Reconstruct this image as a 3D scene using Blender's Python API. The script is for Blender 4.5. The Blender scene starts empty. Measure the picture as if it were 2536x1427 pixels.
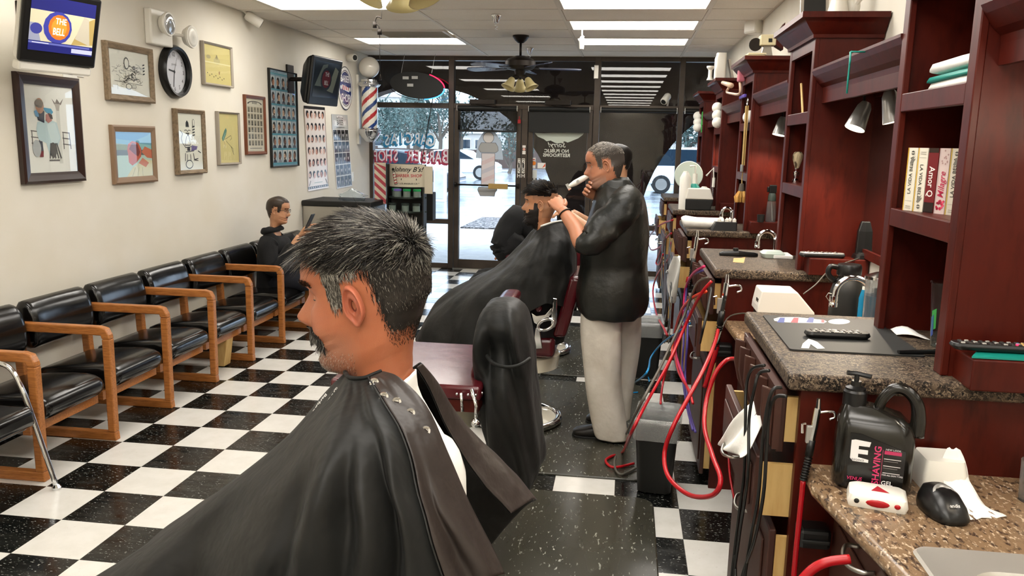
import bpy, math, random
import numpy as np
from mathutils import Vector, Matrix, noise
R0 = random.Random(7)
S = bpy.context.scene
COL = bpy.data.collections.new('scene'); S.collection.children.link(COL)

# ---------------------------------------------------------------- camera
FPX, YAW, PIT, ROL, CH = 2009.7, .135072, -.177013, .019826, 1.693
fw = Vector((-math.sin(YAW)*math.cos(PIT), math.cos(YAW)*math.cos(PIT), math.sin(PIT)))
r0 = Vector((math.cos(YAW), math.sin(YAW), 0)); u0 = r0.cross(fw)
CR = r0*math.cos(ROL)+u0*math.sin(ROL); CU = -r0*math.sin(ROL)+u0*math.cos(ROL)
cam = bpy.data.objects.new('camera', bpy.data.cameras.new('camera')); COL.objects.link(cam)
M3 = Matrix((CR, CU, -fw)).transposed()
cam.matrix_world = Matrix.Translation((0, 0, CH)) @ M3.to_4x4()
cam.data.sensor_width = 36; cam.data.lens = FPX*36/2536; cam.data.clip_start = .02; cam.data.clip_end = 400
S.camera = cam

# ---------------------------------------------------------------- light and exposure
S.view_settings.view_transform = 'Standard'; S.view_settings.look = 'None'
S.view_settings.exposure = 0.0; S.view_settings.gamma = 1; S.view_settings.use_curve_mapping = False
S.cycles.use_denoising = True; S.cycles.max_bounces = 7; S.cycles.diffuse_bounces = 4; S.cycles.glossy_bounces = 4
S.cycles.transparent_max_bounces = 12; S.cycles.sample_clamp_indirect = 6; S.cycles.caustics_reflective = False; S.cycles.caustics_refractive = False
W = bpy.data.worlds.new('sky'); S.world = W; W.use_nodes = True
wn = W.node_tree; bg = wn.nodes['Background']
_tc = wn.nodes.new('ShaderNodeTexCoord'); _nz = wn.nodes.new('ShaderNodeTexNoise'); _rp = wn.nodes.new('ShaderNodeValToRGB')
_nz.inputs['Scale'].default_value = 2.2; _nz.inputs['Detail'].default_value = 3
wn.links.new(_tc.outputs['Generated'], _nz.inputs['Vector']); wn.links.new(_nz.outputs['Fac'], _rp.inputs['Fac'])
_rp.color_ramp.elements[0].color = (.50, .71, 1, 1); _rp.color_ramp.elements[1].color = (.76, .88, 1, 1)
wn.links.new(_rp.outputs['Color'], bg.inputs['Color']); bg.inputs['Strength'].default_value = 8.0
LAMP = 13       # radiance of the ceiling diffusers
SPOT = 30

# ---------------------------------------------------------------- helpers
def ray(x, y): return fw + CR*((x-1268)/FPX) - CU*((y-713.5)/FPX)
def PY(x, y, v): d = ray(x, y); return Vector((0, 0, CH)) + d*(v/d.y)
def PX(x, y, v): d = ray(x, y); return Vector((0, 0, CH)) + d*(v/d.x)
def PZ(x, y, v): d = ray(x, y); return Vector((0, 0, CH)) + d*((v-CH)/d.z)
def PR(p):
    d = Vector(p)-Vector((0, 0, CH)); z = d.dot(fw)
    return (1268+FPX*d.dot(CR)/z, 713.5-FPX*d.dot(CU)/z, z) if z > .01 else (-9e9, -9e9, z)
def hx(s):
    s = s.lstrip('#'); s = s if len(s) == 6 else ''.join(c*2 for c in s); v = [int(s[i:i+2], 16)/255 for i in (0, 2, 4)]
    return tuple(c/12.92 if c <= .04045 else ((c+.055)/1.055)**2.4 for c in v)
def C4(c): return (hx(c) if isinstance(c, str) else tuple(c))+(1,)

MATS = {}
def mat(name, col=(.5, .5, .5), rough=.5, metal=0, tex=None, bump=None, coat=0, emis=0, alpha=None, attr=False, sheen=0, spec=.5, trans=0, ecol=None, stretch=(1, 1, 1), obj=False, sss=0, ior=1.45, rvar=None):
    m = bpy.data.materials.new(name); m.use_nodes = True; MATS[name] = m
    nt = m.node_tree; N = nt.nodes; L = nt.links; b = N['Principled BSDF']
    b.inputs['Base Color'].default_value = C4(col); b.inputs['Roughness'].default_value = rough; b.inputs['Metallic'].default_value = metal
    b.inputs['Specular IOR Level'].default_value = spec; b.inputs['IOR'].default_value = ior
    if coat: b.inputs['Coat Weight'].default_value = coat; b.inputs['Coat Roughness'].default_value = .12
    if sheen: b.inputs['Sheen Weight'].default_value = sheen
    if trans: b.inputs['Transmission Weight'].default_value = trans
    if sss: b.inputs['Subsurface Weight'].default_value = sss; b.inputs['Subsurface Radius'].default_value = (.012, .004, .002); b.inputs['Subsurface Scale'].default_value = 1
    if alpha is not None: b.inputs['Alpha'].default_value = alpha
    if emis:
        b.inputs['Emission Color'].default_value = C4(ecol or col); b.inputs['Emission Strength'].default_value = emis
    vec = None
    def V():
        nonlocal vec
        if vec is None:
            if obj: g = N.new('ShaderNodeTexCoord'); o = g.outputs['Object']
            else: g = N.new('ShaderNodeNewGeometry'); o = g.outputs['Position']
            mp = N.new('ShaderNodeMapping'); mp.inputs['Scale'].default_value = stretch
            L.new(o, mp.inputs['Vector']); vec = mp.outputs[0]
        return vec
    base = None
    if attr:
        a = N.new('ShaderNodeAttribute'); a.attribute_name = 'Col'; base = a.outputs['Color']
        L.new(base, b.inputs['Base Color'])
        if emis: L.new(base, b.inputs['Emission Color'])
    for t in (tex or []):
        kind, scale, detail, c2, lo, hi = t[:6]
        if kind == 'noise': n = N.new('ShaderNodeTexNoise'); n.inputs['Scale'].default_value = scale; n.inputs['Detail'].default_value = detail; n.inputs['Roughness'].default_value = .6; o = n.outputs['Fac']
        elif kind == 'vor': n = N.new('ShaderNodeTexVoronoi'); n.inputs['Scale'].default_value = scale; n.inputs['Randomness'].default_value = 1; sp = N.new('ShaderNodeSeparateColor'); L.new(n.outputs['Color'], sp.inputs[0]); o = sp.outputs[0]
        elif kind == 'wave': n = N.new('ShaderNodeTexWave'); n.inputs['Scale'].default_value = scale; n.inputs['Distortion'].default_value = 6; n.inputs['Detail'].default_value = detail; o = n.outputs['Fac']
        L.new(V(), n.inputs['Vector'])
        if kind == 'vor' and len(t) > 6:
            n2 = N.new('ShaderNodeTexNoise'); n2.inputs['Scale'].default_value = t[6]; L.new(V(), n2.inputs['Vector'])
            ad = N.new('ShaderNodeVectorMath'); ad.operation = 'MULTIPLY_ADD'; L.new(n2.outputs['Color'], ad.inputs[0]); ad.inputs[1].default_value = (.05,)*3; L.new(V(), ad.inputs[2]); L.new(ad.outputs[0], n.inputs['Vector'])
        mr = N.new('ShaderNodeMapRange'); mr.inputs['From Min'].default_value = lo; mr.inputs['From Max'].default_value = hi; L.new(o, mr.inputs['Value'])
        mx = N.new('ShaderNodeMix'); mx.data_type = 'RGBA'; L.new(mr.outputs[0], mx.inputs['Factor'])
        if base: L.new(base, mx.inputs['A'])
        else: mx.inputs['A'].default_value = C4(col)
        mx.inputs['B'].default_value = C4(c2); base = mx.outputs['Result']; L.new(base, b.inputs['Base Color'])
    if bump:
        n = N.new('ShaderNodeTexNoise'); n.inputs['Scale'].default_value = bump[0]; n.inputs['Detail'].default_value = 3; L.new(V(), n.inputs['Vector'])
        bp = N.new('ShaderNodeBump'); bp.inputs['Strength'].default_value = bump[1]; bp.inputs['Distance'].default_value = bump[2] if len(bump) > 2 else .002
        L.new(n.outputs['Fac'], bp.inputs['Height']); L.new(bp.outputs[0], b.inputs['Normal'])
    if rvar:
        n = N.new('ShaderNodeTexNoise'); n.inputs['Scale'].default_value = rvar[0]; n.inputs['Detail'].default_value = 4; L.new(V(), n.inputs['Vector'])
        mr = N.new('ShaderNodeMapRange'); mr.inputs['To Min'].default_value = rvar[1]; mr.inputs['To Max'].default_value = rvar[2]; mr.inputs['From Min'].default_value = .3; mr.inputs['From Max'].default_value = .7
        L.new(n.outputs['Fac'], mr.inputs['Value']); L.new(mr.outputs[0], b.inputs['Roughness'])
    return m
def glassy(name, tint=(1, 1, 1), rough=.0, refl=1.0, ior=1.5):      # thin sheet: sees through, mirrors a little
    m = bpy.data.materials.new(name); m.use_nodes = True; MATS[name] = m
    nt = m.node_tree; N = nt.nodes; L = nt.links; N.clear()
    o = N.new('ShaderNodeOutputMaterial'); t = N.new('ShaderNodeBsdfTransparent'); g = N.new('ShaderNodeBsdfGlossy'); x = N.new('ShaderNodeMixShader')
    t.inputs['Color'].default_value = C4(tint); g.inputs['Roughness'].default_value = rough; g.inputs['Color'].default_value = (refl, refl, refl, 1)
    f = N.new('ShaderNodeFresnel'); f.inputs['IOR'].default_value = ior
    gm = N.new('ShaderNodeNewGeometry'); iv = N.new('ShaderNodeMath'); iv.operation = 'SUBTRACT'; iv.inputs[0].default_value = 1; L.new(gm.outputs['Backfacing'], iv.inputs[1]); mu = N.new('ShaderNodeMath'); mu.operation = 'MULTIPLY'; L.new(f.outputs[0], mu.inputs[0]); L.new(iv.outputs[0], mu.inputs[1])
    L.new(mu.outputs[0], x.inputs['Fac']); L.new(t.outputs[0], x.inputs[1]); L.new(g.outputs[0], x.inputs[2]); L.new(x.outputs[0], o.inputs['Surface'])
    return m

class MB:
    def __init__(s): s.v = []; s.f = []; s.c = []; s.T = Matrix.Identity(4)
    def add(s, vs, fs, col=None):
        k = len(s.v); T = s.T
        s.v.extend([tuple(T @ Vector(p)) for p in vs]); s.f.extend([tuple(i+k for i in f) for f in fs]); s.c.extend([col]*len(fs)); return s
    def box(s, x0, x1, y0, y1, z0, z1, col=None):
        v = [(x, y, z) for z in (z0, z1) for y in (y0, y1) for x in (x0, x1)]
        return s.add(v, [(0, 2, 3, 1), (4, 5, 7, 6), (0, 1, 5, 4), (2, 6, 7, 3), (0, 4, 6, 2), (1, 3, 7, 5)], col)
    def loft(s, rings, cap=True, closed=True, col=None):
        n = len(rings[0]); v = [p for r in rings for p in r]; f = []
        for i in range(len(rings)-1):
            for j in range(n if closed else n-1):
                k = (j+1) % n; f.append((i*n+j, i*n+k, (i+1)*n+k, (i+1)*n+j))
        if cap and closed: f.append(tuple(range(n))[::-1]); f.append(tuple(range((len(rings)-1)*n, len(rings)*n)))
        return s.add(v, f, col)
    def tube(s, pts, r, n=8, col=None, cap=True, closed=False, sub=0, flat=None):
        pts = [Vector(p) for p in pts]
        if sub: pts, r = spline(pts, sub, r)
        N = len(pts); rr = r if isinstance(r, (list, tuple)) else [r]*N
        rings = []; up = None
        for i, p in enumerate(pts):
            a = pts[(i-1) % N] if (closed or i) else p; b = pts[(i+1) % N] if (closed or i < N-1) else p
            t = (b-a); t = t.normalized() if t.length > 1e-9 else Vector((0, 0, 1))
            if up is None: up = Vector((0, 0, 1)) if abs(t.z) < .9 else Vector((0, 1, 0))
            u = (up - t*up.dot(t)).normalized(); w = t.cross(u); up = u
            fl = flat or 1
            rings.append([p+(u*math.cos(k*2*math.pi/n)*fl+w*math.sin(k*2*math.pi/n))*rr[i] for k in range(n)])
        if closed: rings.append(rings[0])
        return s.loft(rings, cap and not closed, True, col)
    def lathe(s, prof, c=(0, 0, 0), n=24, axis='z', col=None, cap=True, sx=1, sy=1):
        rings = []
        for r, h in prof:
            g = []
            for k in range(n):
                a = k*2*math.pi/n; x, y = r*math.cos(a)*sx, r*math.sin(a)*sy
                g.append(Vector(c)+Vector((x, y, h) if axis == 'z' else (h, x, y) if axis == 'x' else (y, h, x)))
            rings.append(g)
        return s.loft(rings, cap, True, col)
    def prism(s, pts, d, col=None):      # pts: 3-D outline, d: extrusion vector
        n = len(pts); d = Vector(d); v = [Vector(p) for p in pts]; v += [p+d for p in v]
        return s.add(v, [tuple(range(n))[::-1], tuple(range(n, 2*n))]+[(i, (i+1) % n, (i+1) % n+n, i+n) for i in range(n)], col)
    def ell(s, c, r, n=16, m=10, col=None):
        if not hasattr(r, '__len__'): r = (r, r, r)
        c = Vector(c); rings = []
        for i in range(m+1):
            t = math.pi*i/m; rings.append([c+Vector((r[0]*math.sin(t)*math.cos(a*2*math.pi/n), r[1]*math.sin(t)*math.sin(a*2*math.pi/n), -r[2]*math.cos(t))) for a in range(n)])
        return s.loft(rings, False, True, col)
    def grid(s, rows, col=None, dbl=0):
        n = len(rows[0]); v = [p for r in rows for p in r]
        return s.add(v, [(i*n+j, i*n+j+1, (i+1)*n+j+1, (i+1)*n+j) for i in range(len(rows)-1) for j in range(n-1)], col)
    def join(s, o): k = len(s.v); s.v += o.v; s.f += [tuple(i+k for i in f) for f in o.f]; s.c += o.c; return s

def spline(pts, sub, r=None):
    out = []; rr = []; n = len(pts)
    for i in range(n-1):
        a, b, c, d = pts[max(i-1, 0)], pts[i], pts[i+1], pts[min(i+2, n-1)]
        for k in range(sub):
            t = k/sub; out.append(.5*((2*b)+(c-a)*t+(2*a-5*b+4*c-d)*t*t+(3*b-a-3*c+d)*t**3))
            if isinstance(r, (list, tuple)): rr.append(r[i]*(1-t)+r[i+1]*t)
    out.append(pts[-1])
    if isinstance(r, (list, tuple)): rr.append(r[-1])
    return out, (rr if isinstance(r, (list, tuple)) else r)
def wm(o):
    return (wm(o.parent) @ o.matrix_parent_inverse @ o.matrix_basis) if o.parent else o.matrix_basis.copy()
def obj(name, mb, m, parent=None, smooth=False, bev=0, kind=None, label=None, cat=None, group=None, sub=0, solid=0, seg=2, ang=35):
    vs, fs = mb.v, mb.f
    off = Vector((0, 0, 0))
    if parent is None and kind != 'structure' and vs:
        a = np.array(vs); off = Vector((float((a[:, 0].min()+a[:, 0].max())/2), float((a[:, 1].min()+a[:, 1].max())/2), float(a[:, 2].min())))
        vs = [tuple(p) for p in (a-np.array(off))]
    me = bpy.data.meshes.new(name); me.from_pydata([tuple(p) for p in vs], [], fs)
    if any(c is not None for c in mb.c):
        at = me.attributes.new('Col', 'FLOAT_COLOR', 'FACE'); at.data.foreach_set('color', [x for c in mb.c for x in C4(c or (.5, .5, .5))])
    me.materials.append(MATS[m] if isinstance(m, str) else m)
    if smooth: me.polygons.foreach_set('use_smooth', [True]*len(me.polygons))
    me.update(); o = bpy.data.objects.new(name, me); COL.objects.link(o); o.location = off
    if smooth == 'a':
        try: me.set_sharp_from_angle(angle=math.radians(ang))
        except Exception: pass
    if parent: o.parent = parent; o.matrix_parent_inverse = wm(parent).inverted()
    if solid: md = o.modifiers.new('s', 'SOLIDIFY'); md.thickness = solid; md.offset = 0
    if bev: md = o.modifiers.new('b', 'BEVEL'); md.width = bev; md.segments = seg; md.limit_method = 'ANGLE'; md.angle_limit = .6; md.harden_normals = False
    if sub: md = o.modifiers.new('u', 'SUBSURF'); md.levels = sub; md.render_levels = sub
    if kind: o['kind'] = kind
    if label: o['label'] = label
    if cat: o['category'] = cat
    if group: o['group'] = group
    return o
def thing(name, label, cat, loc=(0, 0, 0), group=None, rz=0):
    o = bpy.data.objects.new(name, None); COL.objects.link(o); o.location = loc; o.rotation_euler = (0, 0, rz); o.empty_display_size = .1
    o['label'] = label; o['category'] = cat
    if group: o['group'] = group
    return o
def kids(o): return [c for c in COL.objects if c.parent == o]
def dup(o, loc=None, label=None, rz=None, parent=None):
    c = o.copy(); COL.objects.link(c)
    if parent is not None: c.parent = parent
    if loc is not None: c.location = loc
    if rz is not None: c.rotation_euler.z = rz
    if label: c['label'] = label
    for k in kids(o): dup(k, parent=c)
    return c
def frame(o, x, y, z): return Matrix(((x[0], y[0], z[0], o[0]), (x[1], y[1], z[1], o[1]), (x[2], y[2], z[2], o[2]), (0, 0, 0, 1)))
_tc = {}
def textgeo(s, bold=0, space=1):
    k = (s, bold, space)
    if k not in _tc:
        cu = bpy.data.curves.new('t', 'FONT'); cu.body = s; cu.size = 1; cu.resolution_u = 2; cu.offset = bold; cu.space_character = space
        o = bpy.data.objects.new('t', cu); COL.objects.link(o); me = bpy.data.meshes.new_from_object(o)
        v = [(p.co.x, p.co.y) for p in me.vertices]; f = [tuple(p.vertices) for p in me.polygons]
        bpy.data.objects.remove(o); bpy.data.curves.remove(cu); bpy.data.meshes.remove(me); _tc[k] = (v, f)
    return _tc[k]
class Print:                               # flat print: coloured shapes on a sheet, units are metres along u and v
    def __init__(s): s.v = []; s.f = []; s.c = []; s.l = 0
    def _a(s, pts, fs, col):
        k = len(s.v); s.v += [(x, y, s.l) for x, y in pts]; s.f += [tuple(i+k for i in f) for f in fs]; s.c += [col]*len(fs)
    def poly(s, pts, col, up=1): s.l += up; s._a(pts, [tuple(range(len(pts)))], col); return s
    def rect(s, x0, y0, x1, y1, col, up=1): return s.poly([(x0, y0), (x1, y0), (x1, y1), (x0, y1)], col, up)
    def ell(s, cx, cy, rx, ry, col, n=14, up=1, a0=0, a1=2*math.pi): return s.poly([(cx+rx*math.cos(a0+(a1-a0)*k/n), cy+ry*math.sin(a0+(a1-a0)*k/n)) for k in range(n if a1-a0 > 6.2 else n+1)], col, up)
    def line(s, pts, w, col, up=1):
        s.l += up
        for (x0, y0), (x1, y1) in zip(pts, pts[1:]):
            L = math.hypot(x1-x0, y1-y0) or 1; a, b = -(y1-y0)/L*w/2, (x1-x0)/L*w/2
            s._a([(x0+a, y0+b), (x0-a, y0-b), (x1-a, y1-b), (x1+a, y1+b)], [(0, 1, 2, 3)], col)
        return s
    def text(s, t, x, y, size, col, align=0, shear=0, bold=0, mirror=False, rot=0, sx=1, arc=0, space=1):
        s.l += 1; v, f = textgeo(t, bold, space)
        if not v: return s
        x0, x1 = min(p[0] for p in v), max(p[0] for p in v); w = (x1-x0)
        out = []
        for px, py in v:
            px = (px-x0-w*align)*sx; px += py*shear; py += arc*(px/(w*sx))**2
            if mirror: px = -px
            px, py = px*size, py*size
            out.append((x+px*math.cos(rot)-py*math.sin(rot), y+px*math.sin(rot)+py*math.cos(rot)))
        s._a(out, f, col); return s
    def build(s, name, o, u, v, m='print', parent=None, dz=.00012, **k):
        o, u, v = Vector(o), Vector(u).normalized(), Vector(v).normalized(); n = u.cross(v)
        mb = MB(); mb.v = [tuple(o+u*x+v*y+n*(z*dz)) for x, y, z in s.v]; mb.f = s.f; mb.c = s.c
        return obj(name, mb, m, parent, **k)
sm = lambda a, b, x: (lambda t: t*t*(3-2*t))(min(1, max(0, (x-a)/(b-a))))
def lerp(tab, z):
    if z <= tab[0][0]: return tab[0][1:]
    for a, b in zip(tab, tab[1:]):
        if z <= b[0]:
            t = (z-a[0])/(b[0]-a[0]); return [p*(1-t)+q*t for p, q in zip(a[1:], b[1:])]
    return tab[-1][1:]

# ---------------------------------------------------------------- materials
mat('wall', '#e4dfd3', .85, tex=[('noise', 1.3, 3, '#dcd5c4', .35, .7)], bump=(180, .15, .001))
mat('ceiling_tile', '#f1eadf', .95, tex=[('noise', 160, 2, '#d9d0c2', .55, .75), ('noise', 1.2, 2, '#ebe2d4', .4, .7)], bump=(300, .5, .002))
mat('grid', '#ded6c8', .5)
mat('tile_white', '#dcdad4', .22, tex=[('noise', 9, 5, '#d0cec6', .4, .8), ('noise', 60, 2, '#c6c3ba', .68, .76)], bump=(14, .05, .002), rvar=(7, .18, .24))
mat('tile_black', '#0f100f', .16, tex=[('noise', 50, 2, '#b5b7af', .64, .68), ('noise', 3, 4, '#1e1f1c', .45, .8)], stretch=(1, 3.2, 1), bump=(12, .08, .002), rvar=(6, .10, .3))
mat('mat_vinyl', '#34332b', .22, tex=[('noise', 34, 3, '#a5a79c', .635, .68), ('noise', 3, 3, '#3c3a31', .3, .9)], stretch=(2.2, .75, 1), bump=(9, .12, .003), rvar=(2, .2, .32))
mat('subfloor', '#555148', .9)
mat('red_wood', '#42110a', .38, tex=[('noise', 6, 5, '#551a0f', .4, .75), ('noise', 28, 3, '#300a05', .5, .8)], stretch=(1, 1, .25), spec=.25, bump=(90, .06, .001))
mat('granite', '#3c3129', .5, tex=[('vor', 210, 0, '#7a6b59', .62, .66, 60), ('vor', 150, 0, '#171310', .70, .72, 50), ('noise', 45, 4, '#5c4e40', .5, .68)], spec=.22)
mat('laminate', '#82694f', .3, tex=[('noise', 75, 4, '#3c2d24', .52, .62), ('noise', 110, 3, '#c7b196', .56, .66)], stretch=(1, .5, 1), coat=.2)
mat('bronze_frame', '#4a4037', .4, metal=.35, tex=[('noise', 3, 3, '#3b332c', .4, .7)])
mat('oak', '#b4733a', .4, tex=[('noise', 14, 5, '#8d5325', .42, .7)], stretch=(1, 8, 8), coat=.15, obj=True)
mat('ply', '#d0ae6f', .55, tex=[('noise', 9, 4, '#b98f50', .4, .75)], stretch=(3, 3, .5))
mat('black_vinyl', '#0d0c0b', .2, bump=(5, .12, .02), rvar=(4, .16, .27), obj=True, coat=.2)
mat('maroon_vinyl', '#4d1018', .22, bump=(12, .3, .006), coat=.4)
mat('chrome', '#d9dadb', .09, metal=1)
mat('steel', '#b9b6ae', .32, metal=1)
mat('dark_metal', '#2b2622', .4, metal=.7)
mat('black_plastic', '#101010', .32)
mat('soft_black', '#151513', .55)
mat('white_plastic', '#e9e6dc', .35)
mat('porcelain', '#e4ddc9', .12, coat=.6)
mat('print', attr=True, rough=.5)
mat('gloss_print', attr=True, rough=.12)
mat('screen', attr=True, rough=.2, emis=.48)
mat('screen_dim', attr=True, rough=.12, emis=.12)
mat('skin', attr=True, rough=.42, bump=(420, .25, .0012), sss=.12, tex=None)
mat('hair', attr=True, rough=.42, spec=.35)
mat('cape', '#171817', .5, spec=.2, sheen=.02, bump=(13, .5, .014), tex=[('noise', 3, 3, '#1f1e1c', .4, .75)])
mat('cape_brown', '#2c2623', .4, spec=.35, bump=(22, .45, .01), tex=[('noise', 5, 3, '#362e2a', .4, .75)])
mat('jacket', '#121412', .4, spec=.38, bump=(26, .4, .008), tex=[('noise', 4, 3, '#262520', .4, .75)])
mat('hoodie', '#0a0b0d', .9, sheen=.03, bump=(60, .4, .003))
mat('white_cloth', '#f1efe9', .9, bump=(24, .5, .008))
mat('khaki', '#d3ccc0', .8, bump=(18, .5, .012), tex=[('noise', 6, 3, '#c3bbad', .4, .7)])
mat('shoe_leather', '#15120f', .38)
mat('globe_glass', '#f2ece0', .08, coat=.6)
mat('amber_glass', '#cfc08a', .3, trans=.15)
mat('clear_plastic', '#e8eef0', .05, trans=.9, alpha=.6)
mat('blue_gel', '#1489b8', .12, trans=.35)
mat('teal', '#17877a', .4)
mat('red_rubber', '#a80f1a', .28)
mat('gray_rubber', '#57534b', .4)
mat('black_rubber', '#121110', .35)
mat('blue_rubber', '#1682bd', .3)
mat('purple_rubber', '#4d3f86', .35)
mat('magenta_rubber', '#c0205c', .3)
mat('orange_rubber', '#e0401c', .3)
mat('weathered', '#8d7a62', .7, tex=[('noise', 12, 5, '#6b5a46', .42, .7)], stretch=(6, 1, 4), bump=(60, .4, .003))
mat('silver_frame', '#a9a196', .4, metal=.4)
mat('dark_frame', '#2b1710', .28, coat=.5)
mat('brown_frame', '#6d3a20', .4, coat=.2)
mat('taupe_frame', '#8a7058', .5)
mat('bristle', '#d2a256', .7, bump=(200, .6, .003))
mat('tan_strap', '#a98a4e', .6)
mat('sponge', '#e9e3d2', .9)
mat('diffuser', '#fff6e6', .4, emis=LAMP, ecol='#fffaf2')
mat('bulb', '#fff0d8', .4, emis=SPOT, ecol='#ffe6c4')
mat('neon_red', '#ff2244', .4, emis=4); mat('neon_blue', '#3a8cff', .4, emis=4)
mat('concrete', '#cfcdc9', .55, tex=[('noise', 5, 5, '#b5b3af', .4, .75)])
mat('asphalt', '#8f969c', .18, tex=[('noise', .8, 5, '#50565c', .42, .62)], bump=(1.5, .3, .02), stretch=(.5, 2, 1))
mat('stucco', '#46362d', .9, tex=[('noise', 3, 4, '#3a2c25', .4, .75)], bump=(60, .4, .004))
mat('gravel', '#6a6462', .9, tex=[('vor', 22, 0, '#3d3a3a', .5, .6), ('vor', 30, 0, '#a7a09c', .78, .8)])
mat('leaf', '#5a6c66', .8, tex=[('noise', 4, 4, '#3a4d48', .4, .7)], obj=False)
mat('bark', '#5a5148', .9)
mat('car_white', '#e6ebf0', .15, coat=.6); mat('car_dark', '#28333f', .12, coat=.7); mat('car_glass', '#20303c', .05, coat=.5)
mat('building', '#b9b4ac', .8, tex=[('noise', .6, 3, '#a39c93', .4, .7)])
mat('building_dark', '#5c4238', .8)
mat('fence', '#54443e', .8)
mat('mirror', '#d4d4d2', .02, metal=1)
glassy('pane', (.80, .80, .80), refl=.95, ior=1.55)
glassy('film', (.28, .27, .26), refl=.5)
glassy('thin_glass', (.97, .98, .98), refl=1)
mat('bag', '#c9ccca', .25, alpha=.38, coat=.5)
glassy('frost', (.9, .95, .97), rough=.3)
mat('fan_blade', '#2c3348', .25, tex=[('noise', 8, 3, '#3a4460', .4, .7)])
mat('header_cream', '#cfc5af', .5)
mat('shelf_green', '#26302b', .35)
mat('jar_glass', '#6c7a72', .15, coat=.4); mat('lid_green', '#128a4c', .35); mat('lid_violet', '#6a5fa8', .35)
mat('front_wood', '#43261d', .42, tex=[('noise', 8, 4, '#3a1f19', .4, .75)], stretch=(1, 1, .3))
mat('sink_steel', '#cfccc4', .42, metal=.8)
mat('mat_black', '#232322', .6)
mat('silver_plastic', '#a8a6a2', .3, metal=.5)
mat('button_light', '#b4b1aa', .4); mat('button_dark', '#3b3a39', .4)
mat('jug_plastic', '#15130f', .22, bump=(14, .12, .006), coat=.2)
mat('brush_hair', '#cbb894', .85, tex=[('noise', 60, 2, '#5a4a38', .5, .6)], stretch=(1, 1, .2))
mat('pale_green', '#c3cfc3', .4); mat('green_plastic', '#3fae4a', .4); mat('tan_plastic', '#c8a990', .4); mat('pink_plastic', '#c06a78', .4); mat('violet_plastic', '#5a45a0', .4); mat('cream_plastic', '#d8cca6', .45)
mat('jeans', '#1b1d26', .85, bump=(60, .4, .003))
# ---------------------------------------------------------------- room shell
XL, XR, YF, YB, ZC = -3.42, 1.13, 10.73, -4.2, 2.79
fl = obj('floor', MB().box(XL-.1, XR+.1, YB, YF+.06, -.1, -.0025), 'subfloor', kind='structure')
T = .3048; tx, ty = -2.729, 3.074
cells = []
for i in range(-3, 14):
    for j in range(-24, 26):
        x0, x1, y0, y1 = tx+i*T, tx+(i+1)*T, ty+j*T, ty+(j+1)*T
        x0c, x1c, y0c, y1c = max(x0, XL), min(x1, XR), max(y0, YB), min(y1, YF-.05)
        if x1c-x0c < .03 or y1c-y0c < .03: continue
        full = (x1c-x0c) > T-.001 and (y1c-y0c) > T-.001
        px, py, dz = PR(((x0+x1)/2, (y0+y1)/2, 0)); vis = dz > .3 and -150 < px < 2650 and py < 1600 and not (x0 > .5) and not (px > 300 and py > 1200 and px < 1150)
        cells.append((dz if vis else 1e3+dz*dz, i, j, x0c, x1c, y0c, y1c, full, vis))
cells.sort(key=lambda c: c[0])
g = .0007
tm = {}
def tile_mesh(w, h, m):
    k = (round(w, 3), round(h, 3), m)
    if k not in tm:
        o = obj('tile', MB().box(g, w-g, g, h-g, -.0025, 0), m, fl); tm[k] = o.data; COL.objects.unlink(o); bpy.data.objects.remove(o)
    return tm[k]
rest = {'tile_white': MB(), 'tile_black': MB()}
for n, (d, i, j, x0, x1, y0, y1, full, vis) in enumerate(cells):
    m = 'tile_white' if (i+j) % 2 == 0 else 'tile_black'
    if n < 300 and vis:
        o = bpy.data.objects.new('floor_tile', tile_mesh(x1-x0, y1-y0, m)); COL.objects.link(o); o.parent = fl; o.location = (x0, y0, 0)
    else: rest[m].box(x0+g, x1-g, y0+g, y1-g, -.0025, 0)
for m, mb in rest.items(): obj('floor_tiles', mb, m, fl, kind='stuff')
obj('wall_left', MB().box(XL-.12, XL, YB, YF+.1, 0, ZC+.1), 'wall', kind='structure')
obj('wall_right', MB().box(XR, XR+.12, YB, YF+.1, 0, ZC+.1), 'wall', kind='structure')
obj('wall_back', MB().box(XL, XR, YB-.1, YB, 0, ZC+.1), 'wall', kind='structure')
obj('baseboard_left', MB().box(XL, XL+.012, YB, YF-.05, 0, .1), 'soft_black', kind='structure', bev=.004)
ce = obj('ceiling', MB().box(XL-.1, XR+.1, YB, YF+.06, ZC+.06, ZC+.16), 'wall', kind='structure')
gx = [-3.04, -1.82, -.60, .62]; xs = [XL]+gx+[XR]
ys = []
y = 9.44+.61*2
while y > YB: ys.append(y); y -= .61
ys = [YF]+ys+[YB]
fix = {}
for k in range(12):
    fix[(3, 9.44-1.22*k)] = 1
for k in range(6): fix[(1, 9.44-2.44*k)] = 1
bars = MB()
for x in gx: bars.box(x-.012, x+.012, YB, YF-.05, ZC-.004, ZC+.02)
for y in ys[1:-1]: bars.box(XL, XR, y-.012, y+.012, ZC-.003, ZC+.02)
bars.box(XL, XL+.02, YB, YF-.05, ZC-.003, ZC+.02).box(XR-.02, XR, YB, YF-.05, ZC-.003, ZC+.02)
obj('grid_bar', bars, 'grid', ce)
lamp0 = None; nl = 0
far = MB(); names = {}
vent_cell = None
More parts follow.
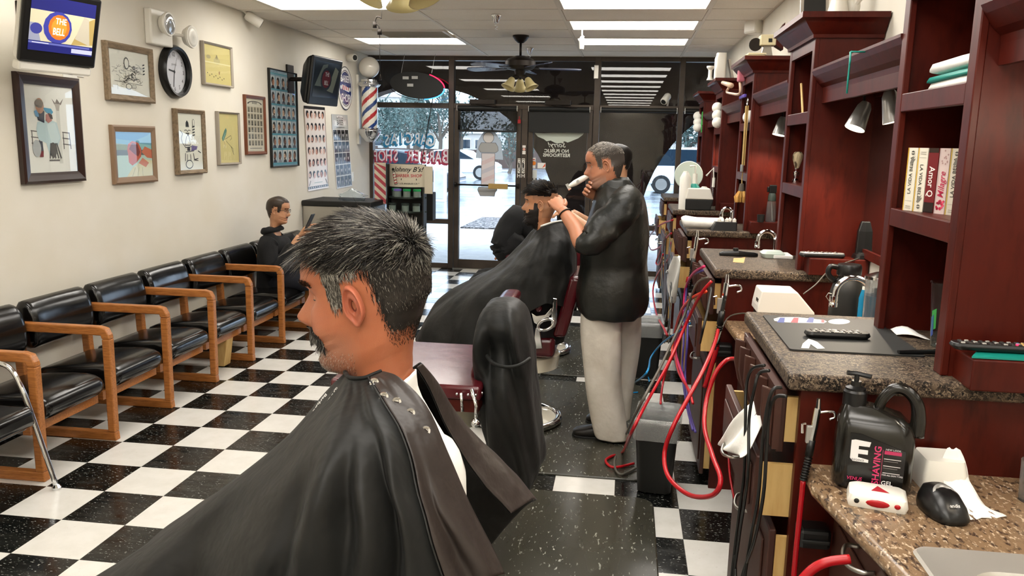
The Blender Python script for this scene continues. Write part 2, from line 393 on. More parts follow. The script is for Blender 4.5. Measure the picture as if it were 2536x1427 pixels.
for a in range(len(xs)-1):
    for b in range(len(ys)-1):
        x0, x1, y1, y0 = xs[a], xs[a+1], ys[b], ys[b+1]
        isfix = any(c == a and abs(yy-y1) < .02 for (c, yy) in fix)
        if isfix:
            nl += 1; row = 'right' if a == 3 else 'left'
            lab = None
            t = thing('ceiling_light', 'x', 'light', ((x0+x1)/2, (y0+y1)/2, ZC), group='recessed fluorescent ceiling panels')
            fr = MB()
            fr.box(x0+.01, x0+.04, y0+.01, y1-.01, ZC-.006, ZC+.03).box(x1-.04, x1-.01, y0+.01, y1-.01, ZC-.006, ZC+.03).box(x0+.04, x1-.04, y0+.01, y0+.035, ZC-.006, ZC+.03).box(x0+.04, x1-.04, y1-.035, y1-.01, ZC-.006, ZC+.03)
            obj('frame', fr, 'grid', t); obj('diffuser', MB().box(x0+.04, x1-.04, y0+.035, y1-.035, ZC, ZC+.012), 'diffuser', t)
            if row == 'right':
                v = {0: 'bright ceiling light panel nearest the storefront in the right row', 1: 'second ceiling light panel from the storefront in the right row', 2: 'third ceiling light panel from the storefront, largest one at top right'}
            else: v = {0: 'ceiling light panel of the left row nearest the storefront, behind the barber pole', 2: 'large ceiling light panel at the top, left of the ceiling vent'}
            q = round((9.44-y1)/1.22); t['label'] = v.get(q, '%s light panel of the %s ceiling row, behind the photographer' % ('first second third fourth fifth sixth seventh eighth ninth tenth eleventh twelfth'.split()[q if a == 3 else q//2], row))
            continue
        p = PR(((x0+x1)/2, (y0+y1)/2, ZC))
        if a == 1 and 8.1 < (y0+y1)/2 < 8.7: vent_cell = (x0, x1, y0, y1)
        mb = MB().box(x0+.013, x1-.013, y0+.013, y1-.013, ZC, ZC+.015)
        if (p[2] > 0 and p[1] > -80) and not (vent_cell == (x0, x1, y0, y1)): obj('ceiling_tile', mb, 'ceiling_tile', ce, bev=.003, seg=1)
        elif vent_cell == (x0, x1, y0, y1): pass
        else: far.join(mb)
obj('ceiling_tiles', far, 'ceiling_tile', ce, kind='stuff')
# air vent, set in the tile left of the fan
x0, x1, y0, y1 = -2.6, -1.86, vent_cell[2]+.03, vent_cell[3]-.03
obj('ceiling_tile', MB().box(vent_cell[0]+.013, x0-.002, vent_cell[2]+.013, vent_cell[3]-.013, ZC, ZC+.015), 'ceiling_tile', ce)
v = thing('ceiling_vent', 'slatted metal air vent in the ceiling between the left light panels', 'vent', ((x0+x1)/2, (y0+y1)/2, ZC-.01))
fr = MB().box(x0, x1, y0, y0+.03, ZC-.012, ZC+.01).box(x0, x1, y1-.03, y1, ZC-.012, ZC+.01).box(x0, x0+.03, y0+.03, y1-.03, ZC-.012, ZC+.01).box(x1-.03, x1, y0+.03, y1-.03, ZC-.012, ZC+.01)
obj('frame', fr, 'grid', v); obj('backing', MB().box(x0+.03, x1-.03, y0+.03, y1-.03, ZC+.012, ZC+.02), 'soft_black', v)
for k in range(12):
    yy = y0+.05+k*(y1-y0-.1)/11; obj('slat', MB().prism([(x0+.03, yy, ZC-.01), (x0+.03, yy+.003, ZC-.01), (x0+.03, yy+.02, ZC+.01), (x0+.03, yy+.017, ZC+.01)], (x1-x0-.06, 0, 0)), 'grid', v)

# ---------------------------------------------------------------- storefront
def fx(px): return PY(px, 420, YF).x
def fz(py): return PY(1200, py, YF).z
xm = [XL, fx(1112), fx(1125), fx(1291), fx(1306), fx(1465), fx(1480), fx(1671), fx(1684), XR]
zt, zh, zb0, zb1 = ZC, fz(151), fz(257), fz(270)
zl0, zl1, zs = fz(557), fz(545), fz(654)
D0, D1 = YF-.055, YF+.055
def bar(mb, x0, x1, z0, z1, d=0): return mb.box(x0, x1, D0-d, D1+d, z0, z1)
def pane(parent, x0, x1, z0, z1, m='pane', y=YF): return obj('pane', MB().box(x0, x1, y-.003, y+.003, z0, z1), m, parent)
def winmb(x0, x1, low):
    mb = MB(); bar(mb, x0, x1, zh, zt); bar(mb, x0, x1, zb0, zb1); bar(mb, x0, x1, 0, zs)
    if low: bar(mb, x0, x1, zl0, zl1)
    return mb
w1 = winmb(XL, xm[1], True); bar(w1, xm[1], xm[2], 0, zt, .003); bar(w1, XL, XL+.05, 0, zt, .002)
w1 = obj('window_1', w1, 'bronze_frame', kind='structure', bev=.004)
pane(w1, XL+.05, xm[1], zb1, zh); pane(w1, XL+.05, xm[1], zl1, zb0); pane(w1, XL+.05, xm[1], zs, zl0)
tr = MB(); bar(tr, xm[2], xm[5], zh, zt); bar(tr, xm[2], xm[5], zb0-.0, zb1, .004)
bar(tr, xm[3], xm[4], zb0, zb1, .006); tr = obj('trim_1', tr, 'bronze_frame', kind='structure', bev=.004)
pane(tr, xm[2], xm[5], zb1, zh)
def door(n, x0, x1, closer_side):
    mb = MB(); s = .07; z1 = zb0-.01; d = -.012
    bar(mb, x0+.006, x0+s, .012, z1, d); bar(mb, x1-s, x1-.006, .012, z1, d); bar(mb, x0+s, x1-s, z1-.09, z1, d); bar(mb, x0+s, x1-s, .012, .13, d)
    o = obj('door_%d' % n, mb, 'bronze_frame', kind='structure', bev=.004); pane(o, x0+s, x1-s, .13, z1-.09)
    zp = PY(1200, 458, YF).z
    pb = MB().tube([(x0+.03, D0-.03, zp), (x1-.03, D0-.03, zp)], .011, 8).box(x0+.02, x0+.045, D0-.04, D0+.01, zp-.03, zp+.03).box(x1-.045, x1-.02, D0-.04, D0+.01, zp-.03, zp+.03)
    obj('push_bar', pb, 'dark_metal', o, smooth=True)
    cl = MB().box(x0+.22, x0+.55, D0-.06, D0-.005, z1-.0, z1+.06).box(x0+.5, x0+.62, D0-.035, D0-.02, z1-.055, z1-.035); cl.tube([(x0+.3, D0-.04, z1), (x0+.56, D0-.1, z1-.03), (x0+.7, D0-.03, z1-.04)], .008, 6)
    obj('door_closer', cl, 'dark_metal', o, bev=.004)
    return o, z1
d1, dz1 = door(1, xm[2], xm[3], 0)
d2, _ = door(2, xm[4], xm[5], 0)
tr2 = MB(); bar(tr2, xm[3], xm[4], 0, zb0, -.002); bar(tr2, xm[5], xm[6], 0, zt, .003); obj('trim_2', tr2, 'bronze_frame', kind='structure', bev=.004)
obj('trim_3', MB().box(xm[2], xm[5], D0-.03, D1+.03, 0, .012), 'steel', kind='structure')
for n, (a, b, c) in {2: (xm[6], xm[7], xm[8]), 3: (xm[8], XR, None)}.items():
    mb = winmb(a, b, True)
    if c: bar(mb, b, c, 0, zt, .003)
    o = obj('window_%d' % n, mb, 'bronze_frame', kind='structure', bev=.004)
    pane(o, a, b, zb1, zh); pane(o, a, b, zl1, zb0); pane(o, a, b, zs, zl0)
zp = PY(1200, 460, YF).z
obj('door_paddle', MB().box(fx(1213), fx(1261), D0-.055, D0-.035, zp-.035, zp+.035), 'tan_strap', label='brass push paddle on the bar of the left glass door', cat='door paddle', bev=.006)
# roller shades
def shade(x0, x1, z0, m, lab):
    t = thing('roller_shade', lab, 'shade', ((x0+x1)/2, D0-.03, z0), group='roller shades on the storefront')
    z1 = dz1-.05
    if z0 < z1-.06: obj('shade_cloth', MB().box(x0, x1, D0-.021, D0-.019, z0, z1), m, t); obj('hem_bar', MB().box(x0, x1, D0-.026, D0-.014, z0-.012, z0+.012), 'soft_black', t)
    obj('roller', MB().lathe([(0, x0), (.03, x0), (.03, x1), (0, x1)], (0, D0-.04, z1), 14, 'x'), 'soft_black', t, smooth='a')
    for x in (x0-.006, x1+.001): obj('bracket', MB().box(x, x+.005, D0-.075, D0, z1-.035, z1+.035), 'white_plastic', t)
shade(fx(1136), fx(1280), fz(325), 'film', 'dark see-through roller shade pulled part way down the left door')
shade(fx(1309), fx(1456), fz(323), 'soft_black', 'black roller shade pulled part way down the right door')
shade(xm[6]+.02, xm[7]-.02, dz1-.06, 'soft_black', 'rolled-up black shade over the window right of the doors')
shade(xm[8]+.02, XR-.02, dz1-.06, 'soft_black', 'rolled-up black shade over the window beside the far cabinets')

# lettering on the window, read from outside
gy = YF-.006
def FP(): return Print()
def u(px, py): return (fx(px), fz(py))
def fput(p, name, label, cat, m='print', y=gy, **k): return p.build(name, (0, y, 0), (1, 0, 0), (0, 0, 1), m, label=label, cat=cat, **k)
def arcword(p, s, x0, x1, y0, y1, h, shad, fill, sh2=.0):
    n = len(s); 
    for i, ch in enumerate(s):
        if ch == ' ': continue
        t = (n-1-i+.5)/n; x = x0+(x1-x0)*t; y = y0+(y1-y0)*t
        p.text(ch, x-.012, y-.016, h, shad, .5, 0, .045, True, sx=.92); p.text(ch, x-.004, y-.006, h, shad, .5, 0, .045, True, sx=.92)
for s, a, b, h, c1, c2, lab in (('GARCIAS', (950, 353), (1078, 353), .20, '#2b87b8', '#dfe9f2', 'white and blue window lettering reading GARCIAS, mirrored from inside'), ('BARBER SHOP', (921, 392), (1112, 390), .21, '#b03a56', '#f1e6ee', 'white and red window lettering reading BARBER SHOP, mirrored from inside')):
    p = FP(); xa, za = u(*a); xb, zb = u(*b); n = len(s); dx = (xb-xa)/n
    for L, (ox, oz, c, bo) in enumerate(((-.02, -.022, c1, .05), (-.008, -.01, c1, .06), (0, 0, c2, .012))):
        for i, ch in enumerate(s):
            if ch == ' ': continue
            t = (n-1-i+.5)/n; x = xa+(xb-xa)*t; bow = .045*math.sin(t*math.pi) if s[0] == 'G' else .02*math.sin(t*math.pi)
            p.text(ch, x+ox, za-h*.36+oz+bow, h*(1.25 if i == 0 else 1), c, .5, 0, bo, True, sx=min(1.0, dx/h/.72))
    if s[0] == 'G': p.rect(u(1008, 383)[0]-.03, u(1008, 383)[1], u(1008, 383)[0]+.05, u(1008, 383)[1]+.02, '#c23a55')
    fput(p, 'window_lettering', lab, 'lettering')
# barber pole sticker on the left door
p = FP(); cx = fx(1209)
p.poly([(fx(1178), fz(392)), (fx(1182), fz(350)), (fx(1200), fz(322)), (fx(1222), fz(322)), (fx(1240), fz(350)), (fx(1246), fz(395))], '#b9c9da')
for r, c in ((.075, '#7d8084'), (.067, '#d9d4d0')): p.ell(cx, fz(341), r, r, c, 20)
for e, c in ((0, '#6f7276'), (.006, '#a9a9a8')):
    p.poly([(fx(1191)+e, fz(353)-e), (fx(1227)-e, fz(353)-e), (fx(1233)-e, fz(363)), (fx(1234)-e, fz(373)), (fx(1228)-e, fz(378)+e), (fx(1190)+e, fz(378)+e), (fx(1184)+e, fz(370)), (fx(1186)+e, fz(362))], c)
    p.rect(fx(1192)+e, fz(462)+e, fx(1226)-e, fz(379)-e, ('#6f7276', '#dbd3d4')[e > 0])
    p.poly([(fx(1186)+e, fz(463)-e), (fx(1230)-e, fz(463)-e), (fx(1233)-e, fz(470)), (fx(1228)-e, fz(476)), (fx(1226)-e, fz(486)+e), (fx(1190)+e, fz(486)+e), (fx(1186)+e, fz(478)), (fx(1183)+e, fz(470))], c)
for k in range(3): p.poly([(fx(1193), fz(400+k*22)), (fx(1225), fz(386+k*22)), (fx(1225), fz(396+k*22)), (fx(1193), fz(410+k*22))], '#c6c4cc' if k % 2 else '#d8c3c4')
fput(p, 'barber_pole_sticker', 'pale barber pole sticker seen from behind on the left glass door', 'sticker', y=YF-.008)
p = FP(); cx = fx(1381)
pts = [(1322, 327), (1345, 327.5), (1370, 326), (1395, 325.5), (1422, 324), (1444, 323), (1440, 330), (1430, 338), (1412, 346), (1404, 349), (1396, 346), (1390, 350), (1378, 352), (1372, 350), (1362, 345), (1352, 347), (1345, 342), (1330, 336)]
p.poly([(fx(a), fz(b)) for a, b in pts[::-1]], '#c3cabd')
fput(p, 'oval_sticker', 'half oval pale green sticker under the shade of the right door', 'sticker')
p = FP(); p.text('Sorry!', fx(1379), fz(361), .09, '#d2d3c8', .5, .35, .012, True, sx=1.0)
p.text('NO PUBLIC', fx(1377), fz(374), .06, '#d2d3c8', .5, 0, .03, True, sx=1.05); p.text('RESTROOMS', fx(1377), fz(384.5), .06, '#d2d3c8', .5, 0, .03, True, sx=1.05)
fput(p, 'door_lettering', 'white lettering Sorry! NO PUBLIC RESTROOMS, mirrored, on the right door', 'lettering')
def sticker(px0, py0, px1, py1, col, lab, extra=None, y=gy, name='sticker'):
    p = FP(); x0, z1 = u(px0, py0); x1, z0 = u(px1, py1); p.rect(x0, z0, x1, z1, col)
    if extra: extra(p, x0, z0, x1, z1)
    fput(p, name, lab, 'sticker', y=y)
def card(p, x0, z0, x1, z1):
    h = z1-z0; p.rect(x0+.005, z0+h*.28, x1-.005, z0+h*.68, '#181a1c'); m = (x0+x1)/2; p.ell(m-.014, z0+h*.48, .026, .026, '#c8102e', 14); p.ell(m+.014, z0+h*.48, .026, .026, '#f08a28', 14)
    p.line([(x0+.01, z0+h*.78), (x1-.01, z0+h*.84)], .012, '#c33030')
sticker(1313, 388, 1326, 414, '#e9e6df', 'card sticker with red and orange circles on the right door', card)
sticker(1331, 400, 1351, 414, '#eae7e2', 'white sticker with an orange corner on the right door', lambda p, x0, z0, x1, z1: p.poly([(x0+.06, z0+.005), (x1-.004, z0+.03), (x1-.004, z0+.07)], '#d9542a'))
sticker(1306, 418, 1330, 438, '#cfd3cf', 'plain square pale sticker low on the right door')
sticker(1305, 438, 1330, 447, '#16181a', 'black sticker reading PULL on the right door', lambda p, x0, z0, x1, z1: p.text('PULL', (x0+x1)/2, z0+.015, .045, '#e6e6e0', .5, 0, .02, True))
def push(p, x0, z0, x1, z1):
    p.rect(x0+.008, z0+.012, x1-.008, z1-.012, '#24221f')
    for i, ch in enumerate('PUSH'): p.text(ch, (x0+x1)/2, z1-.075-i*.058, .07, '#dcd9cf', .5, 0, .02, True)
    p.poly([((x0+x1)/2-.015, z1-.115+.085), ((x0+x1)/2+.015, z1-.03), ((x0+x1)/2, z1-.015)], '#dcd9cf')
sticker(1283, 390, 1290, 426, '#cfcabb', 'upright label reading PUSH on the left door frame', push, D0-.001, 'push_label')
sticker(1293, 390, 1301, 426, '#cfcabb', 'upright label reading PUSH on the post right of it', push, D0-.004, 'push_label')
sticker(1294, 358, 1302, 380, '#e8e4dc', 'small card sticker on the post between the doors', lambda p, x0, z0, x1, z1: (p.rect(x0, z0+.045, x1, z0+.085, '#3a2f2b'), p.ell((x0+x1)/2, z0+.065, .02, .018, '#d9a392', 10)), D0-.004)

# ---------------------------------------------------------------- outside
def gnd(name, x0, x1, y0, y1, z, m): return obj(name, MB().box(x0, x1, y0, y1, z-.1, z), m, kind='structure')
gnd('trim_4', -25, 25, YF+.06, 16.6, -.02, 'concrete')
gnd('trim_5', -90, 90, 16.6, 150, -.10, 'asphalt')
a, b, c, d = PZ(1140, 563, 0), PZ(1262, 567, 0), PZ(1262, 538, 0), PZ(1195, 538, 0)
obj('planting_bed', MB().prism([(p.x, p.y, -.02) for p in (a, b+Vector((3, 0, 0)), c+Vector((3, 0, 0)), d)], (0, 0, .025)), 'gravel', label='gravel bed beside the walkway outside the left door', cat='gravel bed', kind='stuff')
YA = 13.5; ka = (YA*fw.y*0+1)
ac1 = PY(1045, 557, YA); ac2 = PY(1940, 557, YA); top = PY(1045, 212, YA); RA = top.z-ac1.z
sw = MB()
def archwall(y0, y1, xa, xb, z1):
    arcs = [(ac1.x+k*(ac2.x-ac1.x), ac1.z) for k in range(-2, 4)]; n = 28
    for y, fl_ in ((y0, 0), (y1, 1)):
        for cx, cz in arcs:
            pts = [(cx-RA*math.cos(math.pi*i/n), y, cz+RA*math.sin(math.pi*i/n)) for i in range(n+1)]; tp = [(p[0], y, z1) for p in pts]
            sw.add(pts+tp, [(i, i+1, n+2+i, n+1+i) for i in range(n)])
    for cx, cz in arcs:
        pts = [(cx-RA*math.cos(math.pi*i/n), cz+RA*math.sin(math.pi*i/n)) for i in range(n+1)]; pts = [(cx-RA, -.1)]+pts+[(cx+RA, -.1)]
        sw.add([(p[0], y0, p[1]) for p in pts]+[(p[0], y1, p[1]) for p in pts], [(i, i+1, len(pts)+i+1, len(pts)+i) for i in range(len(pts)-1)])
    for (c1, _), (c2, _) in zip(arcs, arcs[1:]): sw.box(c1+RA, c2-RA, y0, y1, -.1, z1)
archwall(YA, YA+.45, -16, 12, 3.6)
obj('wall_arcade', sw, 'stucco', kind='structure')
obj('ceiling_arcade', MB().box(-16, 12, YF+.06, YA+.5, 3.3, 3.4), 'stucco', kind='structure')
obj('wall_facade', MB().box(-16, XL-.02, YF-.02, YF+.1, 0, 3.4).box(XR+.02, 12, YF-.02, YF+.1, 0, 3.4).box(XL-.02, XR+.02, YF-.02, YF+.1, ZC+.02, 3.4), 'stucco', kind='structure')
# far street
def tree(px, base_py, Y, h, w, lab, seed, kind=0, trunk_h=.35):
    R = random.Random(seed); b = PY(px, 372, Y); b.z = -.1
    t = thing('tree' if not kind else 'palm_tree', lab, 'tree', b, group='trees beyond the parking lot')
    if kind == 0:
        m = MB(); m.tube([b, b+Vector((.1, 0, h*trunk_h)), b+Vector((-.1, 0, h*.7))], [w*.035, w*.028, w*.012], 7)
        for k in range(5): a = R.uniform(0, 6.3); m.tube([b+Vector((0, 0, h*trunk_h)), b+Vector((math.cos(a)*w*.3, math.sin(a)*w*.2, h*.65))], [w*.018, w*.006], 5)
        obj('trunk', m, 'bark', t)
        m = MB(); cl = [(b+Vector((R.uniform(-.38, .38)*w, R.uniform(-.3, .3)*w, h*(trunk_h+.12+R.random()*(.8-trunk_h)))), R.uniform(.1, .2)*w) for _ in range(16)]
        for c_, r_ in cl:
            for _ in range(110):
                d_ = Vector((R.gauss(0, 1), R.gauss(0, 1), R.gauss(0, 1))).normalized()*r_*R.uniform(.5, 1.1); s_ = .026*w*R.uniform(.4, 1); q = c_+d_
                e1 = Vector((R.gauss(0, 1), R.gauss(0, 1), R.gauss(0, 1))).normalized()*s_; e2 = Vector((R.gauss(0, 1), R.gauss(0, 1), R.gauss(0, 1))).normalized()*s_
                m.add([q-e1, q+e2, q+e1, q-e2], [(0, 1, 2, 3)])
        obj('crown', m, 'leaf', t, kind='stuff')
    else:
        obj('trunk', MB().tube([b, b+Vector((.15, 0, h*.5)), b+Vector((0, 0, h))], [.32, .24, .22], 8), 'bark', t); tp = b+Vector((0, 0, h))
        for k in range(16):
            a = k*2*math.pi/16+R.uniform(-.2, .2); up = R.uniform(-.4, 1.1); L = w*.5; dr = Vector((math.cos(a), math.sin(a), 0)); rows = []
            for i in range(7):
                s_ = i/6; c_ = tp+dr*L*s_+Vector((0, 0, L*(up*s_-1.1*s_*s_))); wd = dr.cross(Vector((0, 0, 1)))*(.28*math.sin(math.pi*min(1, s_*.9+.1))); rows.append([c_-wd-Vector((0, 0, .12)), c_, c_+wd-Vector((0, 0, .12))])
            obj('frond', MB().grid(rows), 'leaf', t)
tree(955, 0, 62, 4.9, 7, 'broad leafy tree beyond the lot, behind the letters GA', 1)
tree(1008, 0, 54, 4.2, 4, 'small leafy tree just left of the palm trunk', 2)
tree(1030, 0, 58, 5.6, 4.2, 'palm tree rising behind the middle of the left window', 3, 1)
tree(1088, 0, 50, 5.2, 4.2, 'bare-limbed tree behind the right end of the left window', 4)
tree(1140, 0, 54, 5.4, 4, 'leafy tree seen at the top of the left door', 5)
tree(1262, 0, 48, 3.6, 3.6, 'round green bush-like tree right of the pole sticker', 6, trunk_h=.1)
tree(1335, 0, 60, 4.2, 5.5, 'leafy tree behind the right door', 7)
tree(1700, 0, 60, 4.5, 6, 'leafy tree seen through the right arch', 8)
tree(1600, 0, 66, 4, 6, 'leafy tree far behind the right arch pillar', 9)
def bld(px0, px1, py, Y, m, lab, roof=0):
    a, b = PY(px0, py, Y), PY(px1, py, Y); t = thing('building', lab, 'building', ((a.x+b.x)/2, Y+5, 0), group='buildings across the street')
    obj('walls', MB().box(a.x, b.x, Y, Y+10, -.1, a.z), m, t); obj('parapet', MB().box(a.x-.2, b.x+.2, Y-.2, Y+10.2, a.z, a.z+.4), 'concrete', t)
    n = max(2, int((b.x-a.x)/3.2))
    for k in range(n):
        x = a.x+(b.x-a.x)*(k+.5)/n; w_ = obj('window', MB().box(x-.7, x+.7, Y-.06, Y+.02, 1.0, min(2.4, a.z-.5)), 'concrete', t); obj('glazing', MB().box(x-.6, x+.6, Y-.08, Y-.05, 1.1, min(2.3, a.z-.6)), 'car_glass', w_)
bld(925, 985, 240, 95, 'building', 'pale flat-roofed building behind the left window')
bld(988, 1062, 268, 112, 'building', 'long low pale building beside the palm')
bld(1128, 1215, 330, 78, 'building', 'pale low building seen through the left door')
bld(1225, 1500, 338, 92, 'building_dark', 'brown low building across the street')
bld(1640, 1790, 352, 75, 'building', 'pale building seen through the right arch')
a, b = PY(900, 385, 58), PY(1300, 385, 58)
t = thing('fence', 'low brown wall along the far side of the parking lot', 'fence', ((a.x+b.x)/2, 58, 0))
for k in range(24):
    x = -42+k*3; obj('panel', MB().box(x, x+2.92, 57.95, 58.1, -.1, 1.15), 'fence', t); obj('post', MB().box(x+2.9, x+3.02, 57.9, 58.15, -.1, 1.3), 'fence', t)
def car(px, Y, L, H, m, lab, face=1, name='car', suv=0):
    c = PY(px, 400, Y); cx = c.x; W_ = .85; z0 = -.1; s = face
    t = thing(name, lab, 'car', (cx, Y+W_, z0))
    if suv: prof = [(-.5, .35), (-.5, .82), (-.46, 1.02), (-.40, 1.08), (-.34, H-.05), (-.3, H), (.12, H), (.17, H-.03), (.26, 1.12), (.47, 1.0), (.5, .85), (.5, .35)]
    else: prof = [(-.5, .32), (-.5, .75), (-.44, .95), (-.36, 1.0), (-.22, H-.04), (-.12, H), (.08, H), (.16, H-.06), (.28, .95), (.45, .82), (.5, .68), (.5, .32)]
    pts = [(cx+s*x*L, Y, z0+z) for x, z in prof]
    if s < 0: pts = pts[::-1]
    obj('body', MB().prism(pts[::-1], (0, 2*W_, 0)), m, t, bev=.06, seg=3)
    gl = [(x, z) for x, z in prof if z > .98]; gx0, gx1 = gl[0][0]+.03, gl[-1][0]-.04
    g_ = [(gx0, 1.06), (gx0+.07, H-.08), (gx1-.1, H-.08), (gx1, 1.06)] if suv else [(-.33, 1.0), (-.2, H-.08), (.08, H-.08), (.24, .98)]
    obj('side_window', MB().prism([(cx+s*x*L, Y-.012, z0+z) for x, z in (g_ if s < 0 else g_[::-1])], (0, 2*W_+.024, 0)), 'car_glass', t)
    for x in (-.31, .31):
        for yy in (Y-.03, Y+2*W_-.17):
            w_ = obj('wheel', MB().lathe([(0, 0), (.33, 0), (.35, .03), (.35, .17), (.33, .2), (0, .2)], (cx+s*x*L, yy, z0+.35), 20, 'y'), 'soft_black', t, smooth='a')
            hb = MB().lathe([(0, -.02), (.05, -.02), (.05, .0), (0, 0)], (cx+s*x*L, yy, z0+.35), 12, 'y').lathe([(.18, -.012), (.22, -.015), (.22, .0), (.18, .0)], (cx+s*x*L, yy, z0+.35), 20, 'y')
            for k in range(5):
                q = k*2*math.pi/5; hb.box(0, 0, 0, 0, 0, 0); dx, dz_ = math.cos(q), math.sin(q); nx, nz = -dz_*.025, dx*.025
                o_ = Vector((cx+s*x*L, yy-.015, z0+.35)); hb.prism([o_+Vector((nx, 0, nz)), o_+Vector((-nx, 0, -nz)), o_+Vector((dx*.2-nx, 0, dz_*.2-nz)), o_+Vector((dx*.2+nx, 0, dz_*.2+nz))], (0, .01, 0))
            obj('rim', hb, 'steel', w_)
    obj('bumper', MB().box(cx-L*.5-.02, cx+L*.5+.02, Y+.1, Y+2*W_-.1, z0+.35, z0+.55), m, t, bev=.03)
    return t
car(1122, 39, 4.3, 1.42, 'car_white', 'white sedan parked behind the pole sticker of the left door', 1)
car(955, 25.5, 4.6, 1.5, 'car_dark', 'dark blue car parked in front of the left window', 1)
car(1742, 31.5, 4.9, 1.75, 'car_white', 'white sport utility car seen through the right arch', -1, suv=1)
for px, lab in ((1250, 'grey parking block right of the pole sticker'), (1232, 'farther grey parking block behind the pole sticker')):
    Yp = 34 if px == 1250 else 50; p_ = PY(px, 400, Yp); obj('parking_block', MB().box(p_.x-.9, p_.x+.9, Yp, Yp+.2, -.1, .05), 'concrete', bev=.03, label=lab, cat='parking block')
# white planter box post outside the left window
p0 = PY(1083, 470, 24); bx = MB().box(p0.x-.12, p0.x+.22, 24, 24.35, -.1, .98)
t = thing('newspaper_box', 'white upright box standing outside between dark car and door', 'box', (p0.x, 24.2, -.1)); obj('body', bx, 'white_plastic', t, bev=.01); obj('door_panel', MB().box(p0.x-.08, p0.x+.18, 23.98, 24, 0, .9), 'concrete', t)
# ---------------------------------------------------------------- left wall: pictures
WX = XL
def quad(*c): 
    x = XL+.03; P = [PX(a, b, x) for a, b in c]; TL, TR, BL, BR = P
    return (TL.y+BL.y)/2, (TR.y+BR.y)/2, (BL.z+BR.z)/2, (TL.z+TR.z)/2
def picture(c, wf, m, lab, draw, depth=.03, back='#f2efe6', cat='picture', name='framed_picture', lip=.0, glaze=True, grp=None):
    y0, y1, z0, z1 = quad(*c); w, h = y1-y0, z1-z0; t = thing(name, lab, cat, (XL, (y0+y1)/2, z0), group=grp)
    for q in range(4):
        A = [(y0, z0), (y1, z0), (y1, z1), (y0, z1)]; B = [(y0+wf, z0+wf), (y1-wf, z0+wf), (y1-wf, z1-wf), (y0+wf, z1-wf)]
        a, b, c_, d = A[q], A[(q+1) % 4], B[(q+1) % 4], B[q]
        mid = lambda p, r, s: (p[0]*(1-s)+r[0]*s, p[1]*(1-s)+r[1]*s)
        prof = [(0, 0), (0, depth*.8), (.25, depth), (.75, depth*(.75+lip)), (1, depth*.6), (1, 0)]
        rg = [[(XL+dx+.001, *mid(a, d, s)) for s, dx in prof], [(XL+dx+.001, *mid(b, c_, s)) for s, dx in prof]]
        obj('frame_rail', MB().loft(rg), m, t)
    p = Print(); W_, H_ = w-2*wf, h-2*wf; p.rect(0, 0, W_, H_, back); draw(p, W_, H_)
    o = p.build('print', (XL+depth*.45, y0+wf, z0+wf), (0, 1, 0), (0, 0, 1), 'print', t)
    if glaze: obj('glass', MB().box(XL+depth*.56, XL+depth*.58, y0+wf, y1-wf, z0+wf, z1-wf), 'thin_glass', t)
    return t
def dr1(p, w, h):
    X = lambda a: a*w; Y = lambda b: h*(1-b)
    P = lambda pts, c: p.poly([(X(a), Y(b)) for a, b in pts][::-1], c)
    p.rect(X(.62), Y(.9), X(.70), Y(.22), '#dcdad0'); P([(.55, .14), (.62, .19), (.66, .14), (.72, .19), (.80, .13), (.74, .21), (.60, .21)], '#8a8078'); P([(.60, .2), (.72, .2), (.69, .28), (.64, .28)], '#b9b0a6')
    for a, b in ((.08, .52), (.72, .53)):
        for k in range(3): p.line([(X(a), Y(b+k*.07)), (X(a+.16), Y(b+k*.07+.01))], .006, '#6c6560')
        p.line([(X(a+.02), Y(b)), (X(a+.02), Y(b+.2))], .007, '#6c6560'); p.line([(X(a+.15), Y(b)), (X(a+.17), Y(b+.2))], .007, '#6c6560')
    P([(.22, .42), (.46, .38), (.62, .42), (.68, .60), (.62, .68), (.46, .70), (.43, .82), (.37, .66), (.22, .62), (.19, .5)], '#c4d8da'); P([(.40, .44), (.58, .42), (.66, .6), (.60, .66), (.48, .67)], '#d3e2e2')
    P([(.20, .3), (.34, .26), (.38, .30), (.36, .43), (.24, .40)], '#252c3c'); P([(.34, .25), (.52, .26), (.56, .30), (.50, .34), (.40, .30)], '#4f9fc0'); P([(.17, .30), (.25, .27), (.26, .36), (.20, .36)], '#6f9fc4')
    p.ell(X(.29), Y(.235), .035, .045, '#b98a70'); p.ell(X(.28), Y(.21), .036, .025, '#8d8378'); P([(.40, .33), (.50, .31), (.52, .40), (.44, .43), (.39, .40)], '#b87d74'); P([(.44, .31), (.53, .33), (.54, .38), (.49, .38)], '#4a3c38')
    P([(.20, .63), (.29, .64), (.30, .76), (.24, .76)], '#4c4f58'); P([(.22, .75), (.30, .75), (.29, .82), (.22, .82)], '#7c2f33'); p.ell(X(.17), Y(.72), .035, .05, '#b9bcbb')
    for k in range(5): p.line([(X(.46+k*.03), Y(.66)), (X(.42+.06*k), Y(.84))], .008, '#3a3634')
    p.ell(X(.50), Y(.74), .028, .045, '#55504c'); p.line([(X(.4), Y(.86)), (X(.62), Y(.86))], .007, '#58524d')
picture(((40, 180), (198, 192), (62, 458), (213, 447)), .062, 'dark_frame', 'large dark mahogany framed print of a barber and customer below the television', dr1, .035)
def sketch(p, w, h, seed, col, x0, x1, y0, y1, n=40, pw=.003):
    R = random.Random(seed)
    for _ in range(n):
        x, y = w*R.uniform(x0, x1), h*R.uniform(y0, y1); pts = [(x, y)]; a = R.uniform(0, 6.3)
        for k in range(4): a += R.uniform(-1, 1); x += math.cos(a)*w*.035; y += math.sin(a)*h*.03; pts.append((x, y))
        p.line(pts, pw, col, up=.2)
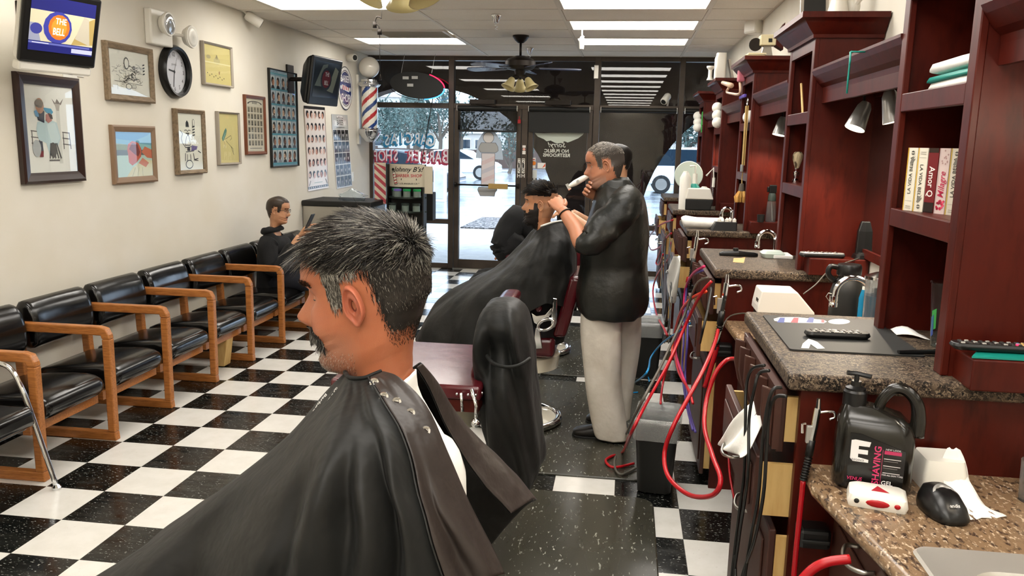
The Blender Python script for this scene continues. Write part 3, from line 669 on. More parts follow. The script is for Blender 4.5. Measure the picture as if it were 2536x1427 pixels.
def dr2(p, w, h):
    sketch(p, w, h, 3, '#8f8e86', .15, .8, .2, .7, 60, .0028); sketch(p, w, h, 4, '#3c3c3a', .32, .62, .25, .72, 34, .004)
    p.ell(w*.42, h*.72, .03, .04, '#5a5a56'); p.ell(w*.42, h*.715, .023, .032, '#e6e2d6'); p.ell(w*.45, h*.2, .035, .02, '#77766f'); p.ell(w*.45, h*.2, .029, .015, '#e6e2d6')
    for k in range(4): p.poly([(w*.83, h*(.5+k*.07)), (w*.88, h*(.52+k*.07)), (w*.88, h*(.55+k*.07)), (w*.83, h*(.53+k*.07))], '#2a2a28')
    p.line([(w*.1, h*.3), (w*.8, h*.26)], .003, '#6a6a64')
picture(((260, 93), (378, 128), (269, 247), (384, 257)), .042, 'weathered', 'weathered wood framed ink sketch of a barbershop scene left of the clock', dr2, .04, '#e9e5d8')
def dr3(p, w, h):
    p.rect(0, h*.55, w, h, '#8fc0bd'); p.poly([(0, h*.7), (w*.3, h*.62), (w*.6, h*.75), (w, h*.7), (w, h), (0, h)], '#6fa9c0'); p.poly([(0, h*.6), (w*.35, h*.6), (w*.3, h*.72), (0, h*.75)], '#8f9a72'); p.poly([(0, h*.85), (w*.5, h*.8), (w*.9, h*.93), (w, h), (0, h)], '#4f93c0')
    p.rect(0, h*.48, w, h*.6, '#5d6258'); p.rect(0, 0, w, h*.48, '#b9d0c0')
    p.poly([(w*.3, h*.6), (w*.33, h*.73), (w*.45, h*.8), (w*.62, h*.76), (w*.7, h*.62), (w*.68, h*.45), (w*.55, h*.32), (w*.42, h*.25), (w*.33, h*.32), (w*.32, h*.5)][::-1], '#c4552c')
    p.poly([(w*.35, h*.62), (w*.45, h*.76), (w*.6, h*.72), (w*.66, h*.55), (w*.6, h*.45), (w*.5, h*.5)][::-1], '#7c2c18'); p.poly([(w*.7, h*.55), (w*.8, h*.68), (w, h*.6), (w, h*.4), (w*.85, h*.42)][::-1], '#c96a42')
    p.poly([(w*.25, 0), (w*.42, h*.2), (w*.6, h*.3), (w*.8, h*.38), (w, h*.35), (w, 0)][::-1], '#d9cf9e'); p.poly([(w*.6, h*.3), (w*.72, h*.42), (w*.9, h*.3), (w*.8, h*.2)][::-1], '#cf7a52')
    for k in range(3): p.line([(w*(.4+k*.15), 0), (w*(.5+k*.1), h*.2)], .003, '#8c8a66')
picture(((279, 311), (387, 311), (287, 459), (392, 448)), .045, 'taupe_frame', 'taupe framed orange and blue abstract painting of a bowed head', dr3, .03, '#a9c9bd')
def dr4(p, w, h):
    p.rect(0, 0, w, h, '#dccb86'); p.ell(w*.48, h*.6, w*.12, h*.09, '#c8ba86'); p.ell(w*.48, h*.68, w*.06, h*.04, '#b5a678'); p.ell(w*.18, h*.68, w*.08, h*.05, '#b5a87c'); p.rect(0, h*.53, w, h*.56, '#efe4b4'); p.ell(w*.48, h*.72, .012, .014, '#8f8260')
    R = random.Random(3)
    for k in range(9): p.ell(w*(.12+k*.075), h*(.26-.012*k+(k % 2)*-.05), .007, .006, '#4c4630', 6)
    p.ell(w*.55, h*.3, .008, .016, '#8c5a38', 8)
picture(((503, 101), (577, 117), (508, 208), (577, 219)), .018, 'silver_frame', 'thin silver framed yellow print of ducks on water right of the clock', dr4, .035, '#dccb86')
def dr5(p, w, h):
    L = lambda pts, wd=.006, c='#1d1c1a': p.line([(w*a, h*(1-b)) for a, b in pts], wd, c)
    p.poly([(w*a, h*(1-b)) for a, b in [(.34, .24), (.35, .16), (.40, .12), (.46, .16), (.48, .24)]][::-1], '#1d1c1a'); L([(.28, .3), (.36, .29), (.41, .32), (.46, .29), (.53, .3)]); L([(.33, .35), (.48, .35)], .01); p.ell(w*.42, h*.62, .01, .01, '#222')
    L([(.12, .3), (.2, .36), (.14, .44), (.18, .52), (.3, .6)]); L([(.36, .4), (.28, .56), (.5, .56), (.46, .4)]); L([(.28, .6), (.66, .58), (.64, .66), (.3, .68)]); p.poly([(w*.52, h*.34), (w*.75, h*.36), (w*.8, h*.42), (w*.55, h*.44)], '#6b5a8c'); p.rect(w*.36, h*.34, w*.48, h*.41, '#2a2827')
    L([(.36, .72), (.34, .88)]); L([(.48, .72), (.5, .88)]); L([(.28, .7), (.26, .84)], .008); L([(.6, .7), (.64, .82), (.8, .8)], .008); L([(.8, .66), (.92, .7)], .008); L([(.62, .82), (.8, .84)], .006)
    p.ell(w*.42, h*.1, .055, .035, '#2a2827'); p.ell(w*.42, h*.1, .047, .028, '#eeead9'); p.ell(w*.66, h*.84, .018, .03, '#2a2827', 10); p.ell(w*.66, h*.84, .014, .026, '#eeead9', 10)
    for k in range(4): p.poly([(w*.6, h*(.6+k*.05)), (w*.7, h*(.615+k*.05)), (w*.7, h*(.64+k*.05)), (w*.6, h*(.625+k*.05))], '#1d1c1a')
picture(((435, 265), (507, 277), (440, 432), (509, 430)), .032, 'weathered', 'narrow weathered wood framed ink drawing of a barber chair figure below the clock', dr5, .045, '#eeead9')
def dr6(p, w, h):
    P = lambda pts, c: p.poly([(w*a, h*(1-b)) for a, b in pts][::-1], c); L = lambda pts, wd=.004, c='#55503a': p.line([(w*a, h*(1-b)) for a, b in pts], wd, c)
    P([(.16, .5), (.3, .34), (.38, .29), (.42, .34), (.38, .42), (.26, .54), (.2, .56)], '#57806e'); P([(.2, .5), (.34, .38), (.36, .4), (.24, .53)], '#7fa696')
    L([(.28, .53), (.4, .5), (.62, .44), (.66, .5), (.56, .54)]); L([(.34, .54), (.5, .62), (.72, .72), (.7, .8)]); L([(.24, .55), (.32, .64), (.28, .7)]); L([(.6, .66), (.74, .84)], .006)
picture(((540, 277), (594, 278), (546, 408), (597, 407)), .016, 'silver_frame', 'thin silver framed yellow print of a green mantis', dr6, .035, '#d9c988')
def gridp(p, w, h, cols, rows, x0, x1, y0, y1, fn, fx_=.8, fy=.8):
    cw, ch = (x1-x0)/cols, (y1-y0)/rows
    for r in range(rows):
        for c in range(cols): fn(x0+c*cw+cw*(1-fx_)/2, y1-(r+1)*ch+ch*(1-fy)/2, cw*fx_, ch*fy, r*cols+c)
def dr7(p, w, h):
    p.rect(0, 0, w, h, '#cfc5ae'); p.rect(w*.05, h*.03, w*.95, h*.97, '#d8cfba'); p.ell(w*.5, h*.9, w*.42, h*.06, '#4a443b', 16, 1, 0, math.pi); p.ell(w*.5, h*.9, w*.34, h*.045, '#d8cfba', 16, 1, 0, math.pi); p.text('BARBER', w*.5, h*.905, .03, '#3a352e', .5, 0, .02); p.rect(w*.15, h*.05, w*.85, h*.065, '#777060')
    R = random.Random(5); p.l += 2; L0 = p.l
    def f(x, y, a, b, k):
        p.l = L0; p.rect(x, y, x+a, y+b, '#a2967f'); p.l = L0+1; c = R.choice(['#3a362f', '#57524a', '#6d675b'])
        p.ell(x+a*.5, y+b*.62, a*.25, b*.28, c, 8); p.l = L0+2; p.poly([(x+a*.15, y), (x+a*.85, y), (x+a*.65, y+b*.4), (x+a*.35, y+b*.4)], R.choice(['#3a362f', '#57524a', '#8a8272']))
    gridp(p, w, h, 5, 6, w*.06, w*.94, h*.1, h*.86, f)
picture(((608, 234), (660, 240), (614, 384), (661, 382)), .03, 'brown_frame', 'red-brown wood framed vintage chart of small barber figures', dr7, .03, '#cfc5ae')
def heads(p, w, h, cols, rows, box, seed, bgc, skin, hairc, clothes, cell=True, oval=False, fxx=.86, fyy=.86):
    R = random.Random(seed); p.l += 2; L0 = p.l
    def f(x, y, a, b, k):
        p.l = L0
        if cell: p.rect(x, y, x+a, y+b, R.choice(bgc))
        sk = R.choice(skin); hc = R.choice(hairc); m = R.choice((-1, 1)); cx = x+a*.5+m*a*.04
        p.l = L0+1
        if not oval: p.poly([(x+a*.08, y), (x+a*.92, y), (x+a*.8, y+b*.18), (cx+a*.12, y+b*.3), (cx-a*.12, y+b*.3), (x+a*.2, y+b*.18)], R.choice(clothes))
        p.l = L0+2; p.ell(cx, y+b*.52, a*.27, b*.30, sk, 14); p.l = L0+3; p.ell(cx-m*a*.05, y+b*.60, a*.30, b*.30, hc, 14); p.l = L0+4; p.ell(cx+m*a*.08, y+b*.47, a*.22, b*.25, sk, 12)
        p.l = L0+5; p.rect(cx+m*a*.12-a*.04, y+b*.50, cx+m*a*.12+a*.04, y+b*.53, hc); p.ell(cx-m*a*.14, y+b*.48, a*.04, b*.05, '#a06a50', 6)
        if R.random() < .3: p.ell(cx+m*a*.1, y+b*.33, a*.14, b*.07, hc, 8)
    gridp(p, w, h, cols, rows, *box, f, fxx, fyy); p.l = L0+6
SK = ['#c99a7c', '#b5835f', '#8f6248', '#d8b090', '#a9765a', '#7c5440']; HR = ['#1b1715', '#2d241f', '#3c3029', '#1f1d1c']
def dr8(p, w, h):
    p.rect(0, 0, w, h, '#7fa3b5'); p.rect(0, h*.955, w, h, '#9ab5c4'); p.text('HAIRCUTS', w*.06, h*.965, .035, '#4a6a80', 0, 0, .01)
    for r in range(7): p.rect(0, h*(.015+r*.157), w, h*(.03+r*.157), '#57a0b0')
    heads(p, w, h, 5, 6, (w*.02, w*.98, h*.025, h*.955), 11, ['#cfd3d2', '#b9c2c6', '#dcdcd6', '#c3cbc9'], SK, HR, ['#23262c', '#3a4658', '#8f2d2d', '#555b66', '#1d1d20', '#8c929a'])
picture(((668, 167), (735, 182), (677, 414), (743, 412)), .012, 'soft_black', 'black framed blue poster of thirty haircut portraits', dr8, .03, '#7fa3b5', cat='poster', name='haircut_poster')
def poster(c, lab, draw, back, W_=None):
    x = XL+.004; TL, TR, BL, BR = [PX(a, b, x) for a, b in c]; t = thing('poster', lab, 'poster', (XL, (TL.y+TR.y)/2, BL.z))
    u_ = (TR-TL+BR-BL)/2; v_ = (TL-BL+TR-BR)/2; w, h = u_.length, v_.length
    p = Print(); p.rect(0, 0, w, h, back); draw(p, w, h)
    n_ = u_.normalized().cross(v_.normalized()); q = [BL, BL+u_, BL+u_+v_, BL+v_]
    obj('paper', MB().prism(q, n_*.0015), 'white_plastic', t); p.build('print', BL+n_*.0018, u_, v_, 'gloss_print', t)
def dr9(p, w, h):
    p.rect(0, h*.965, w, h, '#2c2a2a'); p.rect(0, h*.02, w, h*.05, '#2a2626')
    for k in range(10): p.ell(w*(.05+k*.1), h*.035, .012, .008, '#e9e2da', 8)
    p.rect(w*.0, h*.05, w*.03, h*.965, '#c8b3a4'); p.rect(w*.97, h*.05, w, h*.965, '#a98f80'); p.rect(w*.3, h*.085, w*.7, h*.092, '#8fa89a'); p.line([(w*.06, h*.06), (w*.14, h*.12)], .012, '#3a3432'); p.line([(w*.94, h*.06), (w*.86, h*.12)], .012, '#3a3432')
    heads(p, w, h, 5, 6, (w*.04, w*.96, h*.11, h*.965), 21, ['#efe6e0'], ['#e0b0a0', '#cf9a86', '#b9836f', '#dcb6a6', '#e6c3b4'], HR, ['#333'], cell=False, oval=True, fxx=1.0, fyy=.96)
poster(((754, 264), (804, 266), (763, 474), (815, 467)), 'unframed pink and white poster of thirty cut-out heads under the far television', dr9, '#efe6e0')
def dr10(p, w, h):
    p.rect(0, h*.8, w, h, '#b9bab8'); p.ell(w*.5, h*.945, w*.2, h*.025, '#2a2a2a', 14, 1, 0, math.pi); p.text('MODERN', w*.5, h*.948, .045, '#f0f0ee', .5, 0, .03)
    p.rect(w*.12, h*.845, w*.88, h*.92, '#f0f0ee'); p.rect(w*.15, h*.851, w*.85, h*.914, '#3a3a3a'); p.rect(w*.16, h*.853, w*.84, h*.912, '#e9e9e6'); p.text('BARBER', w*.5, h*.86, .085, '#202020', .5, 0, .02, sx=.75); p.rect(w*.25, h*.82, w*.75, h*.83, '#6a6a6a')
    R = random.Random(9); p.l += 2; L0 = p.l
    def f(x, y, a, b, k):
        p.l = L0; p.rect(x, y, x+a, y+b, '#1f1e22'); p.l = L0+1; p.poly([(x+a*.2, y+b*.1), (x+a*.8, y+b*.1), (x+a*.62, y+b*.35), (x+a*.38, y+b*.35)], R.choice(['#4a4a50', '#33333a', '#77777c'])); p.l = L0+2; p.ell(x+a*.5, y+b*.56, a*.2, b*.24, R.choice(['#b9b4b6', '#8f8a8e', '#d0cccf']), 10); p.l = L0+3; p.ell(x+a*.47, y+b*.7, a*.2, b*.12, '#141416', 10); p.rect(x+a*.2, y+b*.03, x+a*.8, y+b*.07, '#a9a9ac')
    gridp(p, w, h, 4, 5, w*.02, w*.98, h*.01, h*.8, f, .88, .92)
poster(((821, 283), (860, 285), (834, 468), (873, 461)), 'grey poster reading BARBER over twenty black and white portraits', dr10, '#e6e6e4')
# oval sign
c = PX(856, 219, XL+.01); ry = (PX(873, 219, XL+.01).y-PX(838, 219, XL+.01).y)/2; rz = ry*1.02
p = Print(); p.ell(0, 0, ry, rz, '#20233a', 40); p.ell(0, 0, ry*.955, rz*.955, '#eceae6', 40); p.ell(0, 0, ry*.83, rz*.83, '#20233a', 40); p.ell(0, 0, ry*.79, rz*.79, '#eceae6', 40); p.rect(-ry*.78, -rz*.28, ry*.78, rz*.28, '#232f6e'); p.ell(0, 0, ry*.76, rz*.76, '#232f6e', 30)
p.text('BARBER', 0, rz*.28, rz*.44, '#eceae6', .5, 0, .02, sx=.8); p.text('SHOP', 0, -rz*.62, rz*.52, '#eceae6', .5, 0, .02, sx=.9)
p.poly([(-ry*.5, rz*.16), (-ry*.45, -rz*.06), (ry*.5, -rz*.16), (ry*.5, rz*.05)][::1], '#f2efec')
for k in range(4): p.poly([(-ry*.42+k*ry*.24, -rz*.07+.0), (-ry*.32+k*ry*.24, -rz*.09), (-ry*.26+k*ry*.24, rz*.12-k*.006), (-ry*.36+k*ry*.24, rz*.14-k*.006)], '#c33a44')
p.ell(-ry*.62, rz*.02, ry*.1, rz*.1, '#eceae6'); p.ell(ry*.62, -rz*.02, ry*.1, rz*.1, '#d8d6d4')
t = thing('oval_sign', 'round blue and white BARBER SHOP sign on the wall behind the far television', 'sign', (XL, c.y, c.z-rz))
obj('plate', MB().lathe([(0, .001), (ry, .001), (ry, .008), (0, .008)], (XL, c.y, c.z), 40, 'x'), 'white_plastic', t); p.build('print', (XL+.0085, c.y, c.z), (0, 1, 0), (0, 0, 1), 'gloss_print', t)
# wall clock
c = PX(437, 178, XL+.03); rr = (PX(471, 178, XL+.03).y-PX(402, 178, XL+.03).y)/2
t = thing('wall_clock', 'round black-rimmed wall clock with white dial', 'clock', (XL, c.y, c.z-rr))
obj('rim', MB().lathe([(rr*.80, .0), (rr, .0), (rr, .03), (rr*.93, .055), (rr*.84, .05), (rr*.80, .025)], (XL, c.y, c.z), 44, 'x', cap=False), 'black_plastic', t, smooth='a')
p = Print(); p.ell(0, 0, rr*.82, rr*.82, '#e4e2e8', 44)
for k in range(12):
    a = math.pi/2-(k+1)*math.pi/6; p.text(str(k+1), rr*.65*math.cos(a), rr*.65*math.sin(a)-rr*.07, rr*.22, '#2d2b30', .5)
p.text('QUARTZ', 0, rr*.24, rr*.09, '#3a383d', .5); a = math.radians(90-278); p.line([(0, 0), (rr*.4*math.cos(a), rr*.4*math.sin(a))], .012, '#18171a'); a = math.radians(90-190); p.line([(0, 0), (rr*.58*math.cos(a), rr*.58*math.sin(a))], .009, '#18171a'); a = math.radians(68); p.line([(0, 0), (rr*.6*math.cos(a), rr*.6*math.sin(a))], .003, '#5a585d'); p.ell(0, 0, .012, .012, '#18171a')
p.build('dial', (XL+.012, c.y, c.z), (0, 1, 0), (0, 0, 1), 'print', t)
obj('lens', MB().lathe([(0, .030), (rr*.81, .030)], (XL, c.y, c.z), 30, 'x', cap=True), 'thin_glass', t)
# televisions
def tv(cpx, X, w, h, phi, tilt, d, m, lab, scr, smat, arm):
    c = PX(*cpx, X); n = Vector((math.cos(phi)*math.cos(tilt), -math.sin(phi)*math.cos(tilt), -math.sin(tilt))); uu = Vector((0, 0, 1)).cross(n).normalized(); vv = n.cross(uu)
    t = thing('television', lab, 'television', (XL, c.y, c.z-h/2)); F = frame(c, uu, vv, n)
    def rr_(x0, x1, y0, y1, z0, z1, mm, nm, bev, **k): b = MB(); b.T = F; b.box(x0, x1, y0, y1, z0, z1); return obj(nm, b, mm, t, bev=bev, **k)
    b = MB(); b.T = F
    b.loft([[(-w/2, -h/2, -.03), (w/2, -h/2, -.03), (w/2, h/2, -.03), (-w/2, h/2, -.03)], [(-w/2*.98, -h/2*.96, -d*.45), (w/2*.98, -h/2*.96, -d*.45), (w/2*.98, h/2*.9, -d*.45), (-w/2*.98, h/2*.9, -d*.45)], [(-w/2*.7, -h/2*.6, -d), (w/2*.7, -h/2*.6, -d), (w/2*.7, h/2*.55, -d), (-w/2*.7, h/2*.55, -d)]][::-1]); obj('back_case', b, m, t, bev=.02)
    rr_(-w/2, w/2, -h/2, h/2, -.03, 0, 'black_plastic' if m == 'white_plastic' else 'black_plastic', 'bezel', .012)
    if m == 'white_plastic': rr_(-w/2+.01, w/2-.01, -h/2-.05, -h/2, -.07, -.012, m, 'speaker_strip', .012)
    p = Print(); sw_, sh_ = w*.84, h*.74; scr(p, sw_, sh_); p.build('screen', c-uu*sw_/2-vv*(h*.5-h*.17)+n*.002, uu, vv, smat, t)
    b = MB(); e = c-n*d; a_ = Vector((XL+.0, e.y+arm, e.z)); b.tube([e+n*.03, e-Vector((.02, 0, 0)), Vector((XL+.05, a_.y, a_.z)), a_], .022, 8); b.box(XL, XL+.02, a_.y-.08, a_.y+.08, a_.z-.14, a_.z+.14); obj('wall_mount', b, 'dark_metal', t, bev=.004)
    return t
def scr1(p, w, h):
    p.rect(0, 0, w, h, '#27296a'); p.rect(0, h*.18, w, h*.74, '#c6bfa2'); p.poly([(0, h*.18), (w*.18, h*.18), (w*.1, h*.5), (0, h*.5)], '#8f93a8'); p.poly([(w*.65, h*.18), (w, h*.22), (w, h*.74), (w*.8, h*.6)], '#a9925a'); p.ell(w*.1, h*.4, w*.09, h*.1, '#3b3f8a')
    p.poly([(w*.7, h*.3), (w*.82, h*.74), (w*.9, h*.7), (w*.95, h*.2)], '#b5ad9a'); p.ell(w*.42, h*.46, w*.22, h*.30, '#3c3f94'); p.ell(w*.44, h*.47, w*.165, h*.235, '#c9702a'); p.ell(w*.44, h*.47, w*.12, h*.17, '#d98f35')
    p.text('THE', w*.46, h*.53, h*.16, '#f2ece0', .5, .05, .02, sx=.8); p.text('BELL', w*.44, h*.33, h*.18, '#f2ece0', .5, .05, .02, sx=.7)
    p.rect(0, 0, w, h*.18, '#23266b'); p.rect(0, h*.13, w*.95, h*.165, '#5d63a8'); p.rect(w*.66, h*.03, w, h*.11, '#b5b9d6'); p.rect(w*.05, h*.14, w*.3, h*.155, '#c9cce6')
tv((155, 73), XL+.36, .47, .385, math.radians(14), math.radians(14), .13, 'white_plastic', 'white-cased television on the left wall showing THE BELL', scr1, 'screen', .16)
def scr2(p, w, h):
    p.rect(0, 0, w, h, '#1c2228'); p.poly([(w*.05, h*.3), (w*.3, h*.9), (w*.5, h*.95), (w*.35, h*.3)], '#4c5450'); p.poly([(w*.55, h*.2), (w*.8, h*.9), (w*.95, h*.8), (w*.8, h*.15)], '#5a5f57'); p.ell(w*.48, h*.52, w*.22, h*.33, '#20262e'); p.ell(w*.48, h*.52, w*.17, h*.25, '#4a2027')
    p.text('THE', w*.5, h*.6, h*.16, '#9a9a9c', .5, 0, .01, sx=.8); p.text('BELL', w*.5, h*.36, h*.17, '#9a9a9c', .5, 0, .01, sx=.7); p.rect(0, 0, w, h*.12, '#131a2c')
tv((808, 203), XL+.40, .60, .47, math.radians(8), math.radians(9), .16, 'black_plastic', 'black television on a wall arm showing a dark picture, above the pink poster', scr2, 'screen_dim', .0)
# twin emergency lamp
c = PX(404, 72, XL+.05); t = thing('emergency_light', 'white emergency light with two round lamp heads above the clock', 'light', (XL, c.y, c.z-.1))
obj('case', MB().box(XL, XL+.055, c.y-.16, c.y+.12, c.z-.12, c.z+.13), 'white_plastic', t, bev=.012)
for k, (dy, dz_, r_) in enumerate(((-.03, .03, .085), (.28, -.02, .085))):
    q = Vector((XL+.11, c.y+dy, c.z+dz_)); b = MB(); b.lathe([(.02, -.06), (r_*.7, -.045), (r_, 0), (r_*.95, .012)], q, 24, 'x'); hd = obj('lamp_head', b, 'white_plastic', t, smooth='a')
    obj('lens', MB().lathe([(0, .022), (r_*.6, .018), (r_*.93, .01), (r_*.93, .004), (0, .004)], q, 24, 'x'), 'clear_plastic' if k == 0 else 'white_plastic', hd, smooth=True)
    if k: obj('arm', MB().tube([(XL+.04, c.y+.1, c.z-.02), (XL+.08, c.y+.2, c.z-.02), q-Vector((.03, 0, 0))], .012, 8), 'white_plastic', t)
def plate(px, py, w, h, lab, name='outlet', X=XL, dark=False):
    c = PX(px, py, X+.004); t = thing(name, lab, 'outlet', (XL, c.y, c.z-h/2)); obj('cover', MB().box(XL, XL+.007, c.y-w/2, c.y+w/2, c.z-h/2, c.z+h/2), 'white_plastic', t, bev=.002)
    for s in (-1, 1): obj('socket', MB().box(XL+.007, XL+.009, c.y-.017, c.y+.017, c.z+s*.028-.014, c.z+s*.028+.014), 'soft_black' if dark else 'porcelain', t)
plate(172, 168, .13, .12, 'white wall outlet with a black plug under the television', dark=True); plate(197, 170, .07, .1, 'blank white wall plate just right of the outlet under the television', 'wall_plate')
plate(873, 438, .075, .12, 'white wall outlet right of the grey poster', dark=False)
def sec_cam(c, lab, dirv, wall, col='white_plastic'):
    t = thing('security_camera', lab, 'camera', c); d = Vector(dirv).normalized(); s = Vector((0, 0, 1)).cross(d).normalized(); F = frame(c, s, d.cross(s)*-1, d)
    b = MB(); b.T = F; b.lathe([(0, -.09), (.035, -.09), (.045, -.07), (.045, .05), (.04, .06), (0, .06)], (0, 0, 0), 16); obj('housing', b, col, t, smooth='a')
    b = MB(); b.T = F; b.lathe([(0, .0605), (.032, .0605), (.032, .064), (0, .064)], (0, 0, 0), 16); obj('lens', b, 'soft_black', t, smooth='a')
    obj('bracket', MB().tube([c-d*.05, c-d*.05+(Vector(wall)-c)*.6, wall], .012, 8), col, t)
c = PX(632, 50, XL+.10); sec_cam(c, 'small white security camera high on the left wall near the ceiling', (.5, .3, -.35), (XL, c.y-.1, c.z+.12))
c = PX(872, 143, XL+.08); sec_cam(c, 'white cube camera with black lens beside the barber pole globe', (.8, -.6, -.05), (XL, c.y+.05, c.z+.02))
# barber pole
b0 = PX(890, 350, XL+.02); yb = b0.y; pc = PY(915, 250, yb); xp = pc.x
zg = PY(915, 167, yb).z; z1 = PY(915, 215, yb).z; z0 = PY(915, 318, yb).z; zb = PY(915, 350, yb).z; rp = (PY(939, 250, yb).x-PY(899, 250, yb).x)/2
t = thing('barber_pole', 'chrome barber pole with red, white and blue stripes and a white globe', 'barber pole', (xp, yb, zb))
obj('globe', MB().ell((xp, yb, zg), rp*1.24, 28, 18), 'globe_glass', t, smooth=True)
obj('top_cap', MB().lathe([(rp*.6, z1+.09), (rp*1.0, z1+.085), (rp*1.02, z1+.06), (rp*1.28, z1+.05), (rp*1.3, z1+.02), (rp*1.12, z1), (rp*.95, z1-.01)], (xp, yb, 0), 30), 'chrome', t, smooth='a')
obj('bottom_cap', MB().lathe([(0, zb-.02), (rp*.5, zb-.01), (rp*1.0, zb+.045), (rp*1.32, z0-.06), (rp*1.35, z0-.01), (rp*1.1, z0), (rp*.95, z0+.01)], (xp, yb, 0), 30), 'chrome', t, smooth='a')
b = MB(); n = 64; m_ = 70
for i in range(m_):
    for k in range(n):
        za, zc = z0+(z1-z0)*i/m_, z0+(z1-z0)*(i+1)/m_; a0, a1 = 2*math.pi*k/n, 2*math.pi*(k+1)/n
        f = ((k/n*2+(-i)/m_*(z1-z0)/.26*1.0)) % 1.0
        f = ((k/n)-(i/m_)*(z1-z0)/.52) % .5*2
        col = '#b3262c' if f < .22 else '#ece6d8' if f < .5 else '#26427e' if f < .72 else '#ece6d8'
        b.add([(xp+rp*.93*math.cos(a), yb+rp*.93*math.sin(a), z) for a, z in ((a0, za), (a1, za), (a1, zc), (a0, zc))], [(0, 1, 2, 3)], col)
obj('striped_cylinder', b, 'gloss_print', t, smooth=True)
obj('glass_sleeve', MB().lathe([(rp, z0), (rp, z1)], (xp, yb, 0), 30, cap=False), 'thin_glass', t, smooth=True)
obj('back_plate', MB().box(XL, XL+.03, yb-.03, yb+.03, zb-.04, PY(890, 185, yb).z), 'white_plastic', t, bev=.004)
br = MB(); 
for z in (z1+.03, z0-.03): br.tube([(XL+.03, yb, z), (xp-rp*1.2, yb, z)], .015, 8).tube([(xp+rp*1.31*math.cos(a), yb+rp*1.31*math.sin(a), z) for a in [k*.4 for k in range(16)]], .008, 6, closed=True)
br.tube([(XL+.08, yb-.02, z0-.03), (XL+.08, yb-.02, z1+.03)], .022, 10); obj('bracket', br, 'chrome', t, smooth=True)
# neon sign hanging in the window, seen from behind
yn = YF-.28; c = PY(1031, 211, yn); a_ = (PY(1098, 211, yn).x-PY(965, 211, yn).x)/2; h_ = a_*.47; th = -.10
t = thing('neon_sign', 'black oval back of a neon sign hanging in the left window', 'neon sign', (c.x, yn, c.z-h_))
ov = [(c.x+a_*math.cos(q)*math.cos(th)-h_*math.sin(q)*math.sin(th)*-1*0+0, yn, c.z+h_*math.sin(q)+a_*math.cos(q)*math.sin(th)) for q in [k*math.pi/20 for k in range(40)]]
obj('back_board', MB().prism(ov, (0, .02, 0)), 'soft_black', t, bev=.004)
def arc(q0, q1, k=1.02, y=.04): return [(c.x+a_*k*math.cos(q), yn+y, c.z+h_*k*math.sin(q)+a_*k*math.cos(q)*math.sin(th)) for q in [q0+(q1-q0)*i/16 for i in range(17)]]
obj('neon_tube', MB().tube(arc(.05, 1.1), .007, 8), 'neon_red', t); obj('neon_tube', MB().tube(arc(-1.3, 0), .007, 8), 'neon_blue', t)
obj('wire_frame', MB().tube(arc(3.6, 4.9, 1.1), .004, 6), 'soft_black', t)
lb = Print()
for (x, z) in ((-.14, .09), (-.02, .095), (-.08, .0)): lb.rect(x-.04, z-.018, x+.04, z+.018, '#b9b8b4', up=0)
lb.build('label_sticker', (c.x, yn-.002, c.z), (1, 0, 0), (0, 0, 1), 'print', t)
for q in (-.2, .2): obj('chain', MB().tube([(c.x+q, yn, c.z+h_*.9), (c.x+q+.05, yn, ZC)], .002, 5), 'steel', t)
q = PY(1072, 244, yn); obj('neon_cable', MB().tube([q, PY(1062, 300, yn), PY(1045, 400, yn), PY(1038, 440, yn)], .006, 6, sub=4), 'black_rubber', label='thin black cord hanging down the left window from the neon sign', cat='cord')
# hanging gooseneck and wires
b = MB(); q = [PY(*p, 6.9) for p in ((945, 45), (933, 42), (928, 60), (937, 62), (940, 80))]; b.tube(q, .006, 8, sub=4); b.lathe([(.0, 0), (.018, .0), (.014, .05), (0, .05)], q[2]-Vector((0, 0, .03)), 10); b.lathe([(0, 0), (.02, 0), (.02, .04), (0, .05)], q[4]-Vector((0, 0, .02)), 10)
b.tube([q[0], Vector((q[0].x, 6.9, ZC))], .002, 5); b.tube([PY(940, 85, 6.9), PY(941, 190, 6.9)], .003, 5).lathe([(0, 0), (.012, 0), (.004, .04), (0, .05)], PY(942, 198, 6.9), 8)
obj('gooseneck_lamp', b, 'dark_metal', smooth=True, label='small metal gooseneck hanging on wires from the ceiling by the barber pole', cat='hanging fixture')
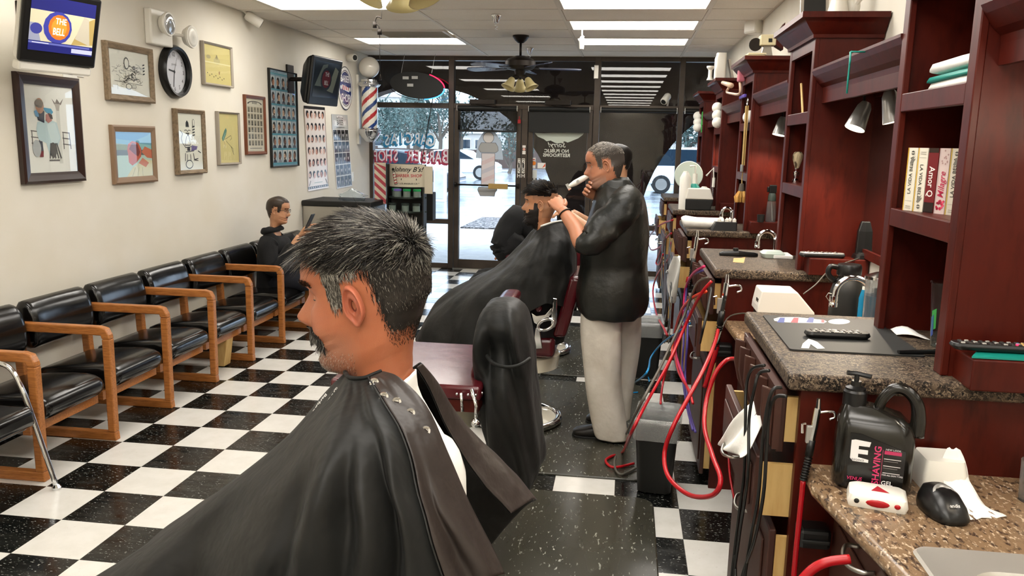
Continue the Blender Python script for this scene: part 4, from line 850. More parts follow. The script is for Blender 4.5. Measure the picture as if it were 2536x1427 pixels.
# ceiling fans
def fan(loc, lab):
    x, y, z = loc; t = thing('ceiling_fan', lab, 'fan', (x, y, z), group='ceiling fans')
    obj('canopy', MB().lathe([(.085, 0), (.085, -.015), (.06, -.05), (.03, -.075), (0, -.08)], loc, 24), 'dark_metal', t, smooth='a')
    obj('downrod', MB().tube([(x, y, z-.06), (x, y, z-.22)], .013, 10), 'dark_metal', t, smooth=True)
    obj('motor', MB().lathe([(0, -.2), (.05, -.205), (.13, -.235), (.16, -.26), (.16, -.31), (.13, -.34), (.06, -.355), (.05, -.40), (0, -.41)], loc, 32), 'dark_metal', t, smooth='a')
    for k in range(5):
        a = k*2*math.pi/5+.25; c_, s_ = math.cos(a), math.sin(a); F = Matrix.Translation((x, y, z-.33)) @ Matrix.Rotation(a, 4, 'Z') @ Matrix.Rotation(math.radians(11), 4, 'X')
        b = MB(); b.T = F; b.prism([(.2, -.05, 0), (.3, -.062, 0), (.6, -.07, 0), (.64, -.04, 0), (.65, 0, 0), (.64, .04, 0), (.6, .07, 0), (.3, .062, 0), (.2, .05, 0)], (0, 0, .008)); bl = obj('blade', b, 'fan_blade', t)
        b = MB(); b.T = F; b.prism([(.1, -.015, -.004), (.24, -.03, -.004), (.3, 0, -.004), (.24, .03, -.004), (.1, .015, -.004)], (0, 0, .004)); obj('blade_iron', b, 'dark_metal', bl)
    for k in range(3):
        a = -2.5+k*2.094; d = Vector((math.cos(a), math.sin(a), 0)); c0 = Vector((x, y, z-.40)); obj('lamp_arm', MB().tube([c0, c0+d*.07-Vector((0, 0, .005)), c0+d*.09-Vector((0, 0, .03))], .011, 8), 'dark_metal', t)
        ax = (d*.55+Vector((0, 0, -1))).normalized(); s_ = ax.cross(Vector((0, 0, 1))).normalized(); b = MB(); b.T = frame(c0+d*.085-Vector((0, 0, .03)), s_, ax.cross(s_), ax)
        b.lathe([(.022, 0), (.035, .02), (.045, .06), (.055, .09), (.078, .12), (.074, .12), (.05, .09), (.04, .06), (.02, .02)], (0, 0, 0), 20, cap=False); obj('lamp_shade', b, 'amber_glass', t, smooth=True)
q = PZ(1290, 88, ZC); fan((q.x, q.y, ZC), 'dark ceiling fan with three amber glass shades, in front of the doors')
q = PZ(958, -20, ZC-.50); fan((q.x+.05, q.y, ZC), 'nearer ceiling fan, only its amber glass shades showing at the top edge')
for px, py, lab in ((1229, 36, 'chrome spiral ceiling hook left of the fan'), (1312, 118, 'chrome spiral ceiling hook just behind the fan')):
    q = PZ(px, py, ZC); b = MB().lathe([(.045, 0), (.045, -.008), (.03, -.035), (.018, -.07), (0, -.075)], q, 16)
    b.tube([q+Vector((.012*math.cos(k*.8), .012*math.sin(k*.8), -.07-k*.004)) for k in range(16)], .004, 6); obj('ceiling_hook', b, 'chrome', smooth=True, label=lab, cat='hook')
q = PZ(1442, 68, ZC); b = MB().tube([q, q+Vector((0, 0, -.07)), q+Vector((.02, 0, -.09))], .008, 6).lathe([(0, -.2), (.022, -.2), (.026, -.14), (.03, -.11), (.012, -.08), (0, -.08)], q, 14)
obj('hanging_clip', b, 'white_plastic', smooth='a', label='small white fixture hanging from the ceiling beside the right light panels', cat='hanging fixture')
q = PY(1477, 175, YF-.08); obj('door_sensor', MB().box(q.x-.03, q.x+.03, YF-.085, YF-.058, q.z-.1, q.z+.07), 'steel', bev=.006, label='small grey sensor box on the mullion right of the doors', cat='sensor')
q = PY(1286, 300, YF-.09); obj('hanging_tag', MB().tube([q+Vector((0, 0, .06)), q+Vector((0, 0, .02))], .006, 6).box(q.x-.02, q.x+.02, q.y-.01, q.y+.01, q.z-.03, q.z+.02), 'red_rubber', bev=.004, label='small red tag hanging at the top corner of the left door', cat='tag')
c = PY(1648, 246, YF-.12); sec_cam(c, 'white bullet camera in the window right of the doors', (-.35, -.6, -.5), (c.x+.03, YF-.055, c.z-.08))

# ---------------------------------------------------------------- waiting chairs
CY0, CP = 3.44, .573
def wchair(y, lab, first=False):
    t = thing('waiting_chair', lab, 'chair', (-3.08, y+CP/2, 0), group='row of wooden-armed vinyl waiting chairs')
    y0, y1 = y+.05, y+CP-.004
    # seat cushion with a puffed front
    prof = [(-3.32, .27), (-2.86, .27), (-2.80, .285), (-2.775, .335), (-2.79, .385), (-2.86, .412), (-3.05, .40), (-3.3, .375), (-3.33, .33)]
    rg = []
    for s in (0, .04, .15, .5, .85, .96, 1):
        k = .012*math.sin(math.pi*s)**.5; e = .75 if s in (0, 1) else 1
        rg.append([(-3.06+(x+3.06)*(.97 if s in (0, 1) else 1), y0+(y1-.045-y0)*s, .35+(z-.35)*e*(1+(k*4 if z > .36 else 0))) for x, z in prof])
    obj('seat', MB().loft(rg), 'black_vinyl', t, smooth=True, sub=1)
    prof = [(-3.36, .50), (-3.30, .485), (-3.25, .50), (-3.235, .58), (-3.25, .68), (-3.28, .75), (-3.33, .775), (-3.375, .75), (-3.385, .62)]
    rg = []
    for s in (0, .03, .12, .5, .88, .97, 1):
        e = .7 if s in (0, 1) else 1; bow = -.02*(2*s-1)**2+.01
        rg.append([(-3.31+(x+3.31)*e+bow*(-1 if x > -3.3 else 0), y0-.03+(y1-y0+.0)*s, .63+(z-.63)*(.93 if s in (0, 1) else 1)) for x, z in prof])
    obj('backrest', MB().loft(rg), 'black_vinyl', t, smooth=True, sub=1)
    for yy in ((y+.0, y+CP) if first else (y+CP,)):
        w = .044
        def L(pts, nm): return obj(nm, MB().prism([(a, yy-w/2, b) for a, b in pts][::-1], (0, w, 0)), 'oak', t, bev=.006)
        L([(-3.36, .605), (-3.36, .655), (-2.83, .655), (-2.79, .645), (-2.772, .61), (-2.768, .585), (-2.815, .585), (-2.82, .605)], 'armrest')
        L([(-2.815, .05), (-2.815, .585), (-2.768, .585), (-2.772, .05)], 'leg'); L([(-3.34, 0), (-3.34, .05), (-2.772, .05), (-2.768, 0)], 'floor_rail'); L([(-3.34, .05), (-3.36, .605), (-3.31, .605), (-3.29, .05)], 'leg')
    obj('seat_rails', MB().box(-3.28, -3.24, y+.022, y+CP-.022, .22, .27).box(-2.9, -2.86, y+.022, y+CP-.022, .22, .27), 'oak', t, kind='stuff')
    return t
labs = ['nearest wooden-armed black vinyl waiting chair, cut by the left edge', 'second black vinyl waiting chair from the left edge', 'third black vinyl waiting chair from the left edge', 'fourth black vinyl waiting chair, folded board leaning under it', 'fifth black vinyl waiting chair from the left edge', 'sixth black vinyl waiting chair, just before the seated man', 'black vinyl waiting chair the man with the phone sits in', 'black vinyl waiting chair past the man with the phone']
for k in range(8): wchair(CY0+k*CP, labs[k], k == 0)
# leaning folded board
obj('folding_board', MB().prism([(-2.98, 5.5, 0.01), (-2.90, 5.5, 0.01), (-2.86, 5.5, .27), (-2.95, 5.5, .29)], (0, .1, 0)), 'ply', bev=.004, label='pale folded board leaning under the fourth waiting chair', cat='board')
# chrome chair at left edge
t = thing('chrome_armchair', 'black vinyl chair with chrome tube arm, cut by the left edge', 'chair', (-2.9, 3.1, 0))
a = Vector((-2.62, 3.36, 0)); fl_ = []
for yy in (3.36, 2.92):
    b = MB().tube([(-3.25, yy, .0), (-3.22, yy, .45), (-3.12, yy, .58), (-2.98, yy, .615), (-2.86, yy, .60), (-2.80, yy, .5), (-2.74, yy, .30), (-2.66, yy, .012)], .0125, 10, sub=5); obj('arm_leg_frame', b, 'chrome', t, smooth=True)
    obj('glide', MB().lathe([(0, 0), (.022, 0), (.022, .012), (.012, .025), (0, .025)], (-2.66, yy, 0), 12), 'chrome', t, smooth='a')
obj('seat', MB().box(-3.22, -2.72, 2.93, 3.35, .32, .42), 'black_vinyl', t, bev=.035, seg=4, smooth='a'); obj('backrest', MB().box(-3.3, -3.22, 2.93, 3.35, .45, .78), 'black_vinyl', t, bev=.03, seg=4, smooth='a')
for x in (-3.2, -2.8): obj('cross_bar', MB().tube([(x, 2.92, .30), (x, 3.36, .30)], .01, 8), 'chrome', t)
# product display by the window
yd = 8.75; P = lambda px, py, y=yd: PY(px, py, y)
x0, x1 = P(960, 440).x, P(1048, 440).x; zt_, zb_ = P(1000, 407).z, P(1000, 463).z; xc_ = (x0+x1)/2; rd = (x1-x0)/2
t = thing('product_display', 'dark product display stand with a curved cream BARBER SHOP header', 'display stand', (xc_, yd+.1, 0))
def curve(k, r=1.0, dep=.10): q = -1+2*k; return (xc_+rd*r*q, yd-dep*(1-q*q)+.06)
hdr = MB(); n = 16; fr = [curve(k/n) for k in range(n+1)]; hdr.loft([[(x, y, zb_) for x, y in fr]+[(x, y+.012, zb_) for x, y in fr[::-1]], [(x, y, zt_) for x, y in fr]+[(x, y+.012, zt_) for x, y in fr[::-1]]]); obj('header_panel', hdr, 'header_cream', t)
p = Print(); hh = zt_-zb_; ww = 2*rd
p.text('Johnny B\'s!', ww*.56, hh*.68, hh*.30, '#1a1917', .5, .35, .015, sx=.95); p.text('BARBER SHOP', ww*.60, hh*.44, hh*.19, '#b5474a', .5, 0, .02, sx=.95); p.rect(ww*.40, hh*.30, ww*.82, hh*.38, '#1c1b19'); p.text('ESTABLISHED 2010', ww*.61, hh*.315, hh*.07, '#d8d0bc', .5); p.text('* LOS ANGELES CA *', ww*.6, hh*.12, hh*.10, '#2a2825', .5, 0, .01)
p.ell(ww*.15, hh*.76, hh*.07, hh*.07, '#1a1917'); p.poly([(ww*.12, hh*.66), (ww*.22, hh*.68), (ww*.30, hh*.12), (ww*.20, hh*.08)][::-1], '#1a1917'); p.poly([(ww*.135, hh*.63), (ww*.215, hh*.65), (ww*.285, hh*.14), (ww*.21, hh*.11)][::-1], '#e6dfcf')
for k in range(4): p.poly([(ww*(.14+k*.02), hh*(.54-k*.12)), (ww*(.225+k*.02), hh*(.58-k*.12)), (ww*(.23+k*.02), hh*(.53-k*.12)), (ww*(.145+k*.02), hh*(.49-k*.12))][::-1], '#b5393c')
v2 = []
for x, y, z in p.v:
    k = x/ww; q = curve(k); v2.append((q[0], q[1]-.002-z*.0002, zb_+y))
b = MB(); b.v = v2; b.f = p.f; b.c = p.c; obj('header_print', b, 'print', t)
pl = Print(); zs_, zs1 = P(940, 505).z, P(940, 403).z; hw = P(957, 440).x-P(929, 440).x; H2 = zs1-zs_; pl.rect(0, 0, hw, H2, '#d6cbb4')
for k in range(-2, 6): 
    yb_ = H2*(k*.2); a0 = max(0, min(H2, yb_+H2*.25)); pts = [(0, yb_+H2*.25), (0, yb_+H2*.35), (hw, yb_+H2*.1), (hw, yb_)]
    pts = [(x, max(0, min(H2, y))) for x, y in pts]
    if max(y for _, y in pts)-min(y for _, y in pts) > .01: pl.poly(pts[::-1], '#b0454f')
sp = P(928, 505); obj('side_board', MB().box(sp.x, sp.x+hw, yd+.0, yd+.012, zs_, zs1), 'header_cream', t); pl.build('side_print', (sp.x, yd-.001, zs_), (1, 0, 0), (0, 0, 1), 'print', t)
sp2 = P(1050, 440).x; obj('side_board', MB().box(sp2, sp2+.09, yd+.02, yd+.032, P(1050, 480).z, P(1050, 412).z), 'header_cream', t)
obj('back_board', MB().box(xc_-rd, xc_+rd, yd+.12, yd+.14, 0, zt_), 'soft_black', t)
for k, zz in enumerate((P(1000, 487).z, P(1000, 522).z, P(1000, 560).z, .3)):
    fr = [curve(i/n, 1.12, .16) for i in range(n+1)]; obj('shelf', MB().loft([[(x, y, zz-.02) for x, y in fr]+[(xc_+rd, yd+.12, zz-.02), (xc_-rd, yd+.12, zz-.02)], [(x, y, zz) for x, y in fr]+[(xc_+rd, yd+.12, zz), (xc_-rd, yd+.12, zz)]]), 'shelf_green', t, bev=.003)
obj('side_panel', MB().box(xc_-rd-.01, xc_-rd+.005, yd-.02, yd+.12, 0, zt_), 'soft_black', t); obj('side_panel', MB().box(xc_+rd-.005, xc_+rd+.01, yd-.02, yd+.12, 0, zb_), 'soft_black', t)
for k, (px, py, lid, lab) in enumerate(((978, 487, 'lid_green', 'leftmost green-lidded jar on the display, partly hidden'), (988, 488, 'lid_violet', 'violet-lidded jar on the top shelf of the display'), (1011, 488, 'lid_green', 'middle green-lidded jar on the top shelf of the display'), (1036, 485, 'lid_green', 'rightmost green-lidded jar on the top shelf of the display'), (975, 522, 'shelf_green', 'leftmost dark jar on the second shelf of the display'), (1007, 522, 'shelf_green', 'middle dark jar on the second shelf of the display'), (1034, 520, 'shelf_green', 'rightmost dark jar on the second shelf of the display'))):
    zz = P(1000, 487).z if k < 4 else P(1000, 522).z; x = P(px, 480).x; y = yd-(.055 if k != 0 else -.045); r_ = .042
    j = thing('jar', lab, 'jar', (x, y, zz), group='jars on the display'); obj('glass', MB().lathe([(0, 0), (r_, 0), (r_, .06), (r_*.9, .065), (0, .065)], (x, y, zz), 16), 'jar_glass', j, smooth='a'); obj('lid', MB().lathe([(0, .065), (r_*1.05, .065), (r_*1.05, .088), (0, .09)], (x, y, zz), 16), lid, j, smooth='a')
a, b_ = P(1050, 475, yd+.5), P(1077, 545, yd+.5); obj('speaker_box', MB().box(a.x, b_.x, yd+.4, yd+.55, b_.z, a.z), 'soft_black', bev=.008, label='black box on a shelf behind the right side of the display', cat='box')
# low black cabinet with a crumpled bag
q0 = PY(836, 505, 8.3); q1 = PY(918, 505, 8.3); zc0 = PY(880, 500, 8.3).z; t = thing('low_cabinet', 'low cabinet with black top against the left wall under the grey poster', 'cabinet', ((XL+q1.x)/2, 8.5, 0))
obj('body', MB().box(XL+.01, q1.x-.02, 8.32, 8.9, 0, zc0-.06), 'steel', t, bev=.004); obj('top', MB().box(XL+.005, q1.x, 8.3, 8.92, zc0-.06, zc0), 'soft_black', t, bev=.01)
R = random.Random(3); b = MB(); c = Vector((q0.x+.1, 8.5, zc0)); rg = []
for i in range(8):
    s = i/7; r_ = .15*math.sin(math.pi*(.3+.68*s))+.01; rg.append([c+Vector((math.cos(a)*r_*R.uniform(.7, 1.2), math.sin(a)*r_*R.uniform(.7, 1.2)*.8, .12*s*R.uniform(.9, 1.1))) for a in [k*2*math.pi/14 for k in range(14)]])
obj('plastic_bag', b.loft(rg), 'frost', smooth=True, label='crumpled clear plastic bag on the low black cabinet', cat='bag')
# ---------------------------------------------------------------- barber stations along the right wall
XR -= .006
SY = [2.10+1.82*k for k in range(5)]; XT = .83; ZR, ZL = 1.12, .87
ordn = ['nearest', 'second', 'third', 'fourth', 'farthest']
def bx(name, a, m, p, **k): return obj(name, MB().box(*a), m, p, **k)
def handle(p, x, y0, y1, z, name='handle', m='steel'): return obj(name, MB().tube([(x, y0, z), (x-.03, y0, z+.0), (x-.045, (y0+y1)/2-.02, z-.008), (x-.045, (y0+y1)/2+.02, z-.008), (x-.03, y1, z), (x, y1, z)], .0055, 8, sub=4), m, p, smooth=True)
def station(k):
    y0 = SY[k]; o = ordn[k]; w = .79
    # raised cabinet
    t = thing('raised_cabinet', '%s raised red-brown station cabinet with drawers, its front hung with cords' % o if k < 3 else '%s raised red-brown station cabinet along the right wall' % o, 'cabinet', (.8, y0+w/2, 0), group='raised station cabinets')
    bx('side_panel', (.48, XR, y0+.03, y0+.055, 0, ZR-.045), 'red_wood', t); bx('side_panel', (.48, XR, y0+w-.045, y0+w-.02, 0, ZR-.045), 'red_wood', t); bx('carcass', (.5, XR, y0+.055, y0+w-.045, .08, ZR-.045), 'red_wood', t); bx('toe_kick', (.52, .55, y0+.055, y0+w-.045, 0, .08), 'soft_black', t)
    for j, (za, zb, op) in enumerate(((.06, .66, .0), (.67, .87, .05), (.885, 1.06, .0))):
        x = .455-op-.022; dn = 'door' if j == 0 else 'drawer'
        fr = MB().box(x, x+.02, y0+.06, y0+w-.05, za, zb); d = obj(dn, fr, 'front_wood', t, bev=.004)
        pm = .055 if zb-za > .3 else .04; bx('raised_panel', (x-.007, x, y0+.06+pm, y0+w-.05-pm, za+pm, zb-pm), 'front_wood', d, bev=.005)
        for yy in (y0+.062, y0+w-.068): bx('drawer_side', (x+.02, .5, yy, yy+.014, za+.03, zb-.02), 'ply', d)
        if j < 2: handle(d, x-.002, y0+.3, y0+.42, zb-.06 if j == 0 else (za+zb)/2)
    bx('worktop', (.44, XR, y0, y0+w+.03, ZR-.045, ZR), 'granite', None, bev=.012, seg=3, label='%s raised granite worktop, %s' % (o, ['with a black rubber mat on it', 'with a black remote and a torn tape patch', 'with a rolled white towel', 'with white dispensers and bottles', 'by the far window'][k]), cat='worktop', group='raised granite worktops')
    if k < 3:      # slotted cord rack
        r = thing('cord_rack', 'slotted wooden cord rack under the %s raised worktop' % o, 'rack', (.39, y0+.4, .9), group='slotted cord racks'); b = MB()
        bx('back_board', (.418, .436, y0+.04, y0+.62, .90, ZR-.05), 'front_wood', r)
        for i in range(6): yy = y0+.05+i*.108; obj('finger', MB().prism([(.418, yy, .90), (.418, yy, 1.06), (.385, yy, 1.07), (.385, yy, .99), (.40, yy, .93)], (0, .014, 0)), 'front_wood', r, bev=.003)
    # tower
    ya, yb = y0+.07, y0+.65; zt = 2.20
    t = thing('shelf_tower', '%s red-brown shelf tower standing on the %s raised worktop%s' % (o, o, [', five books on its shelf', ', shaving brush on its shelf', ', hair straps hanging on its edge', ', white balls in its top shelf', ''][k]), 'shelf tower', ((XT+XR)/2, (ya+yb)/2, ZR), group='shelf towers')
    for yy in (ya, yb-.02): bx('side_panel', (XT+.02, XR, yy, yy+.02, ZR, zt), 'red_wood', t)
    bx('back_panel', (XR-.012, XR, ya+.02, yb-.02, ZR, zt), 'red_wood', t)
    for yy in (ya-.002, yb-.048): bx('face_stile', (XT, XT+.02, yy, yy+.05, ZR, zt), 'red_wood', t, bev=.003)
    for z in (1.515, 1.865): bx('shelf', (XT+.02, XR-.012, ya+.02, yb-.02, z-.02, z), 'red_wood', t); bx('face_rail', (XT+.001, XT+.02, ya+.048, yb-.048, z-.055, z), 'red_wood', t, bev=.003)
    bx('top_board', (XT, XR, ya, yb, zt, zt+.02), 'red_wood', t); bx('face_rail', (XT+.001, XT+.02, ya+.048, yb-.048, zt-.06, zt), 'red_wood', t)
    pr = [(0, 0), (.012, .0), (.014, .015), (.03, .03), (.055, .06), (.066, .075), (.08, .08), (.08, .105), (0, .105)]
    def ring(d, h): return [(XT-d, ya-d, zt+h), (XR, ya-d, zt+h)], [(XT-d, yb+d, zt+h), (XR, yb+d, zt+h)]
    b = MB(); rg = [[(XR, ya-d, zt-.01+h) for d, h in pr], [(XT-d, ya-d, zt-.01+h) for d, h in pr], [(XT-d, yb+d, zt-.01+h) for d, h in pr], [(XR, yb+d, zt-.01+h) for d, h in pr]]
    b.loft(rg); obj('crown_moulding', b, 'red_wood', t, smooth='a')
    bx('top_lid', (XT-.078, XR, ya-.078, yb+.078, zt+.085, zt+.094), 'red_wood', t)
    # short ledge at the near side of the tower
    bx('side_ledge', (XT+.03, XR, y0-.045, ya, ZR-.005, ZR+.075), 'red_wood', t, bev=.004)
    # bay nearer than this station: low counter
    yn = y0-1.0 if k else .85
    t = thing('low_cabinet', '%s low sink cabinet between raised station cabinets' % o, 'cabinet', (.85, (yn+y0)/2, 0), group='low sink cabinets')
    xf = .60; bx('carcass', (xf, XR, yn, y0+.03, .08, ZL-.04), 'red_wood', t); bx('toe_kick', (xf+.05, xf+.08, yn, y0+.03, 0, .08), 'soft_black', t)
    hw = (y0-yn)/2
    for j in range(2): ya_ = yn+j*hw+.01; d = bx('door', (xf-.02, xf, ya_, ya_+hw-.02, .10, ZL-.06), 'front_wood', t, bev=.004); bx('raised_panel', (xf-.027, xf-.02, ya_+.06, ya_+hw-.08, .16, ZL-.12), 'front_wood', d, bev=.005); handle(d, xf-.022, ya_+hw/2-.06, ya_+hw/2+.06, ZL-.09)
    xe = .60 if k == 0 else .555
    if k == 0:      # cut-out for the sink
        b = MB(); sx0, sx1, sy0, sy1 = .70, 1.02, 1.25, 1.66
        def slab(x0, x1, a, c): b.box(x0, x1, a, c, ZL-.04, ZL)
        b.prism([(.60, yn, ZL-.04), (sx0, yn, ZL-.04), (sx0, y0+.03, ZL-.04), (.52, y0+.03, ZL-.04), (.515, y0-.1, ZL-.04), (.60, 1.55, ZL-.04)], (0, 0, .04)); slab(sx0, sx1, yn, sy0); slab(sx0, sx1, sy1, y0+.03); slab(sx1, XR, yn, y0+.03)
    else: b = MB().prism([(xe, yn-.03, ZL-.04), (XR, yn-.03, ZL-.04), (XR, y0+.03, ZL-.04), (.505, y0+.03, ZL-.04)], (0, 0, .04))
    obj('low_worktop', b, 'laminate', None, bev=.0 if k == 0 else .014, seg=3, label='%s low brown speckled worktop, %s' % (o, ['with a steel sink and a gel jug', 'with a white warmer box behind the mat', 'behind the second raised worktop', 'between the third and fourth cabinets', 'next to the far window'][k]), cat='worktop', group='low speckled worktops')
    if k == 0: obj('worktop_edge', MB().tube([(.60, yn, ZL-.022), (.60, 1.55, ZL-.022), (.515, 2.0, ZL-.022), (.52, 2.13, ZL-.022)], .0215, 12), 'laminate', smooth=True, label='rounded front edge strip of the nearest low worktop', cat='edge strip')
    # mirror and valance over the bay
    ym0, ym1 = yn+.0-(.43 if k else 0), y0+.07
    ym0 = SY[k-1]+.65 if k else .9
    m = thing('wall_mirror', '%s wall mirror between shelf towers' % o, 'mirror', (XR-.01, (ym0+ym1)/2, 1.2), group='bay mirrors')
    bx('glass', (XR-.012, XR-.006, ym0+.03, ym1-.0, 1.24, 1.93), 'mirror', m)
    for a in ((XR-.02, XR, ym0+.002, ym0+.035, 1.2, 1.97), (XR-.02, XR, ym0+.035, ym1-.002, 1.2, 1.24), (XR-.02, XR, ym0+.035, ym1-.002, 1.93, 1.97)): bx('frame_rail', a, 'red_wood', m)
    v = thing('valance', 'red-brown valance board over the %s mirror' % o, 'valance', (.84, (ym0+ym1)/2, 1.97), group='valances over the mirrors')
    obj('moulding', MB().loft([[(XT+.05-d, yy, 1.95+h) for d, h in [(-.02, 0), (0, 0), (.002, .02), (.02, .035), (.045, .07), (.055, .09), (.055, .10), (-.02, .10)]] for yy in (ym0+.002, ym1-.002)]), 'red_wood', v); bx('fascia', (XT+.05, XT+.068, ym0+.002, ym1-.002, 1.90, 1.95), 'red_wood', v); bx('shelf_board', (XT+.068, XR-.02, ym0+.002, ym1-.002, 1.995, 2.01), 'red_wood', v)
for k in range(5): station(k)
# spotlights under the valances
def spot(c, aim, lab, power=7, size=1.0):
    c = Vector(c); t = thing('spotlight', lab, 'spotlight', (c.x, c.y, c.z-.05), group='spotlights under the valances'); d = (Vector(aim)-c).normalized(); s_ = d.cross(Vector((0, 0, 1))).normalized(); F = frame(c, s_, d.cross(s_), d)
    b = MB(); b.T = F; b.lathe([(0, -.085), (.02, -.085), (.03, -.065), (.044, .035), (.042, .035), (.028, -.05)], (0, 0, 0), 24, cap=False); obj('lamp_housing', b, 'silver_plastic', t, smooth='a')
    b = MB(); b.T = F; b.lathe([(0, .032), (.041, .033)], (0, 0, 0), 20); bl = obj('bulb', b, 'bulb', t)
    obj('stem', MB().tube([c-d*.06, c-d*.06+Vector((0, .01, .05)), (c.x, c.y+.01, 1.993)], .006, 8).lathe([(.03, 1.993), (.03, 1.975), (0, 1.972)], (c.x, c.y+.01, 0), 16), 'dark_metal', t)
    l = bpy.data.lights.new('spot', 'SPOT'); l.energy = power*3.2; l.spot_size = 2.5; l.spot_blend = .6; l.color = (1, .86, .68); l.shadow_soft_size = .02; lo = bpy.data.objects.new('spot_lamp', l); COL.objects.link(lo); lo.parent = t
    lo.matrix_parent_inverse = wm(t).inverted(); lo.matrix_world = frame(c+d*.05, s_, s_.cross(-d)*-1, -d) if False else Matrix.Translation(c+d*.05) @ d.to_track_quat('-Z', 'Y').to_matrix().to_4x4(); lo.matrix_basis = lo.matrix_world.copy()
spot(PX(2125, 300, .98), PX(2125, 300, .98)+Vector((-.2, -.1, -.5)), 'lit spotlight under the valance in front of the second tower')
spot(PX(2212, 280, 1.0), PX(2212, 280, 1.0)+Vector((.12, -.05, -.5)), 'lit spotlight next to the nearest tower, partly behind its post')
spot(PX(1932, 322, .99), PX(1932, 322, .99)+Vector((-.1, -.05, -.5)), 'lit spotlight under the valance in front of the third tower', 5)
spot(PX(1818, 333, .99), PX(1818, 333, .99)+Vector((-.1, 0, -.5)), 'small lit spotlight in front of the fourth tower', 4)
spot((.98, 1.55, 1.82), (.95, 2.15, 1.25), 'spotlight over the nearest sink, out of the frame', 2)
# sink
sx0, sx1, sy0, sy1 = .70, 1.02, 1.25, 1.66
t = thing('sink', 'stainless steel sink set in the nearest low worktop', 'sink', (.86, 1.45, ZL-.12))
def rr2(x0, x1, y0, y1, r, z, n=6):
    out = []
    for cx, cy, a0 in ((x1-r, y1-r, 0), (x0+r, y1-r, 1), (x0+r, y0+r, 2), (x1-r, y0+r, 3)): out += [(cx+r*math.cos(a0*math.pi/2+i*math.pi/2/n), cy+r*math.sin(a0*math.pi/2+i*math.pi/2/n), z) for i in range(n+1)]
    return out
rg = [rr2(sx0-.075, sx1+.03, sy0-.03, sy1+.03, .03, ZL+.001), rr2(sx0-.07, sx1+.026, sy0-.026, sy1+.026, .03, ZL+.007), rr2(sx0-.05, sx1+.01, sy0-.01, sy1+.008, .03, ZL+.005), rr2(sx0-.0, sx1-.01, sy0+.01, sy1-.05, .07, ZL+.002), rr2(sx0+.012, sx1-.022, sy0+.022, sy1-.062, .065, ZL-.015), rr2(sx0+.03, sx1-.04, sy0+.04, sy1-.08, .06, ZL-.12)]
obj('basin', MB().loft(rg, cap=False).add(rg[-1], [tuple(range(len(rg[-1])))]), 'sink_steel', t, smooth='a')
def faucet(y, x0, x1, lab, zt=None, r=.0125):
    t = thing('faucet', lab, 'faucet', (x1, y, ZL), group='gooseneck faucets'); zt = zt or 1.15; xm = (x0+x1)/2; R_ = (x1-x0)/2
    pts = [(x1, y, ZL+.01), (x1, y, zt-R_)]+[(xm+R_*math.cos(a), y, zt-R_+R_*math.sin(a)) for a in [i*math.pi/10 for i in range(1, 10)]]+[(x0, y, zt-R_), (x0-.004, y, zt-R_-.02)]
    obj('spout', MB().tube(pts, r, 14, sub=2), 'chrome', t, smooth=True); obj('aerator', MB().lathe([(0, -.045), (r*1.35, -.045), (r*1.4, -.03), (r*1.2, -.026), (r*1.35, -.02), (r*1.3, 0), (0, 0)], (x0-.004, y, zt-R_-.01), 16), 'chrome', t, smooth='a')
    obj('base', MB().lathe([(0, 0), (.03, 0), (.026, .02), (.018, .04), (0, .045)], (x1, y, ZL), 16), 'chrome', t, smooth='a')
f0, f1, f2 = PY(2068, 735, 3.45), PY(2148, 800, 3.45), PY(2105, 688, 3.45); faucet(3.45, f0.x, f1.x, 'chrome gooseneck faucet behind the rubber mat', f2.z)
f0, f1, f2 = PY(1877, 600, 5.25), PY(1920, 600, 5.25), PY(1900, 573, 5.25); faucet(5.25, f0.x, f1.x, 'chrome gooseneck faucet behind the second raised worktop', f2.z)
f0, f1, f2 = PY(1788, 525, 7.1), PY(1812, 525, 7.1), PY(1800, 515, 7.1); faucet(7.1, f0.x, f1.x, 'chrome gooseneck faucet behind the rolled towel', f2.z)

